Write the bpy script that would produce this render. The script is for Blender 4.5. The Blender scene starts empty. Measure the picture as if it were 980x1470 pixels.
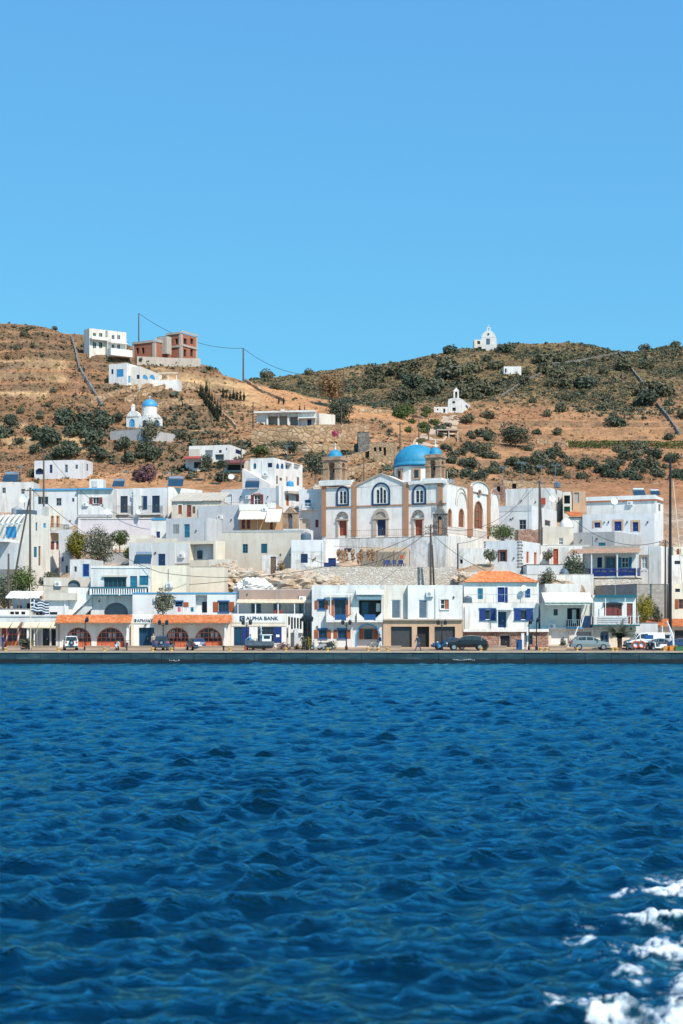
import bpy, math, random
import numpy as np
from mathutils import Vector, Matrix, Quaternion
random.seed(7)
R = math.radians
# picture scale used to lay the town out from survey sightlines: focal 2100, eye 5 m above the sea
F, CX, HY, CH = 2100.0, 490.0, 882.0, 5.0
SC = bpy.context.scene
COL = SC.collection
QZ = 1.21                                   # quay top

def P(px, py, Y):
    return Vector(((px-CX)*Y/F, Y, CH+(HY-py)*Y/F))
def ZZ(py, Y): return CH+(HY-py)*Y/F

# ------------------------------------------------------------------ materials
def srgb(r, g, b):
    f = lambda c: (c/255/12.92 if c/255 <= .04045 else ((c/255+.055)/1.055)**2.4)
    return (f(r), f(g), f(b))
class NT:
    def __init__(s, name):
        s.m = bpy.data.materials.new(name); s.m.use_nodes = True
        s.t = s.m.node_tree; s.n = s.t.nodes; s.b = s.n['Principled BSDF']
        s.out = s.n['Material Output']; s._pos = None
    def new(s, t, **kw):
        n = s.n.new(t)
        for k, v in kw.items(): setattr(n, k, v)
        return n
    def put(s, sock, v):
        if hasattr(v, 'links') or isinstance(v, bpy.types.NodeSocket): s.t.links.new(v, sock)
        else:
            if isinstance(v, (tuple, list)) and len(v) == 3 and sock.type == 'RGBA': v = (*v, 1)
            sock.default_value = v
    @property
    def pos(s):
        if s._pos is None: s._pos = s.new('ShaderNodeNewGeometry').outputs['Position']
        return s._pos
    def vmap(s, vec, scale):
        n = s.new('ShaderNodeMapping'); s.put(n.inputs['Vector'], vec); n.inputs['Scale'].default_value = scale
        return n.outputs[0]
    def noise(s, scale, detail=4, rough=.6, vec=None, dist=0):
        n = s.new('ShaderNodeTexNoise'); s.put(n.inputs['Vector'], vec if vec is not None else s.pos)
        n.inputs['Scale'].default_value = scale; n.inputs['Detail'].default_value = detail
        n.inputs['Roughness'].default_value = rough; n.inputs['Distortion'].default_value = dist
        return n.outputs['Fac']
    def voro(s, scale, vec=None, feature='F1', out='Distance'):
        n = s.new('ShaderNodeTexVoronoi', feature=feature); s.put(n.inputs['Vector'], vec if vec is not None else s.pos)
        n.inputs['Scale'].default_value = scale
        return n.outputs[out]
    def ramp(s, fac, stops):
        n = s.new('ShaderNodeValToRGB'); s.put(n.inputs[0], fac); e = n.color_ramp.elements
        while len(e) < len(stops): e.new(.5)
        for el, (p, c) in zip(e, stops):
            el.position = p; el.color = (*c, 1) if isinstance(c, (tuple, list)) else (c, c, c, 1)
        return n.outputs[0]
    def mix(s, fac, a, b, mode='MIX'):
        n = s.new('ShaderNodeMix', data_type='RGBA', blend_type=mode)
        s.put(n.inputs[0], fac); s.put(n.inputs[6], a); s.put(n.inputs[7], b)
        return n.outputs[2]
    def math(s, op, a, b=0.0):
        n = s.new('ShaderNodeMath', operation=op); s.put(n.inputs[0], a); s.put(n.inputs[1], b)
        return n.outputs[0]
    def bump(s, h, strength=.3, dist=.05):
        n = s.new('ShaderNodeBump'); s.put(n.inputs['Height'], h)
        n.inputs['Strength'].default_value = strength; n.inputs['Distance'].default_value = dist
        s.t.links.new(n.outputs[0], s.b.inputs['Normal'])
    def fin(s, col=None, rough=.8, spec=.3, metal=0):
        if col is not None: s.put(s.b.inputs['Base Color'], col)
        s.put(s.b.inputs['Roughness'], rough); s.b.inputs['Specular IOR Level'].default_value = spec
        s.b.inputs['Metallic'].default_value = metal
        return s.m
MAT = {}
def plaster(name, c, stain=.35, dark=(.30, .27, .23), patch=None):
    t = NT(name)
    a = t.noise(.55, 5, .62); b = t.noise(1.0, 5, .7, t.vmap(t.pos, (1.6, 1.6, .22)))
    fine = t.noise(9, 3, .6)
    base = t.mix(t.ramp(a, [(.35, 0), (.7, 1)]), tuple(v*.88 for v in c), tuple(min(.84, v*1.04) for v in c))
    k = t.math('MULTIPLY', t.ramp(b, [(.47, 0), (.76, 1)]), stain)
    col = t.mix(k, base, dark)
    if patch: col = t.mix(t.ramp(t.noise(.8, 6, .7, dist=.4), [(.52, 0), (.6, .8)]), col, patch)
    t.bump(fine, .25, .02)
    MAT[name] = t.fin(col, .85, .2)
def paint(name, c, rough=.5, var=.18, metal=0, spec=.35):
    t = NT(name)
    n = t.noise(2.5, 4, .65)
    col = t.mix(t.ramp(n, [(.3, 0), (.72, 1)]), tuple(v*(1-var) for v in c), tuple(min(.85, v*(1+var)) for v in c))
    MAT[name] = t.fin(col, rough, spec, metal)
def masonry(name, cs, scale, mortar, mw=.06, bump=.8, stretch=(1, 1, 1.5)):
    t = NT(name)
    v = t.vmap(t.pos, stretch)
    w = t.new('ShaderNodeTexNoise'); t.put(w.inputs['Vector'], v); w.inputs['Scale'].default_value = scale*.8
    vv = t.new('ShaderNodeMix', data_type='RGBA', blend_type='ADD'); vv.inputs[0].default_value = .12
    t.put(vv.inputs[6], v); t.put(vv.inputs[7], w.outputs['Color'])
    vec = vv.outputs[2]
    cell = t.voro(scale, vec, 'F1', 'Color'); edge = t.voro(scale, vec, 'DISTANCE_TO_EDGE', 'Distance')
    sep = t.new('ShaderNodeSeparateColor'); t.put(sep.inputs[0], cell)
    n = len(cs)-1
    col = t.ramp(sep.outputs[0], [(i/n, c) for i, c in enumerate(cs)])
    col = t.mix(t.math('MULTIPLY', t.noise(.4, 5, .65), .5), col, tuple(x*.7 for x in cs[0]))
    col = t.mix(t.ramp(edge, [(mw*.4, 1), (mw, 0)]), col, mortar)
    t.bump(t.ramp(edge, [(0, 0), (mw*2.2, 1)]), bump, .08)
    MAT[name] = t.fin(col, .95, .1)
plaster('white', (.77, .75, .715), .62, (.44, .37, .29))
plaster('white_warm', (.72, .675, .60), .7, (.42, .32, .22))
plaster('white_grey', (.66, .65, .63), .75, (.34, .30, .26))
plaster('white_worn', (.76, .735, .69), .9, (.36, .33, .29))
plaster('white_blue', (.68, .68, .685), .5, (.40, .36, .31))
plaster('pale_grey', (.56, .57, .58), .45)
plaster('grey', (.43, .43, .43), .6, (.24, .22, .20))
plaster('greige', (.60, .54, .46), .5, (.36, .27, .18))
plaster('cream', (.74, .66, .53), .35, (.46, .30, .18))
plaster('beige', (.54, .38, .26), .4, (.33, .2, .12))
plaster('peach', (.62, .38, .22), .3, (.40, .2, .1))
plaster('mauve', (.66, .61, .63), .3, (.5, .36, .34))
plaster('taupe', (.36, .26, .22), .35, (.22, .14, .12))
plaster('concrete', (.46, .40, .34), .6, (.25, .21, .17))
plaster('weathered', (.70, .68, .66), .8, (.16, .15, .14), (.46, .43, .38))
plaster('trim_brown', (.42, .23, .14), .4, (.25, .13, .08))
plaster('quay_stone', (.46, .34, .25), .4, (.33, .25, .18))
plaster('asphalt', (.24, .175, .13), .3, (.12, .1, .09))
plaster('terracotta_paving', (.55, .36, .24), .4, (.36, .23, .15))
for nm, c in dict(blue=(.012, .075, .22), cobalt=(.012, .034, .165), teal=(.02, .16, .25), navy=(.010, .035, .095),
        sky_blue=(.06, .30, .55), brown=(.30, .085, .03), rust=(.42, .13, .05), red=(.40, .07, .04), door_red=(.30, .07, .045), arch_red=(.50, .135, .065), maroon=(.20, .05, .04), white_paint=(.80, .80, .79),
        cream_paint=(.75, .60, .42), grey_paint=(.30, .31, .33), slate=(.10, .14, .18), black=(.018, .018, .02), dark_grey=(.06, .065, .07), green=(.04, .15, .06),
        yellow=(.55, .34, .10), orange=(.70, .24, .04), skin=(.48, .28, .19), straw=(.60, .42, .22), wood=(.17, .10, .065), old_wood=(.10, .075, .06),
        denim=(.05, .08, .16), khaki=(.42, .35, .25), pink=(.65, .12, .2), dark_teal=(.012, .10, .14), bronze=(.06, .05, .04), tarp=(.72, .66, .56)).items():
    paint(nm, c)
paint('steel', (.5, .52, .54), .3, .1, .8)
paint('rubber', (.02, .02, .02), .9)
for nm, c in dict(car_black=(.012, .014, .018), car_silver=(.22, .27, .28), car_navy=(.015, .035, .10), car_white=(.75, .75, .74), car_blue=(.03, .07, .16), boat_white=(.78, .79, .80)).items():
    paint(nm, c, .18, .04, .0, .6)
def glassm(name, c, rough=.08):
    t = NT(name); n = t.noise(.6, 2, .5)
    MAT[name] = t.fin(t.mix(n, tuple(v*.5 for v in c), tuple(v*1.5 for v in c)), rough, .5)
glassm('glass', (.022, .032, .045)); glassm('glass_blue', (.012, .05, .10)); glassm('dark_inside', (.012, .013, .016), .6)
glassm('glass_car', (.03, .045, .05), .05); glassm('solar', (.02, .05, .085), .12); glassm('curtain', (.42, .44, .46), .6)
masonry('rubble', [(.30, .25, .20), (.52, .46, .38), (.62, .57, .50), (.40, .33, .26)], 2.6, (.45, .39, .31), .05)
masonry('rubble_white', [(.60, .55, .48), (.72, .69, .64), (.52, .45, .37), (.66, .6, .52)], 2.7, (.44, .38, .31), .06, .6)
masonry('golden_stone', [(.46, .31, .18), (.58, .42, .26), (.38, .25, .15), (.62, .47, .31)], 1.5, (.32, .21, .13), .05)
masonry('golden_far', [(.30, .19, .11), (.56, .39, .24), (.40, .26, .15), (.66, .50, .34)], .75, (.24, .15, .09), .08)
masonry('tower_stone', [(.40, .26, .17), (.50, .34, .23), (.34, .21, .14), (.46, .32, .22)], 1.5, (.30, .2, .14), .03, .5, (1, 1, 1.3))
masonry('grey_stone', [(.16, .15, .14), (.26, .24, .22), (.34, .31, .28), (.20, .18, .16)], 2.4, (.12, .11, .10), .05)
masonry('red_stone', [(.30, .14, .10), (.42, .27, .20), (.22, .10, .08), (.36, .2, .15)], 2.0, (.42, .35, .3), .06)
masonry('blockwork', [(.34, .31, .28), (.42, .38, .34), (.30, .27, .25), (.38, .35, .31)], 2.2, (.25, .22, .2), .04, .4, (1, 1, 1.9))
def brickm(name):
    t = NT(name)
    v = t.new('ShaderNodeMapping'); t.put(v.inputs[0], t.pos); v.inputs['Rotation'].default_value = (R(90), 0, 0)
    b = t.new('ShaderNodeTexBrick'); t.put(b.inputs['Vector'], v.outputs[0]); b.inputs['Scale'].default_value = 2.2
    b.inputs['Color1'].default_value = (.34, .10, .055, 1); b.inputs['Color2'].default_value = (.44, .16, .09, 1)
    b.inputs['Mortar'].default_value = (.38, .26, .2, 1); b.inputs['Mortar Size'].default_value = .02
    MAT[name] = t.fin(t.mix(t.math('MULTIPLY', t.noise(.7, 4), .6), b.outputs[0], (.25, .09, .06)), .9, .1)
brickm('brick')
def tilem():
    t = NT('roof_tile')
    c = t.voro(3.2, t.vmap(t.pos, (1.4, 1, 1)), 'F1', 'Color'); sp = t.new('ShaderNodeSeparateColor'); t.put(sp.inputs[0], c)
    col = t.ramp(sp.outputs[0], [(0, (.58, .17, .06)), (.5, (.70, .25, .10)), (1, (.74, .34, .16))])
    col = t.mix(t.ramp(t.noise(.9, 5, .7), [(.5, 0), (.75, .55)]), col, (.40, .20, .11))
    MAT['roof_tile'] = t.fin(col, .85, .2)
tilem()
plaster('faded_tile', (.56, .36, .26), .6, (.70, .60, .5))
def domem():
    t = NT('dome_blue')
    n = t.noise(1.3, 6, .72, t.vmap(t.pos, (1.3, 1.3, .3)))
    MAT['dome_blue'] = t.fin(t.ramp(n, [(.2, (.10, .17, .22)), (.3, (.02, .19, .33)), (.6, (.035, .255, .41)), (.8, (.09, .31, .45))]), .55, .3)
domem()
def rockm():
    t = NT('rock')
    a = t.noise(.45, 6, .7); cr = t.noise(1.3, 6, .75, t.vmap(t.pos, (1, 1, 2.2)), .8)
    col = t.ramp(a, [(.3, (.30, .19, .11)), (.45, (.55, .42, .30)), (.6, (.64, .55, .45)), (.75, (.36, .27, .2))])
    col = t.mix(t.ramp(cr, [(.36, .8), (.46, 0)]), col, (.14, .10, .075))
    t.bump(cr, 1, .25); MAT['rock'] = t.fin(col, .95, .1)
rockm()
def leafm(name, c1, c2):
    t = NT(name)
    at = t.new('ShaderNodeAttribute'); at.attribute_name = 'tint'
    oi = t.new('ShaderNodeObjectInfo')
    k = t.math('ADD', t.math('MULTIPLY', at.outputs['Fac'], .7), t.math('MULTIPLY', oi.outputs['Random'], .3))
    t.put(t.b.inputs['Base Color'], t.mix(k, c1, c2)); t.b.inputs['Roughness'].default_value = .7
    t.b.inputs['Specular IOR Level'].default_value = .2
    MAT[name] = t.m
leafm('leaf_dark', (.030, .043, .032), (.11, .13, .082))
leafm('leaf_olive', (.072, .078, .050), (.185, .18, .112))
leafm('leaf_green', (.035, .058, .018), (.15, .18, .055))
leafm('leaf_dry', (.16, .095, .045), (.34, .21, .10))
leafm('leaf_yellow', (.07, .085, .012), (.36, .29, .03))
leafm('leaf_cypress', (.012, .020, .013), (.040, .052, .028))
leafm('leaf_purple', (.06, .035, .045), (.16, .08, .09))
leafm('scrub_mix', (.18, .11, .06), (.36, .225, .125))
leafm('scrub_green', (.055, .062, .038), (.165, .150, .085))
leafm('flower_pink', (.45, .04, .12), (.6, .1, .2))
leafm('dry_net', (.28, .15, .08), (.55, .34, .2))

# ------------------------------------------------------------------ mesh builder
class MB:
    def __init__(s): s.v = []; s.f = []; s.mi = []; s.cur = 0
    def vert(s, p): s.v.append(tuple(p)); return len(s.v)-1
    def face(s, pts):
        s.f.append([s.vert(p) for p in pts]); s.mi.append(s.cur)
    def box(s, o, u, v, w):                 # corner + three edge vectors
        o = Vector(o); u = Vector(u); v = Vector(v); w = Vector(w)
        if u.cross(v).dot(w) < 0: u, v = v, u
        i = [s.vert(o+a*u+b*v+c*w) for c in (0, 1) for b in (0, 1) for a in (0, 1)]
        for q in ((0, 2, 3, 1), (4, 5, 7, 6), (0, 1, 5, 4), (2, 6, 7, 3), (0, 4, 6, 2), (1, 3, 7, 5)):
            s.f.append([i[k] for k in q]); s.mi.append(s.cur)
        return s
    def cbox(s, c, sx, sy, sz):             # centred box, axis aligned
        return s.box((c[0]-sx/2, c[1]-sy/2, c[2]-sz/2), (sx, 0, 0), (0, sy, 0), (0, 0, sz))
    def bar(s, a, b, w, h=None):            # square bar between two points
        a = Vector(a); b = Vector(b); d = b-a; h = h or w
        up = Vector((0, 0, 1)) if abs(d.normalized().z) < .95 else Vector((0, 1, 0))
        r = d.cross(up).normalized(); t = r.cross(d).normalized()
        return s.box(a-r*w/2-t*h/2, d, r*w, t*h)
    def tube(s, pts, rad, n=6, cap=True):
        pts = [Vector(p) for p in pts]
        rs = rad if isinstance(rad, (list, tuple)) else [rad]*len(pts)
        rings = []
        ref = None
        for i, p in enumerate(pts):
            d = (pts[min(i+1, len(pts)-1)]-pts[max(i-1, 0)]).normalized()
            if ref is None: ref = Vector((0, 0, 1)) if abs(d.z) < .9 else Vector((1, 0, 0))
            x = (ref-d*ref.dot(d)); x = x.normalized() if x.length > 1e-4 else d.orthogonal().normalized()
            y = d.cross(x); ref = x
            rings.append([s.vert(p+(x*math.cos(2*math.pi*k/n)+y*math.sin(2*math.pi*k/n))*rs[i]) for k in range(n)])
        for a, b in zip(rings, rings[1:]):
            for k in range(n):
                s.f.append([a[k], a[(k+1) % n], b[(k+1) % n], b[k]]); s.mi.append(s.cur)
        if cap:
            s.f.append(rings[0][::-1]); s.mi.append(s.cur); s.f.append(rings[-1]); s.mi.append(s.cur)
        return s
    def lathe(s, c, prof, n=16, axis='z'):
        c = Vector(c); rings = []
        for r, h in prof:
            if r < 1e-5: rings.append([s.vert(c+Vector((0, 0, h)))]*n); continue
            rings.append([s.vert(c+Vector((r*math.cos(2*math.pi*k/n), r*math.sin(2*math.pi*k/n), h))) for k in range(n)])
        for a, b in zip(rings, rings[1:]):
            for k in range(n):
                q = [a[k], a[(k+1) % n], b[(k+1) % n], b[k]]
                q = [x for i, x in enumerate(q) if x not in q[:i]]
                if len(q) > 2: s.f.append(q); s.mi.append(s.cur)
        return s
    def prism(s, pts, d):                   # planar polygon extruded by d
        d = Vector(d); pts = [Vector(p) for p in pts]; n = len(pts)
        nn = sum(((pts[i]).cross(pts[(i+1) % n]) for i in range(n)), Vector())
        if nn.dot(d) < 0: pts = pts[::-1]
        a = [s.vert(p) for p in pts]; b = [s.vert(p+d) for p in pts]
        s.f.append(a[::-1]); s.mi.append(s.cur); s.f.append(b); s.mi.append(s.cur)
        for i in range(n):
            s.f.append([a[i], a[(i+1) % n], b[(i+1) % n], b[i]]); s.mi.append(s.cur)
        return s
    def build(s, name, mats, parent=None, smooth=False, origin=None):
        me = bpy.data.meshes.new(name)
        o = bpy.data.objects.new(name, me); COL.objects.link(o)
        off = Vector((0, 0, 0))
        if parent is not None:
            o.parent = parent
            p = parent
            while p is not None: off += p.location; p = p.parent
        elif origin is not None: off = Vector(origin); o.location = off
        me.from_pydata([(x-off.x, y-off.y, z-off.z) for x, y, z in s.v], [], s.f)
        for m in (mats if isinstance(mats, (list, tuple)) else [mats]): me.materials.append(MAT[m] if isinstance(m, str) else m)
        if len(me.materials) > 1: me.polygons.foreach_set('material_index', s.mi)
        if smooth: me.polygons.foreach_set('use_smooth', [True]*len(me.polygons))
        me.update()
        return o
def tag(o, label, cat, group=None, kind=None):
    o['label'] = label; o['category'] = cat
    if group: o['group'] = group
    o['kind'] = kind or 'thing'
    return o
def thing(name, label, cat, loc=(0, 0, 0), group=None, rz=0):
    o = bpy.data.objects.new(name, None); COL.objects.link(o); o.location = loc; o.rotation_euler = (0, 0, rz)
    o.empty_display_size = .3
    return tag(o, label, cat, group)
def struct(o): o['kind'] = 'structure'; return o
KIDS = {}
def kids(o): return [c for c in bpy.data.objects if c.parent == o]
def copy_tree(o, parent=None, keep=None):
    c = o.copy(); COL.objects.link(c); c.parent = parent
    for ch in kids(o): copy_tree(ch, c)
    return c
def relabel(o, label, loc, rz=0, scale=1):
    o['label'] = label; o.location = loc; o.rotation_euler = (0, 0, rz); o.scale = (scale,)*3
    return o

# ------------------------------------------------------------------ noise
def vnoise(x, y, seed=0):
    xi = np.floor(x).astype(np.int64); yi = np.floor(y).astype(np.int64)
    fx = x-xi; fy = y-yi; fx = fx*fx*(3-2*fx); fy = fy*fy*(3-2*fy)
    def h(a, b):
        n = (a*374761393+b*668265263+seed*974711) & 0x7fffffff
        n = ((n ^ (n >> 13))*1274126177) & 0x7fffffff
        return ((n ^ (n >> 16)) & 0xffff)/65535.0
    return (h(xi, yi)*(1-fx)+h(xi+1, yi)*fx)*(1-fy)+(h(xi, yi+1)*(1-fx)+h(xi+1, yi+1)*fx)*fy
def fbm(x, y, seed=0, oct=4, gain=.5):
    t = 0; a = 1; s = 0
    for i in range(oct):
        t = t+a*(vnoise(x, y, seed+i*17)-.5); s += a; a *= gain; x = x*2.03; y = y*2.03
    return t/s
# ------------------------------------------------------------------ terrain
ROWS_Y = [172, 176, 186, 196, 208, 222, 240, 260, 285, 310, 340, 370, 400, 440, 490, 540, 600, 700, 900]
TOWN = [930, 885, 846, 815, 783, 753, 724, 695]
TOWN2 = [930, 905, 866, 832, 796, 764, 730, 696]
LEFT = [930, 893, 868, 840, 806, 772, 726, 697]
def RW(a): return TOWN+a
def RW2(a): return TOWN2+a
KN = {
 -500: LEFT+[655, 600, 530, 455, 430, 470, 520, 570, 640, 720, 800],
 -120: LEFT+[660, 604, 530, 452, 455, 500, 550, 590, 640, 720, 800],
 0:    LEFT+[664, 606, 530, 459, 480, 520, 560, 600, 650, 730, 800],
 60:   LEFT+[664, 604, 530, 465, 490, 530, 570, 600, 650, 730, 800],
 110:  RW([660, 602, 532, 476, 495, 530, 570, 600, 650, 730, 800]),
 165:  RW([658, 606, 540, 486, 500, 540, 570, 600, 650, 730, 800]),
 200:  RW([657, 612, 548, 494, 515, 550, 575, 600, 650, 730, 800]),
 290:  RW([660, 622, 577, 518, 530, 560, 575, 580, 640, 730, 800]),
 345:  RW([658, 618, 588, 547, 552, 562, 568, 549, 620, 720, 800]),
 430:  RW2([652, 618, 596, 568, 575, 572, 560, 538, 600, 700, 800]),
 500:  RW2([655, 628, 606, 580, 586, 578, 555, 526, 590, 700, 800]),
 560:  RW2([662, 638, 618, 593, 598, 584, 550, 520, 580, 690, 800]),
 640:  RW2([664, 648, 630, 610, 601, 578, 538, 500, 560, 680, 800]),
 720:  RW2([672, 656, 638, 620, 603, 575, 530, 487, 550, 670, 800]),
 830:  RW2([678, 664, 645, 626, 606, 576, 530, 486, 550, 670, 800]),
 905:  RW2([678, 664, 645, 626, 606, 576, 532, 498, 550, 670, 800]),
 980:  RW2([678, 664, 645, 626, 606, 574, 530, 491, 545, 665, 800]),
 1120: RW2([678, 664, 645, 626, 606, 570, 525, 480, 540, 660, 800]),
 1480: RW2([678, 664, 645, 626, 606, 570, 525, 485, 540, 660, 800])}
GPX = np.arange(-500, 1481, 4.0)
GY = np.concatenate([np.arange(172, 262, .75), np.arange(262, 400, .6), np.arange(400, 560, .9), np.arange(560, 905, 8)])
def make_Z():
    ks = sorted(KN); tab = np.array([KN[k] for k in ks], float)
    zt = CH+(HY-tab)*np.array(ROWS_Y)[None]/F
    zy = np.array([np.interp(GY, ROWS_Y, r) for r in zt])          # col x Y
    Z = np.array([np.interp(GPX, ks, zy[:, j]) for j in range(len(GY))])
    hill = np.clip((GY-262)/25, 0, 1)[:, None]
    for w in (9, 7, 5):                                             # round the profile off on the hills
        k = np.ones(w)/w
        pad = np.pad(Z, ((w//2, w//2), (0, 0)), 'edge')
        S = np.array([np.convolve(pad[:, c], k, 'valid') for c in range(Z.shape[1])]).T
        Z = Z*(1-hill)+S*hill
        pad = np.pad(Z, ((0, 0), (w//2, w//2)), 'edge')
        S = np.array([np.convolve(pad[r], k, 'valid') for r in range(Z.shape[0])])
        Z = Z*(1-hill)+S*hill
    X = (GPX[None]-CX)*GY[:, None]/F; Y = np.repeat(GY[:, None], len(GPX), 1)
    # terraces on the left hill
    st = 3.4; zz = Z+1.2*fbm(X/40, Y/40, 5); fr = zz/st-np.floor(zz/st)
    sm = np.clip((fr-.62)/.38, 0, 1); sm = sm*sm*(3-2*sm)
    zq = (np.floor(zz/st)+sm)*st
    wl = np.clip((360-GPX)/60, 0, 1)[None]*np.clip((GY-268)/15, 0, 1)[:, None]*np.clip((385-GY)/20, 0, 1)[:, None]
    wr = np.clip((GPX-560)/60, 0, 1)[None]*np.clip((GY-268)/15, 0, 1)[:, None]*np.clip((420-GY)/20, 0, 1)[:, None]*.7
    Z = Z+(zq-zz)*np.clip(wl*.9+wr, 0, .9)
    global RISER, RTREAD
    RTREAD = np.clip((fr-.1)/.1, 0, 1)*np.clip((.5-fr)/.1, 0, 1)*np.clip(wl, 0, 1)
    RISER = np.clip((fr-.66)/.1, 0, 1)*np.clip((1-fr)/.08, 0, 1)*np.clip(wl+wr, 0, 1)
    ch = np.clip((GPX-440)/15, 0, 1)*np.clip((770-GPX)/12, 0, 1)            # level ground round the church
    cap = np.where(GY < 206, 14.2, 15.6)+np.clip((GY-233)/10, 0, 1)**2*30+np.where(GY > 243, 500, 0)
    lim = np.minimum(Z, cap[:, None]); Z = Z*(1-ch)+lim*ch
    hl = np.clip((GY-262)/30, 0, 1)[:, None]
    Z = Z+hl*(1.5*fbm(X/14, Y/14, 9, 4)+.5*fbm(X/3, Y/3, 31, 3))
    Z = Z+np.clip((GY-420)/80, 0, 1)[:, None]*5.5*fbm(X/34, Y/34, 77, 4)
    return X, Y, Z
GX, GYY, GZ = make_Z()
GPYV = HY-(GZ-CH)*F/GYY
def tz(x, y):
    px = CX+x*F/y; c = min(max((px+500)/4, 0), len(GPX)-1.001); j = int(c); fc = c-j
    i = int(np.searchsorted(GY, y)-1); i = min(max(i, 0), len(GY)-2); fy = min(max((y-GY[i])/(GY[i+1]-GY[i]), 0), 1)
    return (GZ[i, j]*(1-fc)+GZ[i, j+1]*fc)*(1-fy)+(GZ[i+1, j]*(1-fc)+GZ[i+1, j+1]*fc)*fy
def hit(px, py, ymin=174):
    c = min(max((px+500)/4, 0), len(GPX)-1.001); j = int(c); fc = c-j
    col = GPYV[:, j]*(1-fc)+GPYV[:, j+1]*fc
    i0 = int(np.searchsorted(GY, ymin))
    k = np.nonzero(col[i0:] <= py)[0]
    if len(k) == 0:
        i = i0+int(np.argmin(col[i0:])); y = GY[i]
    else:
        i = i0+int(k[0])
        if i == i0: y = GY[i]
        else:
            a, b = col[i-1], col[i]; y = GY[i-1]+(GY[i]-GY[i-1])*((a-py)/(a-b) if a != b else 0)
    x = (px-CX)*y/F
    return Vector((x, y, tz(x, y)))

def grid_mesh(name, X, Y, Z, mats, smooth=True, cols=None):
    n, m = X.shape
    me = bpy.data.meshes.new(name)
    me.vertices.add(n*m); me.vertices.foreach_set('co', np.stack([X, Y, Z], -1).astype(np.float32).ravel())
    idx = np.arange(n*m).reshape(n, m)
    q = np.stack([idx[:-1, :-1], idx[:-1, 1:], idx[1:, 1:], idx[1:, :-1]], -1).reshape(-1, 4)
    me.loops.add(q.size); me.loops.foreach_set('vertex_index', q.ravel().astype(np.int32))
    me.polygons.add(len(q)); me.polygons.foreach_set('loop_start', np.arange(0, q.size, 4, dtype=np.int32))
    me.polygons.foreach_set('use_smooth', np.full(len(q), smooth))
    me.update(calc_edges=True)
    for m_ in mats: me.materials.append(MAT[m_] if isinstance(m_, str) else m_)
    if cols is not None:
        a = me.color_attributes.new('soil', 'FLOAT_COLOR', 'POINT')
        a.data.foreach_set('color', np.concatenate([cols.reshape(-1, 3), np.ones((n*m, 1))], 1).astype(np.float32).ravel())
    o = bpy.data.objects.new(name, me); COL.objects.link(o)
    return o
# what grows or lies where on the slopes
def zones():
    PX = np.repeat(GPX[None], len(GY), 0); PY = GPYV
    nz = fbm(GX/9, GYY/9, 3, 5); nb = fbm(GX/26, GYY/26, 13, 4); nf = fbm(GX/2.2, GYY/2.2, 23, 3)
    far = np.clip((GYY-415)/35+nb*.9, 0, 1)
    straw = np.zeros_like(PX); green = np.zeros_like(PX)
    def band(x0, x1, y0, y1, y0b=None, y1b=None, s=3, amp=9):
        t = np.clip((PX-x0)/(x1-x0), 0, 1)
        a = y0+(((y0b if y0b is not None else y0)-y0)*t); b = y1+(((y1b if y1b is not None else y1)-y1)*t)
        yy = PY+nz*amp; xx = PX+nb*30
        return np.clip((yy-a)/s+.5, 0, 1)*np.clip((b-yy)/s+.5, 0, 1)*np.clip((xx-x0)/10+.5, 0, 1)*np.clip((x1-xx)/10+.5, 0, 1)
    left = GYY < 395
    for b in ((-200, 92, 516, 530), (-200, 95, 536, 547), (-200, 70, 557, 566, 560, 570), (-200, 75, 605, 611, 612, 616), (5, 120, 627, 640),
              (352, 640, 552, 582, 598, 614), (80, 160, 640, 650), (440, 520, 570, 600), (225, 420, 528, 545, 560, 580)):
        straw = np.maximum(straw, band(*b)*left)
    right = (PX > 560)
    for b in ((760, 1200, 604, 634), (700, 1200, 643, 655), (560, 760, 608, 622), (640, 720, 640, 668, 650, 690), (490, 560, 590, 616)):
        straw = np.maximum(straw, band(*b)*right*(GYY < 440))
    return PX, PY, nz, nb, nf, far, straw
ZPX, ZPY, ZN, ZB, ZF, ZFAR, ZSTRAW = zones()
def soil():
    c = lambda *a: np.array(a)[None, None]
    m = lambda a, b, k: a*(1-k[..., None])+b*k[..., None]
    k1 = np.clip(.5+ZN*1.8, 0, 1)
    col = m(c(.33, .155, .078), c(.50, .265, .135), k1)               # ochre / rust earth
    col = m(col, c(.29, .175, .095), np.clip(ZB*2.4+.2, 0, .8))          # dull brown
    stc = m(c(.64, .41, .21), c(.50, .26, .125), np.clip((ZPX-330)/60, 0, 1)); col = m(col, stc, np.clip(ZSTRAW*1.1, 0, 1)*.9)         # dry grass
    farc = m(c(.13, .11, .055), c(.27, .20, .10), np.clip(.5+ZN*2, 0, 1))
    col = m(col, farc, ZFAR*.85)
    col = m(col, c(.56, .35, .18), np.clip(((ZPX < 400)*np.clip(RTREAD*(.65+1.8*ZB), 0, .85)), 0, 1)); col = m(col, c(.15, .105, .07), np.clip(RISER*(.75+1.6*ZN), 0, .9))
    redk = np.clip((ZPX-800)/60, 0, 1)*np.clip((ZPY-662)/10, 0, 1)*.6
    col = m(col, c(.36, .16, .08), redk)
    tn = np.clip((250-GYY)/14, 0, 1)*np.clip(.62+ZN*1.5, 0, 1); col = m(col, c(.44, .36, .28), tn)
    rid = np.clip((ZN+ZF*.6-.16)*5, 0, 1)*np.clip((GYY-480)/30, 0, 1)
    col = m(col, c(.40, .26, .17), rid*.7)                              # bare rock near the crest
    col = col*(1+.5*ZF[..., None])
    return np.clip(col, .02, .8)
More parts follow.
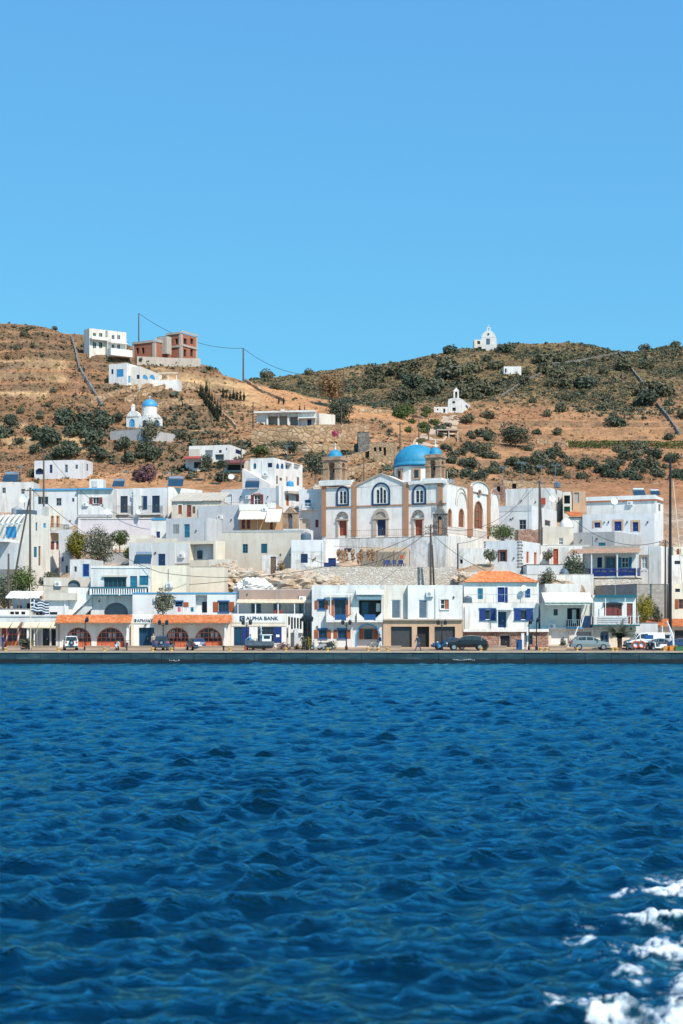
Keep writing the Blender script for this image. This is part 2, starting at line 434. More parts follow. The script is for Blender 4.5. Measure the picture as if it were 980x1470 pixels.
def groundm():
    t = NT('hillside_soil')
    at = t.new('ShaderNodeVertexColor'); at.layer_name = 'soil'
    a = t.noise(1.1, 6, .72); b = t.noise(.28, 5, .7); v = t.voro(1.6, None)
    col = t.mix(1.0, at.outputs[0], t.ramp(a, [(.3, .55), (.5, .95), (.7, 1.3)]), 'MULTIPLY')
    col = t.mix(t.ramp(b, [(.55, 0), (.66, .6)]), col, (.105, .085, .042))
    col = t.mix(t.ramp(t.noise(.8, 6, .8), [(.60, 0), (.68, .55)]), col, (.50, .36, .24))
    t.bump(t.math('ADD', a, t.math('MULTIPLY', v, .6)), .9, .35)
    MAT['hillside_soil'] = t.fin(col, .95, .05)
groundm()
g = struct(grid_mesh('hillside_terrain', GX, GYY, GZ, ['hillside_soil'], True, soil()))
# quay, promenade, road
mb = MB(); mb.box((-190, 150.45, -6), (380, 0, 0), (0, 23, 0), (0, 0, 6+QZ-.01)); q = struct(mb.build('quay', 'asphalt'))
def quaywall():
    t = NT('quay_wall_face')
    a = t.noise(.5, 5, .7, t.vmap(t.pos, (.6, 1, 2.5))); z = t.new('ShaderNodeSeparateXYZ'); t.put(z.inputs[0], t.pos)
    wet = t.ramp(t.math('ADD', z.outputs[2], t.math('MULTIPLY', t.math('SUBTRACT', a, .5), .35)), [(.36, 1), (.5, 0)])
    dry = t.ramp(a, [(.3, (.006, .018, .03)), (.52, (.018, .046, .060)), (.75, (.075, .10, .10))])
    t.bump(a, .5, .1); MAT['quay_wall_face'] = t.fin(t.mix(wet, dry, (.008, .012, .016)), .6, .3)
quaywall()
mb = MB(); x = -190
while x < 190:
    w = random.uniform(2.6, 3.4); mb.box((x, 150.0+random.uniform(-.02, .03), -6), (w-.035, 0, 0), (0, .44, 0), (0, 0, 6+QZ-.13)); x += w
mb.box((-190, 150.3, -6), (380, 0, 0), (0, .13, 0), (0, 0, 6+QZ-.14)); struct(mb.build('quay_wall', 'quay_wall_face'))
mb = MB(); x = -190
while x < 190:
    w = random.uniform(1.5, 2.4); dz = random.uniform(-.012, .012)
    mb.box((x, 149.9+random.uniform(0, .03), QZ-.13), (w-.02, 0, 0), (0, .85, 0), (0, 0, .14+dz)); x += w
struct(mb.build('quay_kerb', 'quay_stone'))
mb = MB(); mb.box((-190, 159.6, QZ-.05), (380, 0, 0), (0, 13.2, 0), (0, 0, .19)); struct(mb.build('pavement', 'terracotta_paving'))
mb = MB(); mb.box((-190, 159.44, QZ-.05), (380, 0, 0), (0, .15, 0), (0, 0, .20)); struct(mb.build('pavement_kerb', 'quay_stone'))

# ------------------------------------------------------------------ sea
def sea():
    ys = [11.5]
    while ys[-1] < 149.9: ys.append(ys[-1]+max(.04, min(.34, ys[-1]*.0024)))
    ys.append(150.02); ys = [-60, -20, 0, 5, 8, 10]+ys; ys = np.array(ys)
    px = np.concatenate([np.arange(-2600, -160, 40), np.arange(-160, 1141, 2.6), np.arange(1160, 3600, 40)])
    Yg = np.repeat(ys[:, None], len(px), 1)
    spread = np.maximum(ys, 11.5)
    X = (px[None]-CX)*spread[:, None]/F; 
    dY = np.gradient(ys)[:, None]
    rng = np.random.RandomState(4)
    H = np.zeros_like(X); DX = np.zeros_like(X); DY = np.zeros_like(X)
    # gusts: patches of steeper and smoother water
    gust = .92+.7*fbm(X/11, Yg/16, 51, 3)
    for i in range(110):
        lam = .17*(20**rng.rand()); k = 2*math.pi/lam
        th = R(-90)+rng.normal(0, .48 if lam > 1 else .7)+.25
        if lam < .7: th = R(-90)+rng.normal(0, .95)+.2
        s = .052*math.exp(-((math.log(lam/.80))/1.0)**2)+.020
        if lam > 1.2: s *= .72
        a = s/k*rng.uniform(.6, 1.3); kx, ky = k*math.cos(th), k*math.sin(th); ph = rng.rand()*6.283
        w = np.exp(-(k*dY*.42)**2)*gust if lam < 3 else np.exp(-(k*dY*.42)**2)
        arg = kx*X+ky*Yg+ph
        sn = np.sin(arg); cs = np.cos(arg)
        H += w*a*cs; DX -= w*a*.95*kx/k*sn; DY -= w*a*.95*ky/k*sn
    H = H+.25*np.maximum(H, 0)*np.abs(H)/(.15)
    fade = np.clip((150-Yg)/2.0, 0, 1)*np.clip((Yg-2)/8, 0, 1)
    Xd = X+DX*fade; Yd = Yg+DY*fade
    return X, Yg, Xd, Yd, H*fade
SX, SY, SXD, SYD, SZ = sea()
def seam():
    t = NT('sea_water')
    d = t.new('ShaderNodeCameraData')
    n1 = t.noise(3.4, 6, .68, t.vmap(t.pos, (.75, 1.5, 1)), .6); n2 = t.noise(.06, 3, .6)
    n3 = t.noise(.75, 4, .6, t.vmap(t.pos, (.6, 1.5, 1)), .5)
    t.bump(t.math('ADD', t.math('MULTIPLY', n1, .6), n3), 1.0, .24)
    col = t.mix(n2, (.0002, .008, .020), (.0003, .014, .032))
    ae = t.new('ShaderNodeAttribute'); ae.attribute_name = 'aeration'; col = t.mix(ae.outputs['Fac'], col, (.03, .22, .32))
    nrm = t.b.inputs['Normal'].links[0].from_socket
    df = t.new('ShaderNodeBsdfDiffuse'); t.put(df.inputs['Color'], col); t.put(df.inputs['Normal'], nrm)
    gl = t.new('ShaderNodeBsdfGlossy'); gl.inputs['Color'].default_value = (.20, .78, .98, 1); gl.inputs['Roughness'].default_value = .13; t.put(gl.inputs['Normal'], nrm)
    fr = t.new('ShaderNodeFresnel'); fr.inputs['IOR'].default_value = 1.34; t.put(fr.inputs['Normal'], nrm)
    fk = t.ramp(fr.outputs[0], [(.035, .01), (.08, .14), (.155, .78), (.30, 1)])
    ms = t.new('ShaderNodeMixShader'); t.put(ms.inputs[0], fk); t.put(ms.inputs[1], df.outputs[0]); t.put(ms.inputs[2], gl.outputs[0]); t.put(t.out.inputs['Surface'], ms.outputs[0])
    MAT['sea_water'] = t.m
seam()
SEA = struct(grid_mesh('sea_water', SXD, SYD, SZ, ['sea_water']))
# churned white water of the boat's wake, low on the right
def wake_foam():
    PXs = CX+SX*F/np.maximum(SY, 1); PYs = HY+(CH)*F/np.maximum(SY, 1)
    n = fbm(SX/1.0+.9*fbm(SX/.5, SY/.5, 8, 3), SY/.85, 61, 6, .62); n4 = fbm(SX/.24, SY/.26, 88, 3, .6); n2 = fbm(SX/.34, SY/.34, 71, 3, .6); n3 = fbm(SX/2.4, SY/3.5, 91, 2)
    edge = 985-(PYs-1262)*.86                                      # wake front in plan: widens towards the boat
    k = np.clip((PXs-edge)/150, -1.8, .7)
    val = n*1.9+n2*.8+np.clip(k, -2, .28)*.6+.045+n3*.6-.5*np.clip(.07-np.abs(n4), 0, 1)/.07*np.clip(1.1-k, .3, 1)
    reg = (PYs > 1258) & (PXs > 560) & (PXs < 1600) & (SY > 11.5)
    ok = np.clip((PYs-1258)/14, 0, 1)*reg
    dens = np.clip((val-.02)/.42, 0, 1)*ok
    at = SEA.data.attributes.new('aeration', 'FLOAT', 'POINT'); at.data.foreach_set('value', (np.clip((val+.06)/.6, 0, .6)*ok).astype(np.float32).ravel())
    m = dens > .01
    q = m[:-1, :-1] | m[1:, :-1] | m[:-1, 1:] | m[1:, 1:]
    ii, jj = np.nonzero(q)
    N, M = SX.shape
    idx = np.arange(N*M).reshape(N, M)
    f = np.stack([idx[ii, jj], idx[ii, jj+1], idx[ii+1, jj+1], idx[ii+1, jj]], -1)
    used, inv = np.unique(f.ravel(), return_inverse=True)
    th = np.clip((val-.17)*.16, 0, .06)+.008+.03*np.clip(n2, 0, 1)
    co = np.stack([SXD, SYD, SZ+th], -1).reshape(-1, 3)[used]
    me = bpy.data.meshes.new('wake_foam'); me.from_pydata(co.tolist(), [], inv.reshape(-1, 4).tolist())
    me.polygons.foreach_set('use_smooth', [True]*len(me.polygons))
    da = me.attributes.new('froth', 'FLOAT', 'POINT'); da.data.foreach_set('value', dens.ravel()[used].astype(np.float32))
    t = NT('foam'); a = t.noise(9, 5, .72); t.bump(a, .8, .05); dn = t.new('ShaderNodeAttribute'); dn.attribute_name = 'froth'
    al = t.ramp(t.math('ADD', dn.outputs['Fac'], t.math('MULTIPLY', t.math('SUBTRACT', a, .5), 1.3)), [(.10, 0), (.95, .96)]); t.put(t.b.inputs['Alpha'], al)
    MAT['foam'] = t.fin(t.ramp(a, [(.3, (.42, .56, .64)), (.62, (.78, .81, .84))]), .85, .2)
    me.materials.append(MAT['foam']); o = bpy.data.objects.new('wake_foam', me); COL.objects.link(o)
    tag(o, 'white churned foam of a boat wake on the dark blue sea', 'foam', kind='stuff')
wake_foam()
# ------------------------------------------------------------------ houses
def solve(p0, d, q):
    k = (q-CX)/F
    return (k*p0.y-p0.x)/(d.x-k*d.y)
class Face:
    def __init__(s, o, u, n, L):
        s.o = o; s.u = u; s.n = n; s.L = L; s.holes = []
    def t(s, px): return solve(s.o, s.u, px)
    def pt(s, t, z, out=0.0): return Vector((s.o.x+s.u.x*t+s.n.x*out, s.o.y+s.u.y*t+s.n.y*out, z))
    def rect(s, x0, y0, x1, y1):            # sightlines to metres along and up the wall
        a = s.t(x0); b = s.t(x1); y = s.o.y+s.u.y*(a+b)/2
        return a, ZZ(y1, y), b, ZZ(y0, y)
def arc(u0, u1, zs, zt, n=10):              # half ellipse left to right
    c = (u0+u1)/2; r = (u1-u0)/2
    return [(c-r*math.cos(math.pi*i/n), zs+(zt-zs)*math.sin(math.pi*i/n)) for i in range(n+1)]
class House:
    def __init__(s, name, label, cat, x0, x1, top, base, Y, yaw=0, x2=None, depth=7, wall='white', roof='concrete', parapet=.35, deep=5.0, group=None, roofname='roof', wallname='wall'):
        a = R(yaw); s.a = a
        u = Vector((math.cos(a), -math.sin(a), 0)); v = Vector((math.sin(a), math.cos(a), 0))
        s.u, s.v = u, v
        right = yaw >= 0
        C = P(x1 if right else x0, base, Y); C.z = 0
        s.z0 = ZZ(base, Y); s.z1 = ZZ(top, Y); s.zb = s.z0-deep
        if right:
            W = solve(C, -u, x0); A = C-u*W
            D = solve(C, v, x2) if x2 is not None else depth; B = C
            if D < 1 or D > 30: D = 12
        else:
            W = solve(C, u, x1); A = C; B = C+u*W
            D = solve(C, v, x2) if x2 is not None else depth
            if D < 1 or D > 30: D = 12
        s.A, s.B, s.W, s.D = A, B, W, D
        s.F = Face(A, u, -v, W)
        s.Rt = Face(B, v, u, D)
        s.Lt = Face(A+v*D, -v, -u, D)
        s.faces = {'F': s.F, 'R': s.Rt, 'L': s.Lt}
        if wall == 'white' and cat in ('house', 'cafe', 'restaurant'):
            wall = ('white', 'white_warm', 'white', 'white_grey', 'white_warm', 'white', 'white_grey')[int(abs(x0*7+top*3+x1)) % 7]
        s.wall = wall; s.roofm = roof; s.par = parapet; s.wallname = wallname; s.roofname = roofname
        s.root = thing(name, label, cat, (A+B)/2+v*D/2+Vector((0, 0, s.z0)), group)
        s.extra = MB()                      # more wall masonry, same plaster
        s.no_roof = False
    # --- openings
    def hole(s, f, x0, y0, x1, y1, arch=False, rec=.2):
        fc = s.faces[f]; u0, z0, u1, z1 = fc.rect(x0, y0, x1, y1)
        u0 = max(u0, .05); u1 = min(u1, fc.L-.05); z0 = max(z0, s.zb+.1); z1 = min(z1, s.z1-.08)
        fc.holes.append((u0, z0, u1, z1, arch, rec))
        return fc, u0, z0, u1, z1
    def outline(s, u0, z0, u1, z1, arch):
        if not arch: return [(u0, z0), (u1, z0), (u1, z1), (u0, z1)]
        rise = min((u1-u0)/2, (z1-z0)*.8)
        return [(u0, z0), (u1, z0)]+arc(u0, u1, z1-rise, z1)[::-1]
    def bars(s, fc, u0, z0, u1, z1, d, w, nu, nz, arch, out=0.0, mb=None):
        mb = mb or MB()
        def bx(a, b, c, e): mb.box(fc.pt(a, b, out-d), fc.u*(c-a), Vector((0, 0, e-b)), fc.n*.05)
        rise = min((u1-u0)/2, (z1-z0)*.8) if arch else 0
        zs = z1-rise
        bx(u0, z0, u0+w, zs); bx(u1-w, z0, u1, zs); bx(u0+w, z0, u1-w, z0+w)
        if arch:
            pa = arc(u0, u1, zs, z1); pb = arc(u0+w, u1-w, zs, z1-w)
            for (a, b), (c, e), (a2, b2), (c2, e2) in zip(pa, pb, pa[1:], pb[1:]):
                mb.prism([fc.pt(a, b, out-d), fc.pt(c, e, out-d), fc.pt(c2, e2, out-d), fc.pt(a2, b2, out-d)], fc.n*.05)
        else: bx(u0+w, z1-w, u1-w, z1)
        c = (u0+u1)/2; r = (u1-u0)/2
        for i in range(1, nu):
            x = u0+(u1-u0)*i/nu
            ht = zs+rise*math.sqrt(max(0, 1-((x-c)/r)**2)) if arch else z1
            bx(x-w*.4, z0+w, x+w*.4, ht-w*.5)
        for i in range(1, nz):
            z = z0+(z1-z0)*i/nz
            hw = r*math.sqrt(max(0, 1-((z-zs)/rise)**2)) if arch and z > zs else r
            mb.box(fc.pt(c-hw+w*.5, z-w*.4, out-d+.004), fc.u*(2*hw-w), Vector((0, 0, w*.8)), fc.n*.042)
        return mb
    def win(s, f, x0, y0, x1, y1, fr='white_paint', sh=None, shw=None, cl=None, sill=None, lin=None, arch=False, sur=None, surw=.18, mull=(2, 2), glass='glass', half=None, fw=.07):
        fc, u0, z0, u1, z1 = s.hole(f, x0, y0, x1, y1, arch)
        pl = MB(); pl.face([fc.pt(a, b, -.16) for a, b in s.outline(u0, z0, u1, z1, arch)])
        w = pl.build('window', glass, s.root)
        if cl:
            mb = MB(); e = .02
            if half == 'r': uu = [((u0+u1)/2, u1)]
            elif half == 'l': uu = [(u0, (u0+u1)/2)]
            else: uu = [(u0, (u0+u1)/2), ((u0+u1)/2, u1)]
            for a, b in uu:
                m = MB()
                if arch: m.prism([fc.pt(x, z, -.10) for x, z in s.outline(u0+e, z0+e, u1-e, z1-e, True)], fc.n*.05)
                else:
                    m.box(fc.pt(a+e, z0+e, -.10), fc.u*(b-a-2*e), Vector((0, 0, z1-z0-2*e)), fc.n*.04)
                    n = max(3, int((z1-z0)/.16))
                    for i in range(n):
                        zz = z0+.06+(z1-z0-.12)*i/n
                        m.box(fc.pt(a+.08, zz, -.06), fc.u*(b-a-.16), Vector((0, 0, (z1-z0)/n*.55)), fc.n*.018)
                m.build('shutter', cl, w)
                if arch: break
        if not cl or half:
            s.bars(fc, u0, z0, u1, z1, .13, fw, mull[0], mull[1], arch).build('frame', fr, w)
        if sh:
            sw = shw or (u1-u0)*.5
            for a in (u0-sw-.02, u1+.02):
                m = MB(); m.box(fc.pt(a, z0, .012), fc.u*sw, Vector((0, 0, z1-z0)), fc.n*.04)
                n = max(3, int((z1-z0)/.17))
                for i in range(n):
                    m.box(fc.pt(a+.07, z0+.07+(z1-z0-.14)*i/n, .052), fc.u*(sw-.14), Vector((0, 0, (z1-z0)/n*.5)), fc.n*.016)
                m.build('shutter', sh, w)
        ex = ((u1-u0)*.5 if sh else 0)
        if sill:
            m = MB(); m.box(fc.pt(u0-.08, z0-.10, .003), fc.u*(u1-u0+.16), Vector((0, 0, .10)), fc.n*.12); m.build('sill', sill, w)
        if lin:
            m = MB(); m.box(fc.pt(u0-.10, z1+.01, .003), fc.u*(u1-u0+.2), Vector((0, 0, .16)), fc.n*.11); m.build('lintel', lin, w)
        if sur: s.surround(fc, u0, z0, u1, z1, arch, surw, sur, w)
        return w
    def surround(s, fc, u0, z0, u1, z1, arch, w, mat, par, bottom=False, out=.05):
        m = MB(); rise = min((u1-u0)/2, (z1-z0)*.8) if arch else 0; zs = z1-rise
        def bx(a, b, c, e): m.box(fc.pt(a, b, .003), fc.u*(c-a), Vector((0, 0, e-b)), fc.n*out)
        bx(u0-w, z0, u0, zs); bx(u1, z0, u1+w, zs)
        if arch:
            pa = arc(u0-w, u1+w, zs, z1+w); pb = arc(u0, u1, zs, z1)
            for p, q, p2, q2 in zip(pa, pb, pa[1:], pb[1:]):
                m.prism([fc.pt(*p, .003), fc.pt(*q, .003), fc.pt(*q2, .003), fc.pt(*p2, .003)], fc.n*out)
        else: bx(u0-w, z1, u1+w, z1+w)
        if bottom: bx(u0-w, z0-w, u1+w, z0)
        return m.build('surround', mat, par)
    def door(s, f, x0, y0, x1, y1, mat='brown', fr=None, arch=False, sur=None, surw=.18, glass=None, panels=(2, 3), rec=.2):
        fc, u0, z0, u1, z1 = s.hole(f, x0, y0, x1, y1, arch, rec)
        m = MB(); m.prism([fc.pt(a, b, -rec+.02) for a, b in s.outline(u0, z0, u1, z1, arch)], fc.n*.05)
        nu, nz = panels; e = .08
        zt = z1-(min((u1-u0)/2, (z1-z0)*.8) if arch else 0)
        for i in range(nu):
            for j in range(nz):
                a = u0+(u1-u0)*i/nu+e; b = u0+(u1-u0)*(i+1)/nu-e; c = z0+(zt-z0)*j/nz+e; d = z0+(zt-z0)*(j+1)/nz-e
                if b-a > .05 and d-c > .05 and not glass: m.box(fc.pt(a, c, -rec+.07), fc.u*(b-a), Vector((0, 0, d-c)), fc.n*.025)
        dr = m.build('door', mat, s.root)
        if glass:
            g = MB()
            for i in range(nu):
                a = u0+(u1-u0)*i/nu+e*1.4; b = u0+(u1-u0)*(i+1)/nu-e*1.4; c = z0+(zt-z0)*.12; d = z0+(zt-z0)*.94
                if b-a > .05: g.box(fc.pt(a, c, -rec+.07), fc.u*(b-a), Vector((0, 0, d-c)), fc.n*.012)
            if g.v: g.build('glass', glass, dr)
        hd = MB(); hd.cbox(fc.pt(u1-.16 if nu == 1 else (u0+u1)/2+.1, z0+(z1-z0)*.45, -rec+.11), .05, .05, .14); hd.build('handle', 'steel', dr)
        if fr: s.bars(fc, u0, z0, u1, z1, rec-.08, .09, 1, 1, arch).build('frame', fr, dr)
        if sur: s.surround(fc, u0, z0, u1, z1, arch, surw, sur, dr)
        return dr
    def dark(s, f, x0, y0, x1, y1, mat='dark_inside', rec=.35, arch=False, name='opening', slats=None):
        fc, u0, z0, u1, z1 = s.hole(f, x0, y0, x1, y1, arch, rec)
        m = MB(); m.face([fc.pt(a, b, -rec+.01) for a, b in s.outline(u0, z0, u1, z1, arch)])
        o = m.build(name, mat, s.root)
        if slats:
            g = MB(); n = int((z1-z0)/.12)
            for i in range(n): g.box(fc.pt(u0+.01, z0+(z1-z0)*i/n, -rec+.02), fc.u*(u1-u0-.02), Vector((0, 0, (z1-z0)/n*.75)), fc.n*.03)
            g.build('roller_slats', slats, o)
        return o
    # --- things fixed to the wall
    def box(s, name, f, x0, y0, x1, y1, o0, o1, mat, par=None):
        fc = s.faces[f]; u0, z0, u1, z1 = fc.rect(x0, y0, x1, y1)
        m = MB(); m.box(fc.pt(u0, z0, o0+(.003 if o0 == 0 else 0)), fc.u*(u1-u0), Vector((0, 0, z1-z0)), fc.n*(o1-o0))
        return m.build(name, mat, par or s.root)
    def arch_band(s, name, f, x0, y0, x1, y1, w, out, mat):   # a raised round arch moulding with legs
        fc = s.faces[f]; u0, z0, u1, z1 = fc.rect(x0, y0, x1, y1)
        m = MB(); r = min((u1-u0)/2, (z1-z0)); zs = z1-r
        pa = arc(u0, u1, zs, z1, 14); pb = arc(u0+w, u1-w, zs, z1-w, 14)
        for p, q, p2, q2 in zip(pa, pb, pa[1:], pb[1:]):
            m.prism([fc.pt(*p, .003), fc.pt(*q, .003), fc.pt(*q2, .003), fc.pt(*p2, .003)], fc.n*out)
        if zs-z0 > .05:
            for a in (u0, u1-w): m.box(fc.pt(a, z0, .003), fc.u*w, Vector((0, 0, zs-z0)), fc.n*out)
        return m.build(name, mat, s.root)
    def awning(s, f, x0, y0, x1, y1, out, mat, name='awning', th=.05, o0=.02, valance=.12, scal=False):
        fc = s.faces[f]; u0, z0, u1, z1 = fc.rect(x0, y0, x1, y1)
        m = MB(); n = max(6, int((u1-u0)/.22))
        rows = 5; g = []
        for j in range(rows+1):
            k = j/rows; g.append([fc.pt(u0+(u1-u0)*i/n, z1+(z0-z1)*k-.05*math.sin(k*3.14)*(1 if scal is False else 0)+.012*math.sin(i*1.9), o0+(out-o0)*k) for i in range(n+1)])
        g.append([p-Vector((0, 0, valance*(1 if i % 2 else .8))) for i, p in enumerate(g[-1])])
        for a, b in zip(g, g[1:]):
            for i in range(n): m.face([a[i], a[i+1], b[i+1], b[i]])
        o = m.build(name, mat, s.root)
        sm = o.modifiers.new('thick', 'SOLIDIFY'); sm.thickness = .03; sm.offset = -1
        return o
    def tiles(s, f, x0, y0, x1, y1, out, name='tiled_roof', o0=.0, mat='roof_tile', pitch=.24):
        fc = s.faces[f]; u0, z0, u1, z1 = fc.rect(x0, y0, x1, y1)
        m = MB(); n = int((u1-u0)/pitch)*5; rows = 12
        g = []
        for j in range(rows+1):
            k = j/rows
            for st in ((0,) if j in (0,) else (1, 0) if j < rows else (1,)):
                g.append([fc.pt(u0+(u1-u0)*i/n, z1+(z0-z1)*k+.06*abs(math.sin(math.pi*i/5))+.035*st+random.uniform(-.006, .006), o0+(out-o0)*k) for i in range(n+1)])
        for a, b in zip(g, g[1:]):
            for i in range(n): m.face([a[i], a[i+1], b[i+1], b[i]])
        o = m.build(name, mat, s.root)
        sm = o.modifiers.new('thick', 'SOLIDIFY'); sm.thickness = .09; sm.offset = -1
        return o
    def rail(s, f, x0, y0, x1, y1, out, mat='black', slab='white', name='balcony', gap=.13, solid=None, w=.022, posts=None):
        fc = s.faces[f]; u0, z0, u1, z1 = fc.rect(x0, y0, x1, y1)
        par = s.root; m = MB()
        if slab:
            sb = MB(); sb.box(fc.pt(u0, z0-.16, .003), fc.u*(u1-u0), Vector((0, 0, .16)), fc.n*out); par = sb.build(name, slab, s.root)
        segs = [(fc.pt(u0, 0, .03), fc.pt(u0, 0, out-.04)), (fc.pt(u0, 0, out-.04), fc.pt(u1, 0, out-.04)), (fc.pt(u1, 0, out-.04), fc.pt(u1, 0, .03))]
        if out < .25: segs = segs[1:2]
        Zv = Vector((0, 0, 1))
        for a, b in segs:
            L = (b-a).length; d = (b-a)/max(L, .001)
            m.bar(a+Zv*z1, b+Zv*z1, .05, .04)
            m.bar(a+Zv*(z0+.06), b+Zv*(z0+.06), .03)
            if solid:
                m.box(a+Zv*(z0+.08), b-a, Zv*(z1-z0-.12), Vector((-d.y, d.x, 0))*.03)
            else:
                n = max(1, int(L/gap))
                for i in range(n+1): m.bar(a+d*L*i/n+Zv*z0, a+d*L*i/n+Zv*z1, w)
        m.build('railing', solid or mat, par)
        if posts:
            pm = MB()
            for px in posts:
                t = fc.t(px); pm.bar(fc.pt(t, z0-.1, out-.05), fc.pt(t, z1+.15, out-.05), .16)
            pm.build('post', mat, par)
        return par
    def add(s, pts, d): s.extra.prism(pts, d)
    def clutter(s):
        rr = random.Random(int(s.A.x*97+s.z1*31)); fc = s.F
        if fc.L < 4 or s.z1-s.z0 < 2.4: return
        free = lambda a, b, c, d: not any(h[0]-.25 < c and a < h[2]+.25 and h[1]-.2 < d and b < h[3]+.2 for h in fc.holes)
        for t in (.16, fc.L-.2, fc.L*.5):
            if rr.random() < .45 and free(t-.1, s.z0, t+.1, s.z1):
                m = MB(); m.tube([fc.pt(t, s.z1-s.par-.05, .07), fc.pt(t, max(s.z0, s.z1-6.5), .07)], .045, 6); m.build('drainpipe', rr.choice(('white_paint', 'pale_grey', 'grey_paint')), s.root); break
        if rr.random() < .4:
            for _ in range(12):
                t = rr.uniform(.4, fc.L-1.3); z = rr.uniform(s.z0+1.6, s.z1-.9)
                if z > s.z0+1.4 and free(t, z, t+.85, z+.6):
                    m = MB(); m.box(fc.pt(t, z, .06), fc.u*.8, Vector((0, 0, .55)), fc.n*.28); a = m.build('air_conditioner', 'white_paint', s.root)
                    m = MB(); m.tube([fc.pt(t+.3, z+.27, .3), fc.pt(t+.3, z+.27, .355)], .2, 12); m.build('fan_grille', 'grey_paint', a); break
        for _ in range(2):
            t = rr.uniform(.4, fc.L-.6); z = s.z0+rr.uniform(2.0, 2.4)
            if z < s.z1-.5 and free(t, z, t+.2, z+.25): m = MB(); m.box(fc.pt(t, z, .003), fc.u*.16, Vector((0, 0, .2)), fc.n*.14); m.build('wall_lamp', 'dark_grey', s.root)
    def finish(s):
        if s.wall not in ('brick', 'blockwork', 'rubble_white', 'golden_stone', 'grey_stone', 'red_stone') and s.wallname == 'wall' and s.root['category'] in ('house', 'restaurant'): s.clutter()
        m = MB()
        for key, fc in s.faces.items():
            us = sorted({0, fc.L, *[h[0] for h in fc.holes], *[h[2] for h in fc.holes]})
            zs = sorted({s.zb, s.z1, *[h[1] for h in fc.holes], *[h[3] for h in fc.holes]})
            for a, b in zip(us, us[1:]):
                if b-a < 1e-4: continue
                run = None
                for c, d in list(zip(zs, zs[1:]))+[(None, None)]:
                    solid = c is not None and not any(h[0]-1e-5 <= a and b <= h[2]+1e-5 and h[1]-1e-5 <= c and d <= h[3]+1e-5 for h in fc.holes)
                    if solid: run = (run[0], d) if run else (c, d)
                    elif run:
                        m.face([fc.pt(a, run[0]), fc.pt(b, run[0]), fc.pt(b, run[1]), fc.pt(a, run[1])]); run = None
            for u0, z0, u1, z1, ar, rec in fc.holes:
                ol = s.outline(u0, z0, u1, z1, ar)
                for p, q in zip(ol, ol[1:]+ol[:1]):
                    m.face([fc.pt(*p), fc.pt(*q), fc.pt(*q, -rec), fc.pt(*p, -rec)])
                if ar:
                    pts = ol[2:][::-1]; c = len(pts)//2
                    for p, q in zip(pts[:c], pts[1:c+1]): m.face([fc.pt(u0, z1), fc.pt(*p), fc.pt(*q)])
                    for p, q in zip(pts[c:], pts[c+1:]): m.face([fc.pt(u1, z1), fc.pt(*p), fc.pt(*q)])
        A, B, v = s.A, s.B, s.v
        Cc, Dd = B+v*s.D, A+v*s.D
        zt = Vector((0, 0, s.z1)); zbv = Vector((0, 0, s.zb))
        m.face([Cc+zbv, Dd+zbv, Dd+zt, Cc+zt])
        t = .22; u = s.u; zr = Vector((0, 0, s.z1-s.par))
        ins = [A+u*t+v*t, B-u*t+v*t, Cc-u*t-v*t, Dd+u*t-v*t]; outp = [A, B, Cc, Dd]
        if s.par > 0:
            for i in range(4):
                j = (i+1) % 4
                m.face([outp[i]+zt, outp[j]+zt, ins[j]+zt, ins[i]+zt]); m.face([ins[i]+zt, ins[j]+zt, ins[j]+zr, ins[i]+zr])
        off = len(m.v); m.v += s.extra.v; m.f += [[i+off for i in f] for f in s.extra.f]; m.mi += s.extra.mi
        m.build(s.wallname, s.wall, s.root)
        if not s.no_roof:
            r = MB(); k = zr if s.par > 0 else zt
            q = ins if s.par > 0 else outp
            r.prism([p+k-Vector((0, 0, .12)) for p in q], (0, 0, .12 if s.par > 0 else .10)); r.build(s.roofname, s.roofm, s.root)
        return s.root
def H(*a, **k): return House(*a, **k)

def wallthing(name, label, pts, h, th, mat, cat='wall', deep=1.2, rough=0, group=None, jag=.0, step=1.5):
    """free-standing wall along ground points, its top following the ground; h may vary per point"""
    pts = [Vector(p) for p in pts]
    fine = []
    for a, b in zip(pts, pts[1:]):
        n = max(1, int((b-a).length/step))
        fine += [a.lerp(b, i/n) for i in range(n)]
    fine.append(pts[-1])
    m = MB(); prof = []
    for i, p in enumerate(fine):
        d = (fine[min(i+1, len(fine)-1)]-fine[max(i-1, 0)]); d.z = 0; d.normalize(); n = Vector((-d.y, d.x, 0))
        t = th*(1+random.uniform(-rough, rough)); hh = h*(1+random.uniform(-jag, jag))
        prof.append([m.vert(p-n*t*.6-Vector((0, 0, deep))), m.vert(p-n*t*.42+Vector((0, 0, hh))), m.vert(p+n*t*.42+Vector((0, 0, hh*(1+random.uniform(-jag, jag)*.4)))), m.vert(p+n*t*.6-Vector((0, 0, deep)))])
    for a, b in zip(prof, prof[1:]):
        for k in range(3): m.f.append([a[k], a[k+1], b[k+1], b[k]]); m.mi.append(0)
    for e in (prof[0], prof[-1]): m.f.append(e); m.mi.append(0)
    o = m.build(name, mat, origin=fine[len(fine)//2])
    return tag(o, label, cat, group)
def ground_line(pts, ymin=262, n=6):
    out = []
    for (a, b), (c, d) in zip(pts, pts[1:]):
        for i in range(n): out.append(hit(a+(c-a)*i/n, b+(d-b)*i/n, ymin))
    out.append(hit(*pts[-1], ymin)); return out

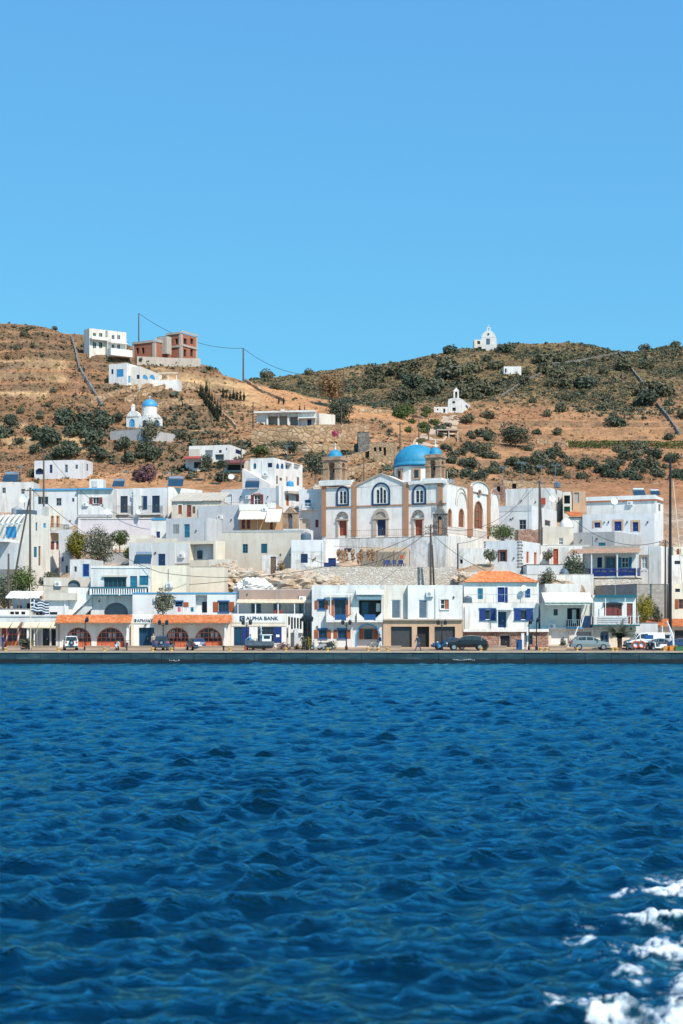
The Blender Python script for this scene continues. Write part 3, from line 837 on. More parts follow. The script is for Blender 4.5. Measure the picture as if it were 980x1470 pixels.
# ------------------------------------------------------------------ foliage
def leafmesh(name, lobes, n, size, mat, seed=0, flat=1.0, core=True, up=.3, clamp=True):
    """leaf-sized faces spread through a set of ellipsoid lobes (cx,cy,cz,rx,ry,rz)"""
    rng = np.random.RandomState(seed)
    vol = np.array([l[3]*l[4]*l[5] for l in lobes])**.7; pick = rng.choice(len(lobes), n, p=vol/vol.sum())
    L = np.array(lobes)[pick]
    d = rng.normal(size=(n, 3)); d /= np.linalg.norm(d, axis=1)[:, None]
    r = rng.uniform(.45, 1.06, n)**.6
    c = L[:, :3]+d*L[:, 3:]*r[:, None]
    if clamp: c[:, 2] = np.maximum(c[:, 2], .05*rng.rand(n))
    nrm = d+rng.normal(0, .55, (n, 3)); nrm[:, 2] += up; nrm /= np.linalg.norm(nrm, axis=1)[:, None]
    a = np.cross(nrm, rng.normal(size=(n, 3))); a /= np.linalg.norm(a, axis=1)[:, None]; b = np.cross(nrm, a)
    s = size*rng.uniform(.5, 1.3, n)[:, None]
    v = np.stack([c-a*s*.5, c-b*s*.32*flat+a*s*.1, c+a*s*.62, c+b*s*.36*flat], 1).reshape(-1, 3)
    f = np.arange(4*n).reshape(n, 4)
    lobt = rng.rand(len(lobes)); tint = np.clip(.35*lobt[pick]+.65*rng.rand(n), 0, 1)
    me = bpy.data.meshes.new(name); me.from_pydata(v.tolist(), [], f.tolist())
    at = me.attributes.new('tint', 'FLOAT', 'FACE'); at.data.foreach_set('value', tint.astype(np.float32))
    me.materials.append(MAT[mat])
    return me
def rand_lobes(rng, rx, ry, h, n, base=.0, sp=.55, lr=.5):
    out = []
    for i in range(n):
        a = rng.rand()*6.28; q = math.sqrt(rng.rand())*sp
        z = base+(h-base)*(.25+.5*rng.rand()*(1-q*.6)); k = lr*(.7+.6*rng.rand())
        out.append((math.cos(a)*q*rx, math.sin(a)*q*ry, z, rx*k, ry*k, (h-base)*k*.75))
    return out
def new_obj(name, me, parent=None):
    o = bpy.data.objects.new(name, me); COL.objects.link(o); o.parent = parent; return o
def tree(name, label, loc, h, r, mat='leaf_dark', trunk=.35, seed=1, n=900, leaf=.28, group=None, tm='wood', lobes=12, ry=None, spread=.55, lr=.42, root_d=.4):
    rng = np.random.RandomState(seed); root = thing(name, label, 'tree', loc, group)
    m = MB(); bz = h*trunk
    lb = rand_lobes(rng, r, ry or r, h, lobes, bz*.75, spread, lr)
    tr = max(.06, h*.022)
    m.tube([(0, 0, -root_d), (r*.04, 0, bz*.5), (0, r*.05, bz), (r*.05, 0, h*.6)], [tr*1.35, tr, tr*.85, tr*.35], 7)
    for l in lb[:7]:
        m.tube([(0, r*.04, bz*.85), (l[0]*.5, l[1]*.5, bz+(l[2]-bz)*.45), (l[0], l[1], l[2])], [tr*.6, tr*.4, tr*.15], 5)
    m.v = [(x+loc[0], y+loc[1], z+loc[2]) for x, y, z in m.v]
    m.build('trunk', tm, root)
    new_obj('crown', leafmesh('crown', lb, n, leaf, mat, seed), root)
    return root
# ------------------------------------------------------------------ the row along the quay
def merge(a, *bs):
    for b in bs:
        for c in kids(b.root): c.parent = a.root; c.location = b.root.location-a.root.location
        bpy.data.objects.remove(b.root)
    return a
def text(s, f, x0, y0, x1, y1, body, mat, name='lettering', out=.06, bold=.012):
    fc = s.faces[f]; u0, z0, u1, z1 = fc.rect(x0, y0, x1, y1)
    cu = bpy.data.curves.new(name, 'FONT'); cu.body = body; cu.extrude = .02; cu.offset = bold; cu.size = 1; cu.materials.append(MAT[mat])
    o = bpy.data.objects.new(name, cu); COL.objects.link(o); o.parent = s.root
    bpy.context.view_layer.update()
    bb = [Vector(c) for c in o.bound_box]; w = max(c.x for c in bb)-min(c.x for c in bb); hh = max(c.y for c in bb)-min(c.y for c in bb)
    o.scale = ((u1-u0)/w, (z1-z0)/hh, 1); o.rotation_euler = (R(90), 0, -s.a)
    o.location = fc.pt(u0-min(c.x for c in bb)*(u1-u0)/w, z0-min(c.y for c in bb)*(z1-z0)/hh, out)-s.root.location
    dg = bpy.context.evaluated_depsgraph_get(); me = bpy.data.meshes.new_from_object(o.evaluated_get(dg)); o2 = bpy.data.objects.new(name, me); COL.objects.link(o2)
    o2.parent = s.root; o2.location = o.location; o2.rotation_euler = o.rotation_euler; o2.scale = o.scale; bpy.data.objects.remove(o)
    return o2
YF = 163.0
def arched_joinery(h, x0, y0, x1, y1):
    w = h.win('F', x0, y0, x1, y1, fr='arch_red', arch=True, mull=(6, 4), fw=.10)
    fc = h.F; a, z0, b, z1 = fc.rect(x0, y0, x1, y1)
    m = MB(); n = 6
    for i in range(n):
        m.box(fc.pt(a+.12+(b-a-.24)*i/n, z0+.05, -.15), fc.u*((b-a-.24)/n-.04), Vector((0, 0, .7)), fc.n*.06)
    m.build('panel', 'arch_red', w)
    m = MB()
    for i in range(5):
        if random.random() < .7:
            u = a+.3+(b-a-.6)*i/5; m.box(fc.pt(u, z0+1.05, -.155), fc.u*.35, Vector((0, 0, random.uniform(.5, .9))), fc.n*.01)
    if m.v: m.build('curtain', 'curtain', w)
# cafe on the far left
h = H('cafe_building', 'low cafe with cream awnings and red framed glass front by the flag', 'cafe', -60, 85, 883, 931, YF, depth=8, wall='pale_grey')
for x0, x1 in ((2, 9), (10, 25), (27, 41)):
    h.win('F', x0, 901, x1, 930, fr='red' if x0 != 27 else 'brown', mull=(2, 3), fw=.12)
h.door('F', 61, 902, 71, 930, 'black', glass='glass'); h.door('F', 73, 903, 80, 930, 'black', rec=.6)
h.win('F', 46, 904, 51, 929, fr='dark_grey', mull=(1, 2)); h.win('F', 53, 903, 59.5, 929, fr='white_paint', mull=(1, 1), glass='curtain')
h.box('lower_panel', 'F', 9, 921, 25.5, 929.5, 0, .06, 'rust')
for x0, x1 in ((-40, -16), (-14, 17), (19, 29), (30, 33), (36, 57), (58, 75), (76, 83)): h.awning('F', x0, 893.5, x1, 900, 1.5, 'cream_paint' if x0 not in (30,) else 'wood')
h.box('pillar', 'F', 42, 900, 44.5, 931, 1.1, 1.35, 'white'); h.box('pillar', 'F', 51, 900, 52.5, 931, .9, 1.05, 'white')
h.box('cornice', 'F', -58, 883, 84.5, 885, .0, .12, 'pale_grey'); h.finish()
# arcades with tiled eaves
def arcade(label, x0, x1, arches, xr):
    h = H('arcade_building', label, 'restaurant', x0, x1, 885, 931, YF, depth=7, wall='white')
    for a, b in arches: arched_joinery(h, a, 900.5, b, 930)
    h.tiles('F', x0-1, 884, xr, 895.3, 1.5); h.box('eave_fascia', 'F', x0, 894.2, xr-1, 896, .9, 1.05, 'cream')
    return h
h = arcade('white arcade with two red glazed arches below an orange tiled eave beside the pharmacy', 84, 187, ((94, 131), (138.5, 178.5)), 190)
h.box('column', 'F', 183.5, 897, 186.5, 931, .7, 1.1, 'white'); h.finish()
h = arcade('white arcade with two red glazed arches below an orange tiled eave beside the bank', 222, 331, ((237, 271), (279, 319)), 332.5)
h.box('column', 'F', 323, 897, 326, 931, .7, 1.1, 'white')
m = MB(); m.lathe((0, 0, 0), [(0, .0), (.38, .0), (.38, .06), (0, .06)], 20); o = m.build('round_sign', 'teal', h.root); o.rotation_euler = (R(90), 0, 0); o.location = h.F.pt(h.F.t(316), ZZ(919, YF), .3)-h.root.location
h.finish()
h = H('pharmacy', 'narrow white pharmacy with dark doorway between the two tiled arcades', 'pharmacy', 187.3, 221.7, 882, 931, YF, depth=7, wall='white')
h.door('F', 199, 901, 221, 929, 'navy', glass='glass_blue', panels=(3, 1), rec=.5); h.box('sign_board', 'F', 188, 883, 221, 895, 0, .08, 'white')
text(h, 'F', 192, 888.5, 225, 893.2, 'ΦΑΡΜΑΚΕΙΟ', 'navy', out=.1); h.box('column', 'F', 188.5, 896, 191.5, 931, 0, .35, 'cream')
h.box('wall_lamp', 'F', 208, 895, 211, 896.5, .08, .3, 'green'); h.finish()
# bank
h = H('bank_building', 'single storey white bank with dark blue windows and lettered fascia', 'bank', 331.3, 411, 881, 931, YF, depth=6, wall='white')
h.win('F', 335.5, 900, 357.5, 927, fr='dark_grey', mull=(2, 1), glass='glass_blue'); h.win('F', 369.5, 900, 404, 923, fr='dark_grey', mull=(3, 1))
h.box('poster', 'F', 393, 900.8, 403.5, 922.5, -.15, -.05, 'cobalt'); h.box('poster', 'F', 396, 911, 401, 914.5, -.04, -.02, 'white_paint')
h.box('poster', 'F', 347.5, 901, 356.8, 926.5, -.15, -.06, 'cobalt')
h.box('fascia', 'F', 333, 882.5, 409, 894, 0, .10, 'white'); h.box('lower_band', 'F', 332, 894.2, 410, 899, 0, .05, 'cream')
text(h, 'F', 353, 885, 399.5, 890.3, 'ALPHA BANK', 'navy', out=.12, bold=.02); sg = h.box('logo_sign', 'F', 344, 884.2, 351.3, 891.6, .1, .17, 'navy')
fc = h.F; a, z0, b, z1 = fc.rect(345.6, 885.8, 349.7, 890); m = MB()
for i in range(7): t0 = .3+i*.75; m.bar(fc.pt((a+b)/2+.13*math.cos(t0), (z0+z1)/2+.16*math.sin(t0), .18), fc.pt((a+b)/2+.13*math.cos(t0+.75), (z0+z1)/2+.16*math.sin(t0+.75), .18), .05, .03)
m.build('emblem', 'white_paint', sg); h.rail('F', 358, 917, 369, 930, .8, 'dark_grey', slab=None, gap=.35); h.finish()
# houses above the arcade and bank
h = H('house', 'pale house with brown shutters and washing line above the right arcade', 'house', 190, 342, 850.5, 884, 169.5, depth=5, wall='white_blue')
h.win('F', 251, 864, 262, 871, sh=None, lin='blue', fr='blue'); h.box('shutter', 'F', 263, 864.5, 270.5, 871.5, 0, .06, 'brown')
h.dark('F', 280.5, 854, 297, 879.5, 'white_blue', rec=.9, name='recess'); h.win('F', 313.5, 864, 328, 878.5, fr='blue', sh='brown', shw=.62, lin='blue', sill='blue', mull=(3, 1))
h.box('doorway', 'F', 289, 864, 296.5, 879.5, -.88, -.8, 'black')
h.box('parapet_trim', 'F', 191, 850.5, 341.5, 852, 0, .1, 'sky_blue'); h.finish()
m = MB()
pts = [P(254+i*1.5, 871.5+.6*math.sin(i/20*3.14), 168.4) for i in range(20)]; m.tube(pts, .012, 4)
wl = m.build('washing_line', 'grey_paint', origin=pts[0]); tag(wl, 'washing line strung across the front of the pale shuttered house', 'washing line')
for i, (c, nm) in enumerate((('pink', 'pink towel hanging on the washing line'), ('white_paint', 'white sheet hanging beside the pink towel'), ('white_paint', 'narrow white shirt hanging right of the wide white sheet'), ('teal', 'teal cloth hanging at the right end of the washing line'))):
    x = 255+i*6.2; m = MB(); g = [[P(x+k*4/8, 871.7+j*6.5/4, 168.4)+Vector((0, .05*math.sin(k*1.1+i+j*.4), 0)) for k in range((5 if i == 2 else 9))] for j in range(5)]
    for a, b in zip(g, g[1:]):
        for k in range(len(a)-1): m.face([a[k], a[k+1], b[k+1], b[k]])
    o = m.build('hanging_cloth', c, origin=g[0][0]); o.modifiers.new('thick', 'SOLIDIFY').thickness = .015; tag(o, nm, 'laundry', 'laundry on the line')
h = H('house', 'terrace house with striped awning and white posts above the bank', 'house', 342.4, 447, 846, 884, 169, depth=5.5, wall='white_blue')
h.box('parapet_band', 'F', 343, 846.5, 446.5, 860, 0, .08, 'taupe'); h.awning('F', 341, 860.5, 447, 864.5, 2.2, 'cream_paint', scal=True)
for x0, x1 in ((360, 375), (392, 403), (429, 438)): h.door('F', x0, 866, x1, 881, 'grey_paint', glass='glass_blue', panels=(2, 1))
for x in (342.6, 367.5, 399.5, 423, 436.5): h.box('post', 'F', x, 864, x+1.1, 882, 2.0, 2.12, 'white_paint')
h.box('roof_sign', 'F', 393.5, 876, 407, 881, 1.9, 2.1, 'maroon'); h.finish()
# slatted stair beside bank
h = H('stair_block', 'white outside stair wall with dark slanted slots right of the bank', 'staircase', 411.4, 434.5, 881, 906, YF+.3, depth=4, wall='white', roof='white', deep=.2)
for i in range(5): h.dark('F', 413.3+i*4.2, 885+i*.7, 416+i*4.2, 903, 'dark_inside', rec=.5)
g2 = H('stair_block', '', 'staircase', 411.4, 420, 906, 931, YF+.3, depth=4, wall='white_blue', roof='white', par_=0) if False else None
h.box('gate_pier', 'F', 414, 897, 417, 931, .2, .5, 'white'); h.box('gate_pier', 'F', 422.5, 902, 428, 931, .1, .6, 'pale_grey'); h.box('stair_base', 'F', 411.5, 906.2, 434.3, 931, -3.5, -.4, 'pale_grey'); h.finish()
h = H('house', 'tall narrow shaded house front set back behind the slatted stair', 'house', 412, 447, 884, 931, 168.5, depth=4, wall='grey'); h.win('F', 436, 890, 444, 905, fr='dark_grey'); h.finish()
# brown shutters
h = H('house', 'two storey white house with brown shutters and stepped blue balconies', 'house', 447.4, 549.6, 840, 932, YF, depth=8, wall='white')
h.win('F', 456.5, 862, 466, 874.5, fr='blue', sh='brown', shw=.38, sill='blue', lin='blue', mull=(2, 1))
h.win('F', 480, 861, 496, 889, fr='blue', sh='rust', shw=.55, lin='blue', mull=(2, 1))
h.win('F', 457, 904, 469, 916.5, fr='blue', sh='brown', shw=.45, sill='blue', lin='blue'); h.win('F', 484.5, 904, 497, 916.5, fr='blue', sh='brown', shw=.45, sill='blue', lin='blue')
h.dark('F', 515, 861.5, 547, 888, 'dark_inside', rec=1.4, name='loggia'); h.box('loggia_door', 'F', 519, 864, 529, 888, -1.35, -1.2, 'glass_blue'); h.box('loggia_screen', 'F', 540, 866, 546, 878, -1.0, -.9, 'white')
fc, *_ = h.hole('F', 511.5, 897, 544.5, 930.5, True, 1.3); a, z0, b, z1 = fc.rect(511.5, 897, 544.5, 930.5)
m = MB(); m.face([fc.pt(p, q, -1.28) for p, q in h.outline(a, z0, b, z1, True)]); rc = m.build('porch_recess', 'white_blue', h.root)
m = MB(); q = fc.rect(523, 903, 535, 918); m.box(fc.pt(q[0], q[1], -1.2), fc.u*(q[2]-q[0]), Vector((0, 0, q[3]-q[1])), fc.n*.04); m.build('porch_window', 'glass', rc)
for x in (516, 536): m = MB(); q = fc.rect(x, 903, x+6, 918); m.box(fc.pt(q[0], q[1], -1.2), fc.u*(q[2]-q[0]), Vector((0, 0, q[3]-q[1])), fc.n*.07); m.build('shutter', 'brown', rc)
h.arch_band('arch_trim', 'F', 510, 895.5, 546, 930.5, .14, .06, 'sky_blue')
def stepped(x0, x1, yt, yb, n, out, mid):
    fc = h.F; m = MB(); wv = (x1-x0)/2*mid/n
    for i in range(n):
        for a, b in ((x0+i*wv, x0+(i+1)*wv), (x1-(i+1)*wv, x1-i*wv)):
            q = fc.rect(a, yt+(yb-yt)*.8*i/n, b, yb); m.box(fc.pt(q[0], q[1], .003+i*.002), fc.u*(q[2]-q[0]), Vector((0, 0, q[3]-q[1])), fc.n*out)
    o = m.build('balcony_wall', 'white', h.root)
    q = fc.rect(x0+n*wv, yt+3, x1-n*wv, yb-1); m = MB(); m.box(fc.pt(q[0], q[1], out-.12), fc.u*(q[2]-q[0]), Vector((0, 0, q[3]-q[1])), fc.n*.05); m.build('balcony_panel', 'blue', o)
    q = fc.rect(x0, yb, x1, yb+2); m = MB(); m.box(fc.pt(q[0], q[1], .003), fc.u*(q[2]-q[0]), Vector((0, 0, q[3]-q[1])), fc.n*(out-.02)); m.build('balcony_slab', 'white', o)
stepped(468, 509, 879, 891, 5, .9, .6); stepped(512, 549, 879, 891, 5, .7, .55)
h.box('pergola_beam', 'F', 468, 852, 506, 854, .3, .9, 'white_paint')
for x in (474, 500): h.box('pergola_post', 'F', x, 854, x+1.2, 882, .75, .87, 'white_paint')
h.tiles('F', 511, 848, 550, 855, 1.0, 'canopy', mat='white_paint', pitch=.3); h.box('canopy_beam', 'F', 512, 856.5, 548, 860.5, .1, .6, 'white_paint'); h.finish()
# garages
a_ = H('house', 'white and tan building with three dark garage doors and plain upper floor', 'house', 550, 664, 889.5, 933, YF-.25, depth=9, wall='beige', parapet=0, roof='beige')
a_.dark('F', 561, 899.5, 591, 932, 'slate', rec=.4, name='garage_door', slats='dark_grey'); a_.dark('F', 598.5, 899.5, 616, 932, 'dark_inside', rec=.6, name='garage_door'); a_.dark('F', 623.5, 899.5, 653, 932, 'slate', rec=.4, name='garage_door', slats='dark_grey')
a_.box('ledge', 'F', 550, 888.6, 663.8, 890.6, 0, .3, 'concrete'); a_.finish()
b_ = H('x', '', 'house', 550, 585, 840, 889, YF+.75, depth=8, wall='white', deep=.05); b_.door('F', 561.5, 861, 575, 888, 'slate', fr='white_paint', panels=(1, 1)); b_.finish()
c_ = H('x', '', 'house', 585.2, 663.8, 840, 889, YF, depth=8.7, wall='white', deep=.05); c_.door('F', 600.5, 861, 613.5, 888, 'slate', fr='white_paint', panels=(1, 1))
c_.win('F', 632, 860.5, 644, 874.5, cl='rust', half='r', sur='white', surw=.15, sill='white'); c_.finish(); merge(a_, b_, c_)
# blue shutters
a_ = H('house', 'house with deep blue shutters, hipped orange tile roof and stone ground floor', 'house', 664.4, 787, 905.5, 932, YF, depth=9, wall='red_stone', parapet=0, roof='cream')
a_.door('F', 717, 911, 733, 931, 'black', fr='white_paint', rec=.35); a_.win('F', 754, 911, 764, 925, fr='dark_grey', sur='grey_stone', surw=.12); a_.box('terrace_edge', 'F', 664.5, 903, 787, 907, -.3, .35, 'white'); a_.box('blue_door', 'F', 664.5, 904, 668, 905, 0, .1, 'white'); a_.finish()
b_ = H('x', '', 'house', 664.4, 773, 866, 905, YF+.9, depth=8, wall='white_worn', deep=.05)
b_.win('F', 688.5, 875, 711, 890, cl=None, fr='white_paint', mull=(3, 1), sill='blue', lin='blue'); b_.box('shutter', 'F', 688, 875.2, 696.5, 889.8, .0, .07, 'cobalt'); b_.box('shutter', 'F', 704.5, 875.2, 711.5, 889.8, .0, .07, 'cobalt')
b_.win('F', 738, 875, 764.5, 890, fr='white_paint', mull=(3, 1), sill='blue', lin='blue'); b_.box('shutter', 'F', 738, 875.2, 747.5, 889.8, .0, .07, 'cobalt'); b_.box('shutter', 'F', 755, 875.2, 764.5, 889.8, .0, .07, 'cobalt')
b_.door('F', 713.5, 877, 728, 902, 'navy', fr='white_paint', glass='glass_blue', panels=(3, 1)); b_.box('porch_canopy', 'F', 711, 872.5, 735, 875.5, .1, 1.1, 'white_paint')
for x in (712, 733): b_.box('porch_post', 'F', x, 875.5, x+1, 903, .95, 1.05, 'white_paint')
b_.rail('F', 666, 853.5, 771, 866, .06, 'grey_paint', slab=None, gap=1.4); b_.finish()
c_ = H('x', '', 'house', 666, 773, 836, 866, YF+3, depth=6, wall='white', parapet=0, deep=.05)
c_.win('F', 685.5, 844.5, 693, 860, cl='teal', fr='blue'); c_.door('F', 714, 843, 724, 864.5, 'cobalt', sur='white_paint', surw=.1); c_.box('shutter', 'F', 724.5, 843, 728.5, 864.5, .02, .08, 'cobalt'); c_.win('F', 753.5, 845, 761, 858, cl='blue')
def hip(h, x0, x1, xa, xb, yt, yb, up):
    fc = h.F; u0, z0, u1, z1 = fc.rect(x0, yt, x1, yb); ua, ub = fc.t(xa), fc.t(xb); m = MB(); rows = 22; D = up
    def row(k, side):
        l, r = u0+(ua-u0)*k, u1+(ub-u1)*k
        if side == 'f': n = 180; return [fc.pt(l+(r-l)*i/n, z0+(z1-z0)*k+.05*abs(math.sin(((l+(r-l)*i/n)-u0)/.26*math.pi))+random.uniform(0, .01), .35-D*k) for i in range(n+1)]
        n = 60; y0, y1 = .35-D*k, -(h.D+.35)+D*k; x = l if side == 'l' else r
        return [fc.pt(x, z0+(z1-z0)*k+.05*abs(math.sin(i*.9)), y0+(y1-y0)*i/n) for i in range(n+1)]
    for sd in 'flr':
        g = []
        for j in range(rows+1):
            g.append(row(j/rows, sd))
            if 0 < j < rows: g.append([p+Vector((0, 0, .03)) for p in g[-1]])
        for a, b in zip(g, g[1:]):
            for i in range(len(a)-1): m.face([a[i], a[i+1], b[i+1], b[i]])
    l, r = fc.pt(u0, z0, .35), fc.pt(u1, z0, .35); lb, rb = fc.pt(u0, z0, -h.D-.35), fc.pt(u1, z0, -h.D-.35)
    m.face([l, r, rb, lb]); m.face([lb, rb, fc.pt(ub, z1, -h.D-.35+D), fc.pt(ua, z1, -h.D-.35+D)])
    m.build('hipped_roof', 'roof_tile', h.root)
    m = MB(); m.tube([fc.pt(ua, z1+.04, .35-D), fc.pt(ub, z1+.04, .35-D)], .12, 6)
    for a, b in (((u0, z0), (ua, z1)), ((u1, z0), (ub, z1))): m.tube([fc.pt(a[0], a[1]+.05, .35), fc.pt(b[0], b[1]+.05, .35-D)], .1, 6)
    m.build('ridge_tiles', 'roof_tile', h.root)
c_.no_roof = True; hip(c_, 667, 772, 693, 736, 820.5, 836, 3.3); c_.finish(); merge(a_, b_, c_)
# tent roofed house
a_ = H('house', 'white house with a slanting white canopy roof and blue railed corner balcony', 'house', 776, 850, 866, 932, YF+.4, depth=9, wall='white')
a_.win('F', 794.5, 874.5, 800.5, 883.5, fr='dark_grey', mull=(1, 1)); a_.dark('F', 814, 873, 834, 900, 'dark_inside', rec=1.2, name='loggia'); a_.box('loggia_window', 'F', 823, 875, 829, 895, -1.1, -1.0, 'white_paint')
a_.rail('F', 812, 889.5, 835, 900.5, .5, 'white_paint', slab='sky_blue', gap=.22, w=.05); a_.dark('F', 791, 906, 817, 924, 'white', rec=.25, name='niche'); a_.dark('F', 827.5, 907, 849, 931, 'grey_paint', rec=.3, name='roller_door', slats='grey_paint')
a_.awning('F', 777, 851, 846, 864, 2.6, 'tarp', 'canopy_roof'); a_.box('canopy_beam', 'F', 778, 864.5, 842, 868.5, 2.3, 2.5, 'tarp'); a_.box('floor_band', 'F', 776.5, 900.8, 850, 903, 0, .25, 'white')
m = MB(); m.bar(P(843, 866, YF-1), P(834, 899, YF-.5), .12); m.bar(P(830, 899, YF-.6), P(818, 929, YF-2.2), .07); m.build('canopy_strut', 'white_paint', a_.root)
a_.box('blue_curtain', 'F', 836, 884, 848, 901, .25, .4, 'navy'); a_.finish()
# balcony house
h = H('house', 'house with white lattice balcony, rolled brown blind and teal cornice', 'house', 850.4, 912.5, 854, 932, YF, depth=9, wall='white', x2=None)
h.box('cornice', 'F', 854, 854, 912.3, 858, 0, .35, 'dark_teal'); h.win('F', 867, 867, 892.5, 884, cl='maroon', lin='slate'); h.door('F', 899.5, 866, 908, 895.5, 'maroon', panels=(1, 3))
h.arch_band('awning_frame', 'F', 865.5, 864, 894, 868, .06, .35, 'slate')
bal = h.rail('F', 848.5, 884.5, 916, 896.5, 1.0, 'white_paint', slab='dark_teal', gap=.5, w=.05)
fc = h.F; m = MB(); u0, z0, u1, z1 = fc.rect(855, 885.5, 899, 896)
n = 18
for i in range(n):
    a = u0+(u1-u0)*i/n; d = (u1-u0)/n
    for p, q in (((0, 0), (1, 1)), ((1, 0), (0, 1)), ((0, .5), (.5, 1)), ((.5, 0), (1, .5)), ((0, .5), (.5, 0)), ((.5, 1), (1, .5))): m.bar(fc.pt(a+d*p[0], z0+(z1-z0)*p[1], .97), fc.pt(a+d*q[0], z0+(z1-z0)*q[1], .97), .035, .03)
m.box(fc.pt(u0, z0, .9), fc.u*(u1-u0), Vector((0, 0, z1-z0)), fc.n*.02)
m.build('lattice', 'white_paint', bal)
h.door('F', 861.5, 905, 873.5, 930.5, 'slate', arch=True, glass='glass_blue', panels=(2, 1)); h.win('F', 878, 912, 884, 925, cl='blue') if False else None
h.box('lower_wall', 'F', 851, 898.5, 861, 931.3, .0, .04, 'cream'); h.box('lower_wall', 'F', 874, 898.5, 912, 931.3, .0, .04, 'cream')
for x in (866.5, 894.5): h.box('drop_post', 'F', x, 859, x+.9, 884, .85, .92, 'white_paint')
h.finish()
# walls at the right end
h = H('yard_wall', 'plain pale rendered yard wall behind the white van', 'wall', 912.8, 944, 893.5, 931, YF+1, depth=.5, wall='pale_grey', parapet=0, roof='pale_grey', roofname='coping'); h.finish()
h = H('block_wall', 'tall grey concrete block wall behind the flowering bush', 'wall', 914, 957, 838, 889, 172.5, yaw=-14, depth=.6, wall='blockwork', parapet=0, roof='concrete', roofname='coping'); h.finish()
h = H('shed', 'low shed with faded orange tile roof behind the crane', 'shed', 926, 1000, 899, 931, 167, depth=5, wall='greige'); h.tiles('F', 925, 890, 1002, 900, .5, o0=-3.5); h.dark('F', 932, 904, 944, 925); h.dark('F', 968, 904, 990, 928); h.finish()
h = H('house', 'cream house cut by the right edge beyond the block wall', 'house', 963.5, 1040, 838, 893, 173.5, depth=8, wall='cream'); h.win('F', 974, 860, 984, 874, fr='brown', sh='brown'); h.win('F', 969, 845, 976, 850, fr='dark_grey', mull=(1, 1)); h.finish()
# left: terraces above the cafe
h = H('terrace_house', 'grey rendered terrace house above the cafe with concrete beam', 'house', 64, 98, 862, 890, 170, depth=4, wall='white_blue'); h.win('F', 71, 878.5, 82, 882.5, fr='dark_grey', mull=(1, 1)); h.box('beam', 'F', 63.5, 851, 110, 861.5, -.3, .5, 'greige'); h.box('pipe', 'F', 92.5, 862, 94, 884, .02, .15, 'white_paint'); h.finish()
h = H('porch', 'flat roofed porch on thin posts above the cafe awnings', 'porch', 18, 63.5, 860, 884, 171.5, depth=2.5, wall='pale_grey'); h.win('F', 23, 868, 32, 880, fr='white_paint'); h.dark('F', 38, 866, 60, 883)
h.awning('F', 15, 849, 63, 857, 2.5, 'white_paint', 'porch_roof', valance=.2)
for x in (20, 33, 61): h.box('post', 'F', x, 856, x+1.2, 885, 2.3, 2.42, 'wood')
h.finish()
h = H('terrace_wall', 'low white terrace wall with square openings above the cafe', 'wall', -40, 41, 873.5, 889, 168, depth=.4, wall='white', parapet=0, roof='white', roofname='coping')
for x in (14, 21, 30): h.dark('F', x, 878, x+6, 882, rec=.3)
h.finish()
# white stair with raking wall
m = MB(); Y = 170.3; a = P(97, 883, Y); pts = [P(97.5, 890, Y), P(97.5, 843.5, Y), P(131, 843.5, Y), P(131, 857, Y), P(104, 882, Y), P(104, 890, Y)]
rt = thing('staircase', 'white outside staircase raking down beside the balustraded blue house', 'staircase', P(112, 886, Y))
m.prism(pts, (0, .35, 0)); m.build('raking_wall', 'white', rt)
m = MB()
for i in range(12): q = P(104+i*2.3, 883-i*2.15, Y+.4); m.box(q-Vector((0, 0, 1.2)), (.19, 0, 0), (0, 1.4, 0), (0, 0, 1.2))
m.build('steps', 'pale_grey', rt); m = MB(); m.box(P(97.5, 890, Y+1.9), (2.7, 0, 0), (0, .3, 0), (0, 0, 3.4)); m.build('back_wall', 'white_blue', rt)
# balustraded blue house
h = H('house', 'house with white balustrade balcony and teal doors above the left arcade', 'house', 130, 216, 812, 889, 171, depth=5, wall='white')
h.win('F', 149, 828.5, 181, 843, fr='teal', mull=(5, 1), glass='glass'); h.door('F', 186.5, 827, 196.5, 843.5, 'teal'); h.win('F', 201, 827, 212, 840, cl='teal', sur='teal', surw=.05)
h.dark('F', 149, 865, 183.5, 882.5, 'slate', rec=.6, name='arched_window', arch=True); h.win('F', 195, 868, 206, 883, fr='white_paint', sur='white_blue', surw=.3); h.box('hood', 'F', 147, 825.5, 183, 828, 0, .3, 'greige'); h.box('parapet_line', 'F', 131, 814.5, 215.5, 815.5, 0, .08, 'white')
bal = h.rail('F', 130, 844.5, 213.5, 853.5, 1.2, 'white_paint', slab='dark_teal', gap=.27, w=.12, posts=(132, 173.5, 211)); h.box('balcony_panel', 'F', 131, 845, 213, 853, .98, 1.05, 'dark_teal'); h.box('top_rail', 'F', 130, 842.6, 213.5, 844.4, 1.06, 1.3, 'dark_teal')  # balcony_panel: dark sheet added behind the balusters so their gaps read dark
h.finish()
h = H('house_wing', 'blank cream rendered house wall right of the balustraded house', 'house', 216.4, 267, 812, 885, 172, depth=5, wall='cream'); h.finish()
# ------------------------------------------------------------------ the town climbing behind
def simple(label, x0, x1, top, base, Y, wall='white', yaw=0, x2=None, depth=7, cat='house', name='house', **k):
    return H(name, label, cat, x0, x1, top, base, Y, yaw=yaw, x2=x2, depth=depth, wall=wall, **k)
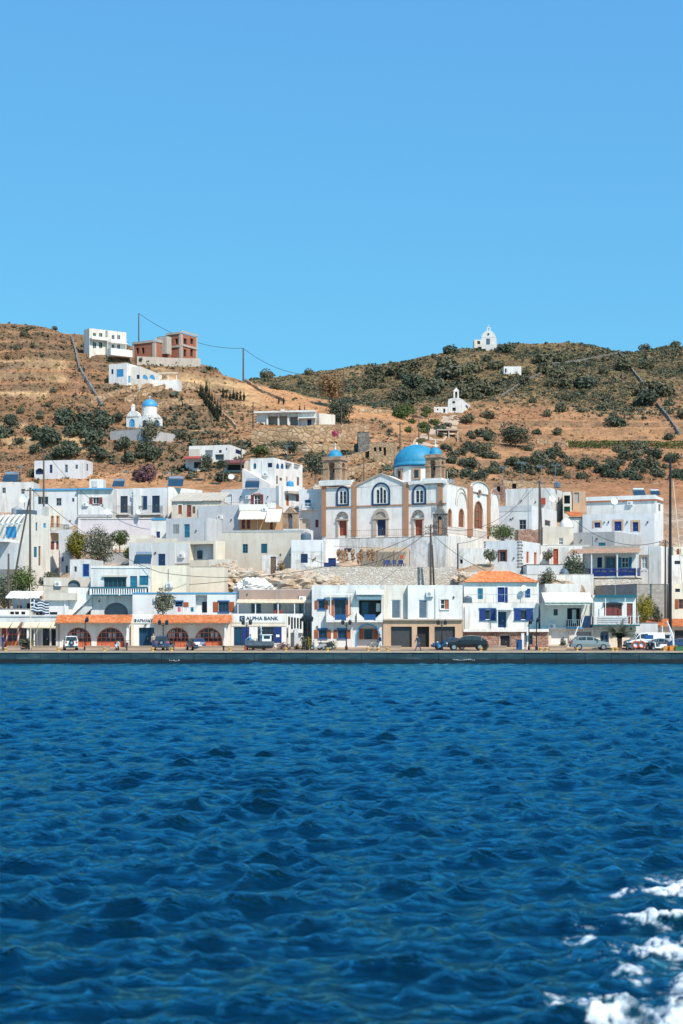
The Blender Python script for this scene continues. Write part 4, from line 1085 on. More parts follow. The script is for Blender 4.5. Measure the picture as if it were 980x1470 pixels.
# left house with pergola and teal window
h = simple('white corner house with teal shutters and slatted pergola on the far left', -30, 44, 738, 818, 188, 'white', 20, 72)
h.win('F', 8, 756, 23, 772, cl='sky_blue', fr='blue'); h.win('R', 51, 750, 53.5, 762, cl='teal'); h.win('R', 62, 751, 66, 757.5, cl='sky_blue'); h.win('R', 48.5, 785, 53, 800, cl='teal'); h.door('R', 55, 784, 58.5, 812, 'wood')
h.box('pergola_beam', 'F', -28, 753, 42, 754.5, 1.5, 1.7, 'white_paint')
for i in range(7): fc = h.F; t = fc.t(-10+i*7.5); m = MB(); m.bar(fc.pt(t, ZZ(740, 190), .05), fc.pt(t, ZZ(753.5, 190), 1.8), .25, .12); m.build('pergola_slat', 'white_paint', h.root)
h.box('terrace_parapet', 'F', -28, 776, 28, 780, .1, 3.5, 'white'); h.box('lower_room', 'F', 8, 780, 34, 818, .05, 2.2, 'pale_grey'); h.box('roof_hut', 'F', 17, 731, 35, 738, -3, -1, 'slate'); h.finish()
h = simple('white upstairs house with brown doors and railed balcony behind the teal shuttered corner house', 60, 70, 727, 820, 199, 'white', 25, 92)
for x in (73, 81): h.door('R', x, 741, x+3.5, 757, 'brown', sur='peach', surw=.1); h.win('R', x-.5, 777, x+5, 789, cl='maroon')
h.rail('R', 71, 753, 91, 764, 1.0, 'black'); h.box('peach_band', 'R', 71, 767, 91, 776, 0, .04, 'peach'); h.finish()
h = simple('small shaded white house beside the lane with tiny dark windows', 84, 100, 760, 836, 196, 'white_blue', 10, 104); h.dark('F', 94, 812, 97, 824, rec=.3); h.win('F', 88, 800, 91, 806, cl='blue'); h.finish()
h = simple('pale house with sky blue roof trim and grey windows left of the brown shuttered one', 47, 111, 701.5, 768, 222, 'white_blue', 4, None)
h.box('roof_trim', 'F', 47, 701.5, 111, 704, 0, .15, 'sky_blue'); h.win('F', 54, 713, 69, 724, fr='grey_paint', mull=(3, 1)); h.win('F', 80.5, 715, 88, 726, fr='grey_paint'); h.win('F', 103, 715, 106.5, 720.5, fr='grey_paint', mull=(1, 1)); h.box('pinkish_bay', 'F', 49, 706, 68, 712, 0, .03, 'greige'); h.finish()
h = simple('white house with brown shutters round one window and grey roof band', 111.4, 162, 701, 745, 221.5, 'white', 3)
h.box('roof_band', 'F', 111.5, 701, 162, 703, 0, .5, 'sky_blue'); h.win('F', 133, 714, 142, 723.5, fr='white_paint', sh='maroon', shw=.5, sill='maroon', lin='white', mull=(2, 1)); h.box('floor_ledge', 'F', 111.6, 739, 161, 743, 0, .5, 'grey'); h.box('roof_box', 'F', 123, 686, 143, 701, -4.5, -2.3, 'white'); h.box('vent', 'F', 127, 688, 135, 697, -2.29, -2.2, 'pale_grey'); h.finish()
h = simple('bluish white house with three navy doors and two railed balconies', 162.6, 236, 700, 748, 222.5, 'white_blue', 16, 240)
h.door('F', 172.5, 712, 183, 736, 'navy', fr='navy', glass='glass'); h.door('F', 200, 712, 206, 732, 'white_paint', fr='navy', glass='curtain', panels=(1, 1)); h.box('shutter', 'F', 195, 712, 200, 731, 0, .08, 'navy'); h.box('shutter', 'F', 206, 712, 211, 731, 0, .08, 'navy'); h.door('F', 218, 711.5, 229, 736, 'navy', fr='navy', glass='glass')
h.rail('F', 160, 727, 188, 738, 1.2, 'dark_grey'); h.rail('F', 203, 727, 233, 738, 1.2, 'dark_grey'); h.box('white_bay', 'F', 193, 701, 203, 748, .0, .5, 'white'); h.box('base_ledge', 'F', 163, 739.5, 235, 742.5, 0, .6, 'grey'); h.finish()
h = simple('long mauve washed house wall under the navy doored balconies', 112, 222, 744, 790, 214, 'mauve', 4, None, 5); h.box('white_edge', 'F', 112, 744, 115, 768, 0, .06, 'white'); h.box('coping', 'F', 112, 743.6, 221.5, 745, 0, .1, 'white'); h.finish()
h = simple('tiny white hut with cobalt door and sky blue roof edge', 217, 239, 744, 780, 208, 'white', 12, 243); h.door('F', 224, 763, 229.5, 772, 'cobalt', panels=(1, 2)); h.box('roof_edge', 'F', 217, 743.8, 239, 746, 0, .1, 'sky_blue'); h.finish()
h = simple('low white wall house behind the yellow leaved garden bush', 148, 217, 768, 800, 205, 'white', 6, None, 4); h.finish()
h = simple('blank bright white house with lean-to solar panel on its flat roof', 236, 241, 699, 765, 226, 'white', 38, 290, roof='white'); h.finish()
h = simple('weathered house with brown doors under a sloping beige roof', 246, 318, 719, 765, 219, 'greige', 6, None, 7, parapet=0)
h.win('F', 255.5, 725, 261, 738, cl='brown', sur='white', surw=.1); h.door('F', 268, 725, 274.5, 742, 'maroon'); h.win('F', 276, 727, 280, 737, cl='wood'); h.tiles('F', 245, 703, 319, 719.5, .4, 'sloping_roof', -6.8, 'greige', pitch=.6); h.finish()
h = simple('windowless grey rendered block with streaked wall', 283, 343, 725, 770, 213, 'pale_grey', 20, 346); h.finish()
h = simple('pale grey house with brown double window under an orange lintel', 317, 396, 700, 745, 226, 'white_blue', 24, 402, roof='white')
h.door('F', 323, 710, 333, 725, 'white_paint', panels=(1, 1), sur='white', surw=.1); h.win('F', 364.5, 710, 373, 724.5, fr='white_paint', sh='maroon', shw=.55, lin='rust'); h.rail('F', 318, 721, 395, 727, .9, 'grey_paint', gap=.4, slab='white')
for x in (345, 384): h.box('wall_lamp', 'F', x, 712, x+1, 714, 0, .2, 'dark_grey')
h.finish()
h = simple('bright white house with grey porch cornice and brown louvred window', 396, 400, 697, 765, 222, 'white', 48, 437)
h.win('R', 410.5, 711, 414.5, 726, cl='rust'); h.win('R', 425, 711, 430.5, 720, cl='rust'); h.box('porch_cornice', 'R', 408, 706, 436, 709.5, .05, .9, 'concrete'); h.rail('R', 418, 722, 431, 728, .5, 'white_paint'); h.finish()
h = simple('white terrace house with two slanting cream awnings over tan doors', 343, 396, 724, 765, 211.5, 'peach', 6, 406, roof='white', parapet=.3)
h.box('white_upper', 'F', 343.2, 724, 383, 733, .01, .08, 'white'); h.awning('F', 345, 734, 383, 746, 2.2, 'tarp', 'slanting_awning'); h.awning('F', 384, 731, 405, 750, 2.4, 'tarp', 'slanting_awning')
h.door('F', 346.5, 744, 351.5, 759, 'maroon'); h.door('F', 354, 745, 359, 759, 'maroon'); h.door('F', 387.5, 747, 391.5, 760, 'maroon'); h.box('white_upper', 'F', 384, 722, 396, 730, .01, .1, 'white'); h.finish()
h = simple('white house with blue balcony window squeezed against the church', 429, 463, 702, 768, 219, 'white_blue', 14, 470)
h.win('F', 437, 717.5, 446, 727, fr='sky_blue', sill='white'); h.door('F', 430, 745, 445, 761, 'greige', panels=(3, 1)); h.win('F', 452.5, 746, 457, 757, cl='maroon'); h.box('white_lower', 'F', 429.2, 731, 462.8, 733, 0, .15, 'white'); h.rail('F', 435, 723, 449, 731, .7, 'white_paint', slab='white'); h.finish()
h = simple('old greyish stone walled house with two teal windows above the rocks', 318, 436, 760.5, 822, 193, 'greige', 8, 444, 6)
h.win('F', 348, 781, 355.5, 794, fr='teal', mull=(2, 3)); h.win('F', 374.5, 780.5, 383.5, 794, cl='dark_teal', fr='teal'); h.box('stone_band', 'F', 318.5, 761, 435.5, 764, 0, .03, 'grey'); h.finish()
h = simple('white terrace parapet block below the stone arch', 406, 441, 759, 790, 200, 'white', 8, None, 5); h.finish()
h = simple('pale blue grey house with single navy window and stained wall base', 417.5, 464, 775, 828, 189.5, 'weathered', 4, None, 6); h.win('F', 431.5, 795, 441.5, 808, cl='navy'); h.box('plain_upper', 'F', 417.7, 775, 463.8, 792, 0, .03, 'white_blue'); h.finish()
h = simple('grey house with teal door and pale right wall above the solar panels', 238, 297, 743, 785, 203, 'pale_grey', 22, 318); h.win('F', 248, 753, 257, 766, fr='white_paint', cl='grey_paint'); h.door('F', 264, 752.5, 272, 771.5, 'teal', panels=(1, 3)); h.finish()
h = simple('flat grey house with cobalt door and a solar heater in front', 185, 250, 779, 820, 192, 'pale_grey', 6, None, 6); h.door('F', 227, 795, 237, 812, 'navy', fr='blue'); h.box('stone_top', 'F', 190, 772, 250, 779, -2, -1.7, 'greige'); h.finish()
h = simple('cream courtyard house with a grey walled yard and peach side wall', 251, 309, 776, 850, 190, 'cream', 24, 323, 6); h.dark('F', 272.5, 781, 306, 804, 'pale_grey', rec=1.2, name='yard_recess'); h.box('yard_window', 'F', 277, 790, 284, 802, -1.15, -1.05, 'glass'); h.box('white_front', 'F', 251.2, 780, 272, 809, 0, .08, 'white'); h.finish()
h = simple('rough cream retaining wall above the washing line house', 266, 322, 813, 858, 180, 'cream', 4, None, 3, name='retaining_wall', cat='wall', parapet=0); h.finish()
h = simple('low white flat house with bright blue framed door', 100, 131, 803, 838, 181, 'white', 5, None, 6); h.door('F', 118, 809.5, 128, 828, 'cobalt', fr='sky_blue', panels=(1, 3)); h.win('F', 106, 813, 110, 821, fr='grey_paint', mull=(1, 1)); h.finish()
h = simple('beige walled house with an oval dark fanlight below the lane', 62, 131, 829, 868, 175.5, 'greige', 0, None, 4); h.dark('F', 97, 832.5, 115, 843, 'slate', arch=True, rec=.3, name='fanlight'); h.finish()
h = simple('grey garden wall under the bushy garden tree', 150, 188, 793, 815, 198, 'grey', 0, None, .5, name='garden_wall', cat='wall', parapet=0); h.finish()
# far left background pieces
h = simple('flat white house with solar heater frame on the left edge', -40, 48, 692, 715, 236, 'white', 0, None, 5); h.win('F', 3, 700, 8, 708, fr='grey_paint'); h.win('F', 30, 702, 35, 709, fr='grey_paint'); h.finish()
h = simple('long white low house with blue arched awning on the orange hillside', 49, 121, 660, 683, 265, 'white_blue', 10, 133)
h.dark('F', 50, 672, 63, 681, 'navy', arch=True, rec=.4, name='archway'); h.door('F', 71, 667, 75, 679, 'navy'); h.door('F', 93, 667, 97, 678, 'slate'); h.win('F', 108, 667, 111.5, 673, cl='slate'); h.win('R', 124, 666, 126.5, 676, cl='slate'); h.finish()

# ------------------------------------------------------------------ centre: terrace, retaining walls
h = H('church_terrace', 'tall weathered white terrace wall carrying the church forecourt', 'terrace', 462, 642, 769, 822, 199, yaw=25, x2=698, wall='weathered', roof='terracotta_paving', parapet=0, roofname='forecourt_paving', deep=4)
h.win('F', 493.5, 787, 505, 793, fr='blue', glass='glass_blue', mull=(2, 1)); h.rail('F', 500, 760, 641, 769, .06, 'wood', slab=None, gap=.28); h.rail('R', 642.5, 760, 697, 769.5, .06, 'wood', slab=None, gap=.3); h.box('buttress', 'F', 622, 769.5, 641.5, 815, 0, .5, 'weathered'); h.box('white_side', 'R', 643, 772, 697, 822, 0, .05, 'white_worn'); h.finish()
h = simple('narrow bright white house front beside the hanging nets', 464.5, 487, 774, 822, 193.5, 'white', 0, None, 7); h.dark('F', 471, 801, 482, 813, 'cobalt', rec=.2, name='blue_crate_door'); h.finish()
wallthing('retaining_wall', 'long whitewashed rubble retaining wall behind the brown shuttered house', [P(x, 843, 185.5) for x in (440, 500, 560, 620, 655)], (843-814)*185.5/F, .9, 'rubble_white', jag=.03)
wallthing('retaining_wall', 'ochre stepped rubble wall below the church side wall', [P(640, 838, 186), P(672, 832, 190), P(700, 826, 193)], 1.6, .8, 'golden_stone', jag=.1)
h = H('yard_terrace', 'paved yard behind the long rubble wall under the church', 'terrace', 441, 640, 815, 840, 186, depth=14, wall='rubble_white', parapet=0, roof='greige', roofname='yard_paving'); h.finish()
h = H('yard_terrace', 'pale stepped yard between the quoined house and the rubble steps', 'terrace', 655, 700, 820, 846, 184.5, yaw=8, depth=9, wall='white_worn', parapet=0, roof='greige', roofname='yard_paving'); h.finish()
h = H('yard_terrace', 'whitewashed yard wall and terrace behind the hipped tile roof', 'terrace', 700, 852, 824, 860, 182, yaw=4, depth=12, wall='white_worn', parapet=0, roof='greige', roofname='yard_paving'); h.finish()
h = H('yard_terrace', 'upper white terrace wall behind the red door porch', 'terrace', 752, 846, 782, 812, 198.5, yaw=6, depth=10, wall='white', parapet=0, roof='greige', roofname='yard_paving'); h.finish()
for i in range(6):
    m = MB(); m.box(P(656+i*5, 821-i*2.2, 186.5+i*.7), (3.8-i*.25, 0, 0), (0, 1.0, 0), (0, 0, -.6)); tag(m.build('stone_step', 'quay_stone', origin=P(660+i*5, 821-i*2.2, 186.5+i*.7)), 'broad ochre stone step below the church side wall', 'step', 'broad stone steps')
h = H('yard_terrace', 'white stepped terrace block between church side wall and quoined house', 'terrace', 652, 697, 787, 826, 191.5, yaw=12, depth=7, wall='white_worn', parapet=.2, roof='greige', roofname='yard_paving'); h.dark('F', 660, 803, 664, 809, rec=.3); h.finish()
h = simple('white garden house side behind the yellow green bush', 98, 158, 771, 812, 204, 'white', 8, None, 5); h.win('F', 150, 781, 155, 788, fr='grey_paint'); h.finish()
h = simple('small stepped white room right of the palm headed tree', 186, 222, 778, 812, 201, 'white', 14, None, 4); h.win('F', 205, 784, 210, 791, cl='blue'); h.finish()
h = simple('low cream annex between the courtyard house and the old stone house', 300, 330, 803, 840, 187, 'white_warm', 10, None, 4); h.dark('F', 311, 812, 317, 826, rec=.3); h.finish()
h = simple('narrow whitewashed room with brown door on the rocks below the stone house', 376, 398, 797, 826, 188.5, 'weathered', 4, None, 3, parapet=.1); h.door('F', 388, 799, 396, 824, 'wood'); h.finish()
# lean-to with cane roof and things below it
rt = thing('lean_to', 'shaded lean-to with dry cane roof against the church terrace wall', 'lean-to', P(550, 815, 192))
m = MB(); rng = random.Random(5)
for i in range(46): x = 517+i*1.55; m.tube([P(x, 786+rng.uniform(-1, 1), 196.6), P(x+rng.uniform(-.6, .6), 791+rng.uniform(-1, 1.5), 192.3)], .05, 4)
m.build('cane_roof', 'straw', rt)
for x in (518, 541, 565, 588): m = MB(); m.tube([P(x, 817, 192.4), P(x, 789.5, 192.4)], .05, 6); m.build('post', 'wood', rt)
m = MB(); m.box(P(518, 815, 197), (6.6, 0, 0), (0, .2, 0), (0, 0, 2.2)); m.build('back_wall', 'concrete', rt)
nets = [(470+i*7.2+random.uniform(-2, 2), 786+random.uniform(0, 6), random.choice(('dry_net', 'dry_net', 'straw'))) for i in range(8)]
for i, (x, y, mt) in enumerate(nets):
    me = leafmesh('hanging_net', [(0, 0, -.5, .30, .12, .45), (.05, 0, -1.2, .26, .1, .5)], 190, .24, 'dry_net', 40+i, clamp=False)
    # meshes hang below their hook
    o = new_obj('hanging_net', me); o.location = P(x+14, y+1, 192.2)+Vector((0, 0, 0)); tag(o, 'tan dried net bundle hanging in a row beside the narrow white house', 'net', 'hanging nets')
m = MB(); m.tube([P(478, 784, 192.2), P(545, 787, 192.2)], .03, 5); tag(m.build('hanging_rail', 'wood', origin=P(478, 784, 192.2)), 'thin wooden rail the dried nets hang from', 'rail')
def chair(mat):
    r = thing('plastic_chair', '', 'chair')
    m = MB(); m.cbox((0, 0, .43), .46, .44, .04); m.build('seat', mat, r)
    m = MB()
    for i in range(4): m.box((-.22+i*.12, .2, .45), (.08, 0, 0), (0, .04, 0), (0, .04, .42))
    m.box((-.22, .22, .84), (.44, 0, 0), (0, .05, 0), (0, 0, .08)); m.build('backrest', mat, r)
    for sx in (-.2, .2):
        for sy in (-.19, .19): m = MB(); m.bar((sx, sy, 0), (sx*.9, sy*.9, .42), .045); m.build('leg', mat, r)
    return r
wm = dict(c0=chair('cobalt'))
for i, x in enumerate((553, 559, 566, 573, 579)):
    c = wm['c0'] if i == 0 else copy_tree(wm['c0'])
    relabel(c, 'blue plastic chair under the cane roofed lean-to', P(x, 814.2, 191.2), random.uniform(-1, 1)); c['group'] = 'blue plastic chairs'
m = MB(); m.prism([P(574, 797, 192.3), P(579, 796.6, 192.3), P(579, 802, 192.3), P(574, 802.5, 192.3)], (0, .03, 0)); tag(m.build('red_cloth', 'red', origin=P(576, 800, 192.3)), 'red cloth hanging from the lean-to edge', 'cloth')
m = MB(); m.cbox(P(470, 811, 190.6), .9, .5, .55); m.cbox(P(470, 808, 190.6), 1.0, .6, .06); tag(m.build('fish_crate', 'cobalt', origin=P(470, 813, 190.6)), 'cobalt blue crate with lid by the narrow white house', 'crate')

# stone bell arches
def bell_arch(name, label, x0, x1, top, base, Y, mat, yaw):
    s = Y/F; c = P((x0+x1)/2, base, Y); w = (x1-x0)*s; hgt = (base-top)*s
    rt = thing(name, label, 'bell arch', c, None, R(-yaw)); ow = w*.36
    m = MB(); oz = .15; zs = hgt*.55; outer = [(-w/2, oz), (-w/2, hgt*.72), (-w*.40, hgt*.74), (-w*.22, hgt*.88), (0, hgt), (w*.22, hgt*.88), (w*.40, hgt*.74), (w/2, hgt*.72), (w/2, oz)]
    inner = [(ow/2, oz)]+[(p, q) for p, q in arc(-ow/2, ow/2, zs, zs+ow*.7)][::-1]+[(-ow/2, oz)]
    ins = [(-ow/2, oz)]+arc(-ow/2, ow/2, zs, zs+ow*.7)+[(ow/2, oz)]
    L = [q for q in outer[:5]]; il = [q for q in ins if q[0] <= 1e-6]
    for sgn in (1, -1):
        poly = [(sgn*a, b) for a, b in L]+[(sgn*a, b) for a, b in il[::-1]]
        for i in range(len(L)-1):
            k0 = i/(len(L)-1); k1 = (i+1)/(len(L)-1); g = lambda k: il[min(len(il)-1, int(round(k*(len(il)-1))))]
            p = [L[i], L[i+1], g(k1), g(k0)]; p = [q for j, q in enumerate(p) if q not in p[:j]]
            m.prism([(sgn*a, -.35, b) for a, b in p], (0, .7, 0))
    o = m.build('arch', mat, None); o.parent = rt
    m = MB(); m.cbox((0, 0, hgt*.735), w*1.1, .85, .12); m.cbox((0, 0, -.35), w*1.1, .9, 1.0); o = m.build('cornice', mat, None); o.parent = rt
    m = MB(); m.lathe((0, 0, zs-.05), [(.02, .5), (.12, .48), (.16, .3), (.26, .05), (.28, 0), (.24, 0)], 12); o = m.build('bell', 'bronze', None); o.parent = rt
bell_arch('bell_arch', 'brown stone bell arch standing on the white parapet left of the church', 406, 428.5, 727.5, 761, 204, 'tower_stone', 20)
bell_arch('bell_arch', 'dark grey stone bell arch on the terrace corner before the church', 622, 641.5, 726.5, 769, 200.5, 'grey_stone', 25)

# ------------------------------------------------------------------ right of the church
h = simple('white house with dark corner quoins, red framed window and red doors', 694, 746, 776, 824, 191, 'white_blue', 25, 788)
h.win('F', 717, 791.5, 725.5, 806, sur='maroon', surw=.22, fr='dark_grey'); h.win('R', 755, 792, 758.5, 808, cl='red', sur='cream', surw=.1); h.door('R', 766, 793, 770, 811, 'red', sur='cream', surw=.1); h.door('R', 778, 796, 783, 811, 'maroon')
for i in range(9):
    for f, t0, t1 in (('F', 742, 745.8), ('R', 746.3, 749), ('F', 694.5, 697)): h.box('quoin', f, t0+(i % 2)*.8*(1 if f == 'F' else 0), 777+i*4.4, t1+(i % 2)*(1.2 if f == 'R' else 0), 779.6+i*4.4, 0, .03, 'grey_stone')
h.finish()
h = simple('white porch house with tall red door beside the quoined house', 788.5, 816, 785, 820, 196, 'white', 6, None, 5); h.door('F', 794, 788, 801, 811, 'red', sur='cream', surw=.2); h.finish()
h = simple('low pale terrace parapet in front of the red doors', 756, 812, 810, 830, 187.5, 'pale_grey', 0, None, .5, name='terrace_wall', cat='wall', parapet=0); h.finish()
h = simple('grey and white house with grey paned window below the big white block', 716, 763, 726, 766, 214, 'white_blue', 25, 799)
h.win('F', 745, 746, 755, 760, fr='grey_paint', mull=(2, 2)); h.win('R', 782, 747, 790, 755, fr='grey_paint', mull=(2, 1)); h.box('dark_roof_band', 'F', 716, 726, 763, 734, 0, .04, 'pale_grey'); h.finish()
h = simple('largest flat roofed white block with tv dish and red vent right of the church', 725, 790, 700, 740, 226, 'white', 22, 807); h.box('red_vent', 'F', 776, 715, 783, 724, 0, .25, 'red'); h.win('R', 801, 714, 803, 724, cl='dark_grey'); h.finish()
h = simple('open stair tower with green glass beside the largest white block', 808, 819, 706, 745, 228, 'white', 10, 822); h.dark('F', 809.5, 711, 818, 723, rec=1, name='landing'); h.dark('F', 809.5, 727, 818, 737, 'green', rec=.5, name='landing'); h.finish()
h = simple('half built block with grey infill behind the stair tower', 822, 840, 705, 740, 238, 'beige', 8, 845); h.dark('F', 824, 707, 831, 722, 'grey', rec=.2); h.finish()
h = simple('beige rendered house wall with one small teal window', 779, 817, 756, 792, 203, 'greige', 5, 822); h.win('F', 802, 772, 808, 782, fr='white_paint', glass='glass_blue'); h.finish()
h = simple('white dome topped cistern house above the beige wall', 804, 824, 757, 775, 207, 'white', 5, None, 4, parapet=0)
m = MB(); c = h.A.lerp(h.B, .5)+h.v*2; m.lathe((c.x, c.y, h.z1), [(1.0*math.cos(t)*.98, 1.45*math.sin(t)) for t in [i*math.pi/20 for i in range(11)]], 20); m.build('dome', 'white', h.root, True); h.finish()
h = simple('small orange tiled shed roof left of the cobalt door house', 818, 836, 742, 762, 216, 'white', 0, None, 4, parapet=0); h.tiles('F', 817, 733, 837, 742, .4, o0=-4); h.finish()
a_ = simple('two tier white house with red roof line and three cobalt doors', 836, 939, 736, 772, 211, 'white_blue', 24, 952, roof='white')
for r in ((853, 750, 861.5, 757.5), (881.5, 748.5, 892, 762), (908, 749.5, 916, 763)): a_.door('F', *r, 'cobalt', sur='beige', surw=.28, panels=(2, 2))
a_.win('R', 944, 731, 947, 748, fr='grey_paint') if False else None
for x in (873, 899.5, 929): a_.box('wall_lamp', 'F', x, 748, x+1.3, 751, 0, .2, 'dark_grey')
a_.finish()
b_ = simple('x', 842, 942, 712, 740, 219, 'white', 24, 952, roof='white', deep=.5); b_.box('red_line', 'F', 841.5, 718.3, 942, 720, 0, .22, 'rust'); b_.box('red_line', 'R', 942, 718.3, 951.5, 720, 0, .22, 'rust'); b_.box('parapet_face', 'F', 841.5, 712, 942, 718, 0, .18, 'white'); b_.win('R', 945, 724, 948, 734, fr='grey_paint'); b_.finish(); merge(a_, b_)
h = simple('grey walled flat house with narrow teal window and bright right wall', 823, 882, 763, 798, 202, 'grey', 30, 944, roof='white'); h.win('F', 859, 779, 869, 783.5, cl='teal'); h.finish()
h = simple('white house with cobalt blue flower balcony under a red white tiled awning', 836, 949, 783.5, 842, 189.5, 'white', 22, 958)
h.door('F', 869.5, 800, 883, 816, 'slate', glass='glass_blue', sur='taupe', surw=.15); h.win('F', 892, 800, 902, 815, fr='white_paint', sh='teal', shw=.4); h.win('F', 920.5, 799, 929, 816, fr='white_paint', sur='taupe', surw=.25, mull=(2, 2), glass='curtain'); h.win('F', 857, 800, 864, 815, cl='navy')
h.box('parapet_band', 'F', 836, 783.6, 918, 789, 0, .12, 'concrete'); h.box('white_side', 'F', 931, 784, 948.5, 842, 0, .05, 'white_grey'); h.tiles('F', 820, 789, 920, 796, 2.2, 'tiled_awning', .0, 'faded_tile', pitch=.35); bal = h.rail('F', 836, 816.5, 919, 828, 2.0, 'cobalt', slab='white', solid='cobalt')
for x in (853, 889.5, 917): h.box('balcony_post', 'F', x, 795, x+1.6, 829, 1.98, 2.1, 'white_paint')
h.finish()
new_fl = leafmesh('balcony_flowers', [(i*.85, 0, .1*random.random(), .4, .12, .25) for i in range(8)], 340, .13, 'leaf_olive', 9)
o = new_obj('balcony_flowers', new_fl); o.location = P(857, 821, 186.9); tag(o, 'pale flowering plants trailing along the cobalt balcony', 'flowers')
h = simple('whitewashed rubble wall under the cobalt balcony', 853, 921, 830, 868, 184.5, 'rubble_white', 0, None, 2, name='retaining_wall', cat='wall', parapet=0); h.finish()
h = simple('low white outhouse with gravelly flat roof behind the canopy house', 782, 832, 838, 868, 179.5, 'white', 0, None, 6); h.finish()
h = simple('little grey domed shed with maroon door on the white terrace', 805, 815.5, 824, 850, 183.5, 'pale_grey', 10, 818, parapet=0); h.door('F', 806.5, 830, 814.5, 849, 'maroon', panels=(1, 2))
m = MB(); c = h.A.lerp(h.B, .5)+h.v*.6; m.lathe((c.x, c.y, h.z1), [(.55, 0), (.52, .25), (.35, .55), (.1, .7), (0, .72)], 14); m.build('dome', 'slate', h.root, True); h.finish()
h = simple('weathered white house with small dark window at the right edge', 962, 1020, 797, 845, 194, 'weathered', -8, None, 6); h.win('F', 968, 805, 977, 810, fr='dark_grey', mull=(1, 1)); h.finish()
h = simple('cream upper storey with brown shutters at the right edge', 966, 1020, 785, 800, 200, 'cream', 0, None, 6); h.win('F', 971, 788, 977, 796, cl='brown'); h.finish()
wallthing('garden_wall', 'broken red stone garden wall behind the quoined house', [P(739, 776, 203.5), P(756, 776, 203.5), P(773, 776, 203.5)], 1.5, .5, 'red_stone', jag=.15, step=.5)
h = simple('ruined red stone hut with empty window behind the church', 708, 722, 694, 715, 245, 'red_stone', 10, 729, parapet=0); h.dark('F', 713, 698, 718, 706, rec=.5); h.finish()
h = simple('low stone house with flat slab roof beyond the church flank', 722, 782, 690, 706, 252, 'golden_stone', 4, None, 5, parapet=0, roof='white'); h.dark('F', 735, 694, 741, 703, rec=.5); h.finish()
# ------------------------------------------------------------------ the church
Yc = 208.0
h = H('church', 'large white church with blue dome, two stone bell towers and brown pilasters', 'church', 462, 641, 694, 769, Yc, yaw=25, x2=717, wall='white', roof='white', parapet=0)
fc, fr = h.F, h.Rt
Zv = lambda z: Vector((0, 0, z))
# gabled middle bay of the front, with a pitched nave roof behind it
a, b, c = fc.t(511), fc.t(582.5), fc.t(547.5); zg = ZZ(680.5, fc.o.y+fc.u.y*c); ze = h.z1-.02
h.add([fc.pt(a, ze, 0), fc.pt(b, ze, 0), fc.pt(b, ze+.15, 0), fc.pt(c, zg, 0), fc.pt(a, ze+.15, 0)], h.v*h.D*.98)
m = MB()
for p, q in (((a-.1, ze+.12), (c, zg+.02)), ((c, zg+.02), (b+.1, ze+.12))): m.bar(fc.pt(p[0], p[1]+.05, .02), fc.pt(q[0], q[1]+.05, .02), .3, .16)
m.build('gable_coping', 'concrete', h.root)
for x0, x1, yt in ((462, 468, 697), (505.5, 512, 692), (579, 586.5, 692), (628, 635.5, 694)): h.box('pilaster', 'F', x0, yt, x1, 769, 0, .16, 'trim_brown')
h.box('string_course', 'F', 462.2, 724.8, 640.8, 726.6, 0, .12, 'trim_brown')
for x0, x1, y0, y1 in ((459, 506, 690, 697), (587, 641, 690, 694.3)): h.box('cornice', 'F', x0, y0, x1, y1, -.3, .4, 'white')
def blue_window(x0, x1, yt, yb, n):
    h.arch_band('window_surround', 'F', x0, yt, x1, yb, .22, .14, 'navy')
    w = (x1-x0); q = fc.rect(x0+1, yb-2.2, x1-1, yb); m = MB(); m.box(fc.pt(q[0], q[1], .003), fc.u*(q[2]-q[0]), Zv(q[3]-q[1]), fc.n*.16); m.build('window_sill', 'navy', h.root)
    for i in range(n):
        k = w*(.56/n); cx = x0+w*(.22+.56*(i+.5)/n); up = 3.5 if (n == 3 and i == 1) else 0
        h.win('F', cx-k*.42, yt+w*.40-up, cx+k*.42, yb-3, arch=True, fr='grey_paint', mull=(1, 3), fw=.04)
blue_window(483, 501, 698, 726, 2); blue_window(534, 560, 692.5, 725.5, 3); blue_window(592, 611.8, 696, 724.5, 2)
def portal(x0, x1, yt, d0, d1, dy, mat, w):
    h.door('F', d0, dy, d1, 769, mat, panels=(2, 3), rec=.3)
    cx = (x0+x1)/2
    h.arch_band('portal_arch', 'F', x0, yt, x1, dy-1.5, .45, .22, 'grey_stone' if mat != 'navy' else 'concrete')
    for p, q in ((x0+.6, d0-.6), (d1+.6, x1-.6)): h.box('jamb', 'F', p, dy-1, q, 769, 0, .2, 'concrete')
    h.box('portal_lintel', 'F', x0-.5, dy-2.6, x1+.5, dy-.6, 0, .3, 'concrete')
    q = fc.rect(x0+3, yt+4, x1-3, dy-2.8); m = MB(); m.prism([fc.pt(u_, z_, .004) for u_, z_ in h.outline(q[0], q[1], q[2], q[3], True)], fc.n*.05); m.build('tympanum', 'white' if mat != 'navy' else 'concrete', h.root)
portal(483.5, 500, 734.5, 486.5, 497.5, 747.5, 'door_red', 1); portal(535, 558.5, 730, 541, 553.5, 746, 'navy', 1); portal(592.3, 608.8, 732, 595.5, 606, 746, 'door_red', 1)
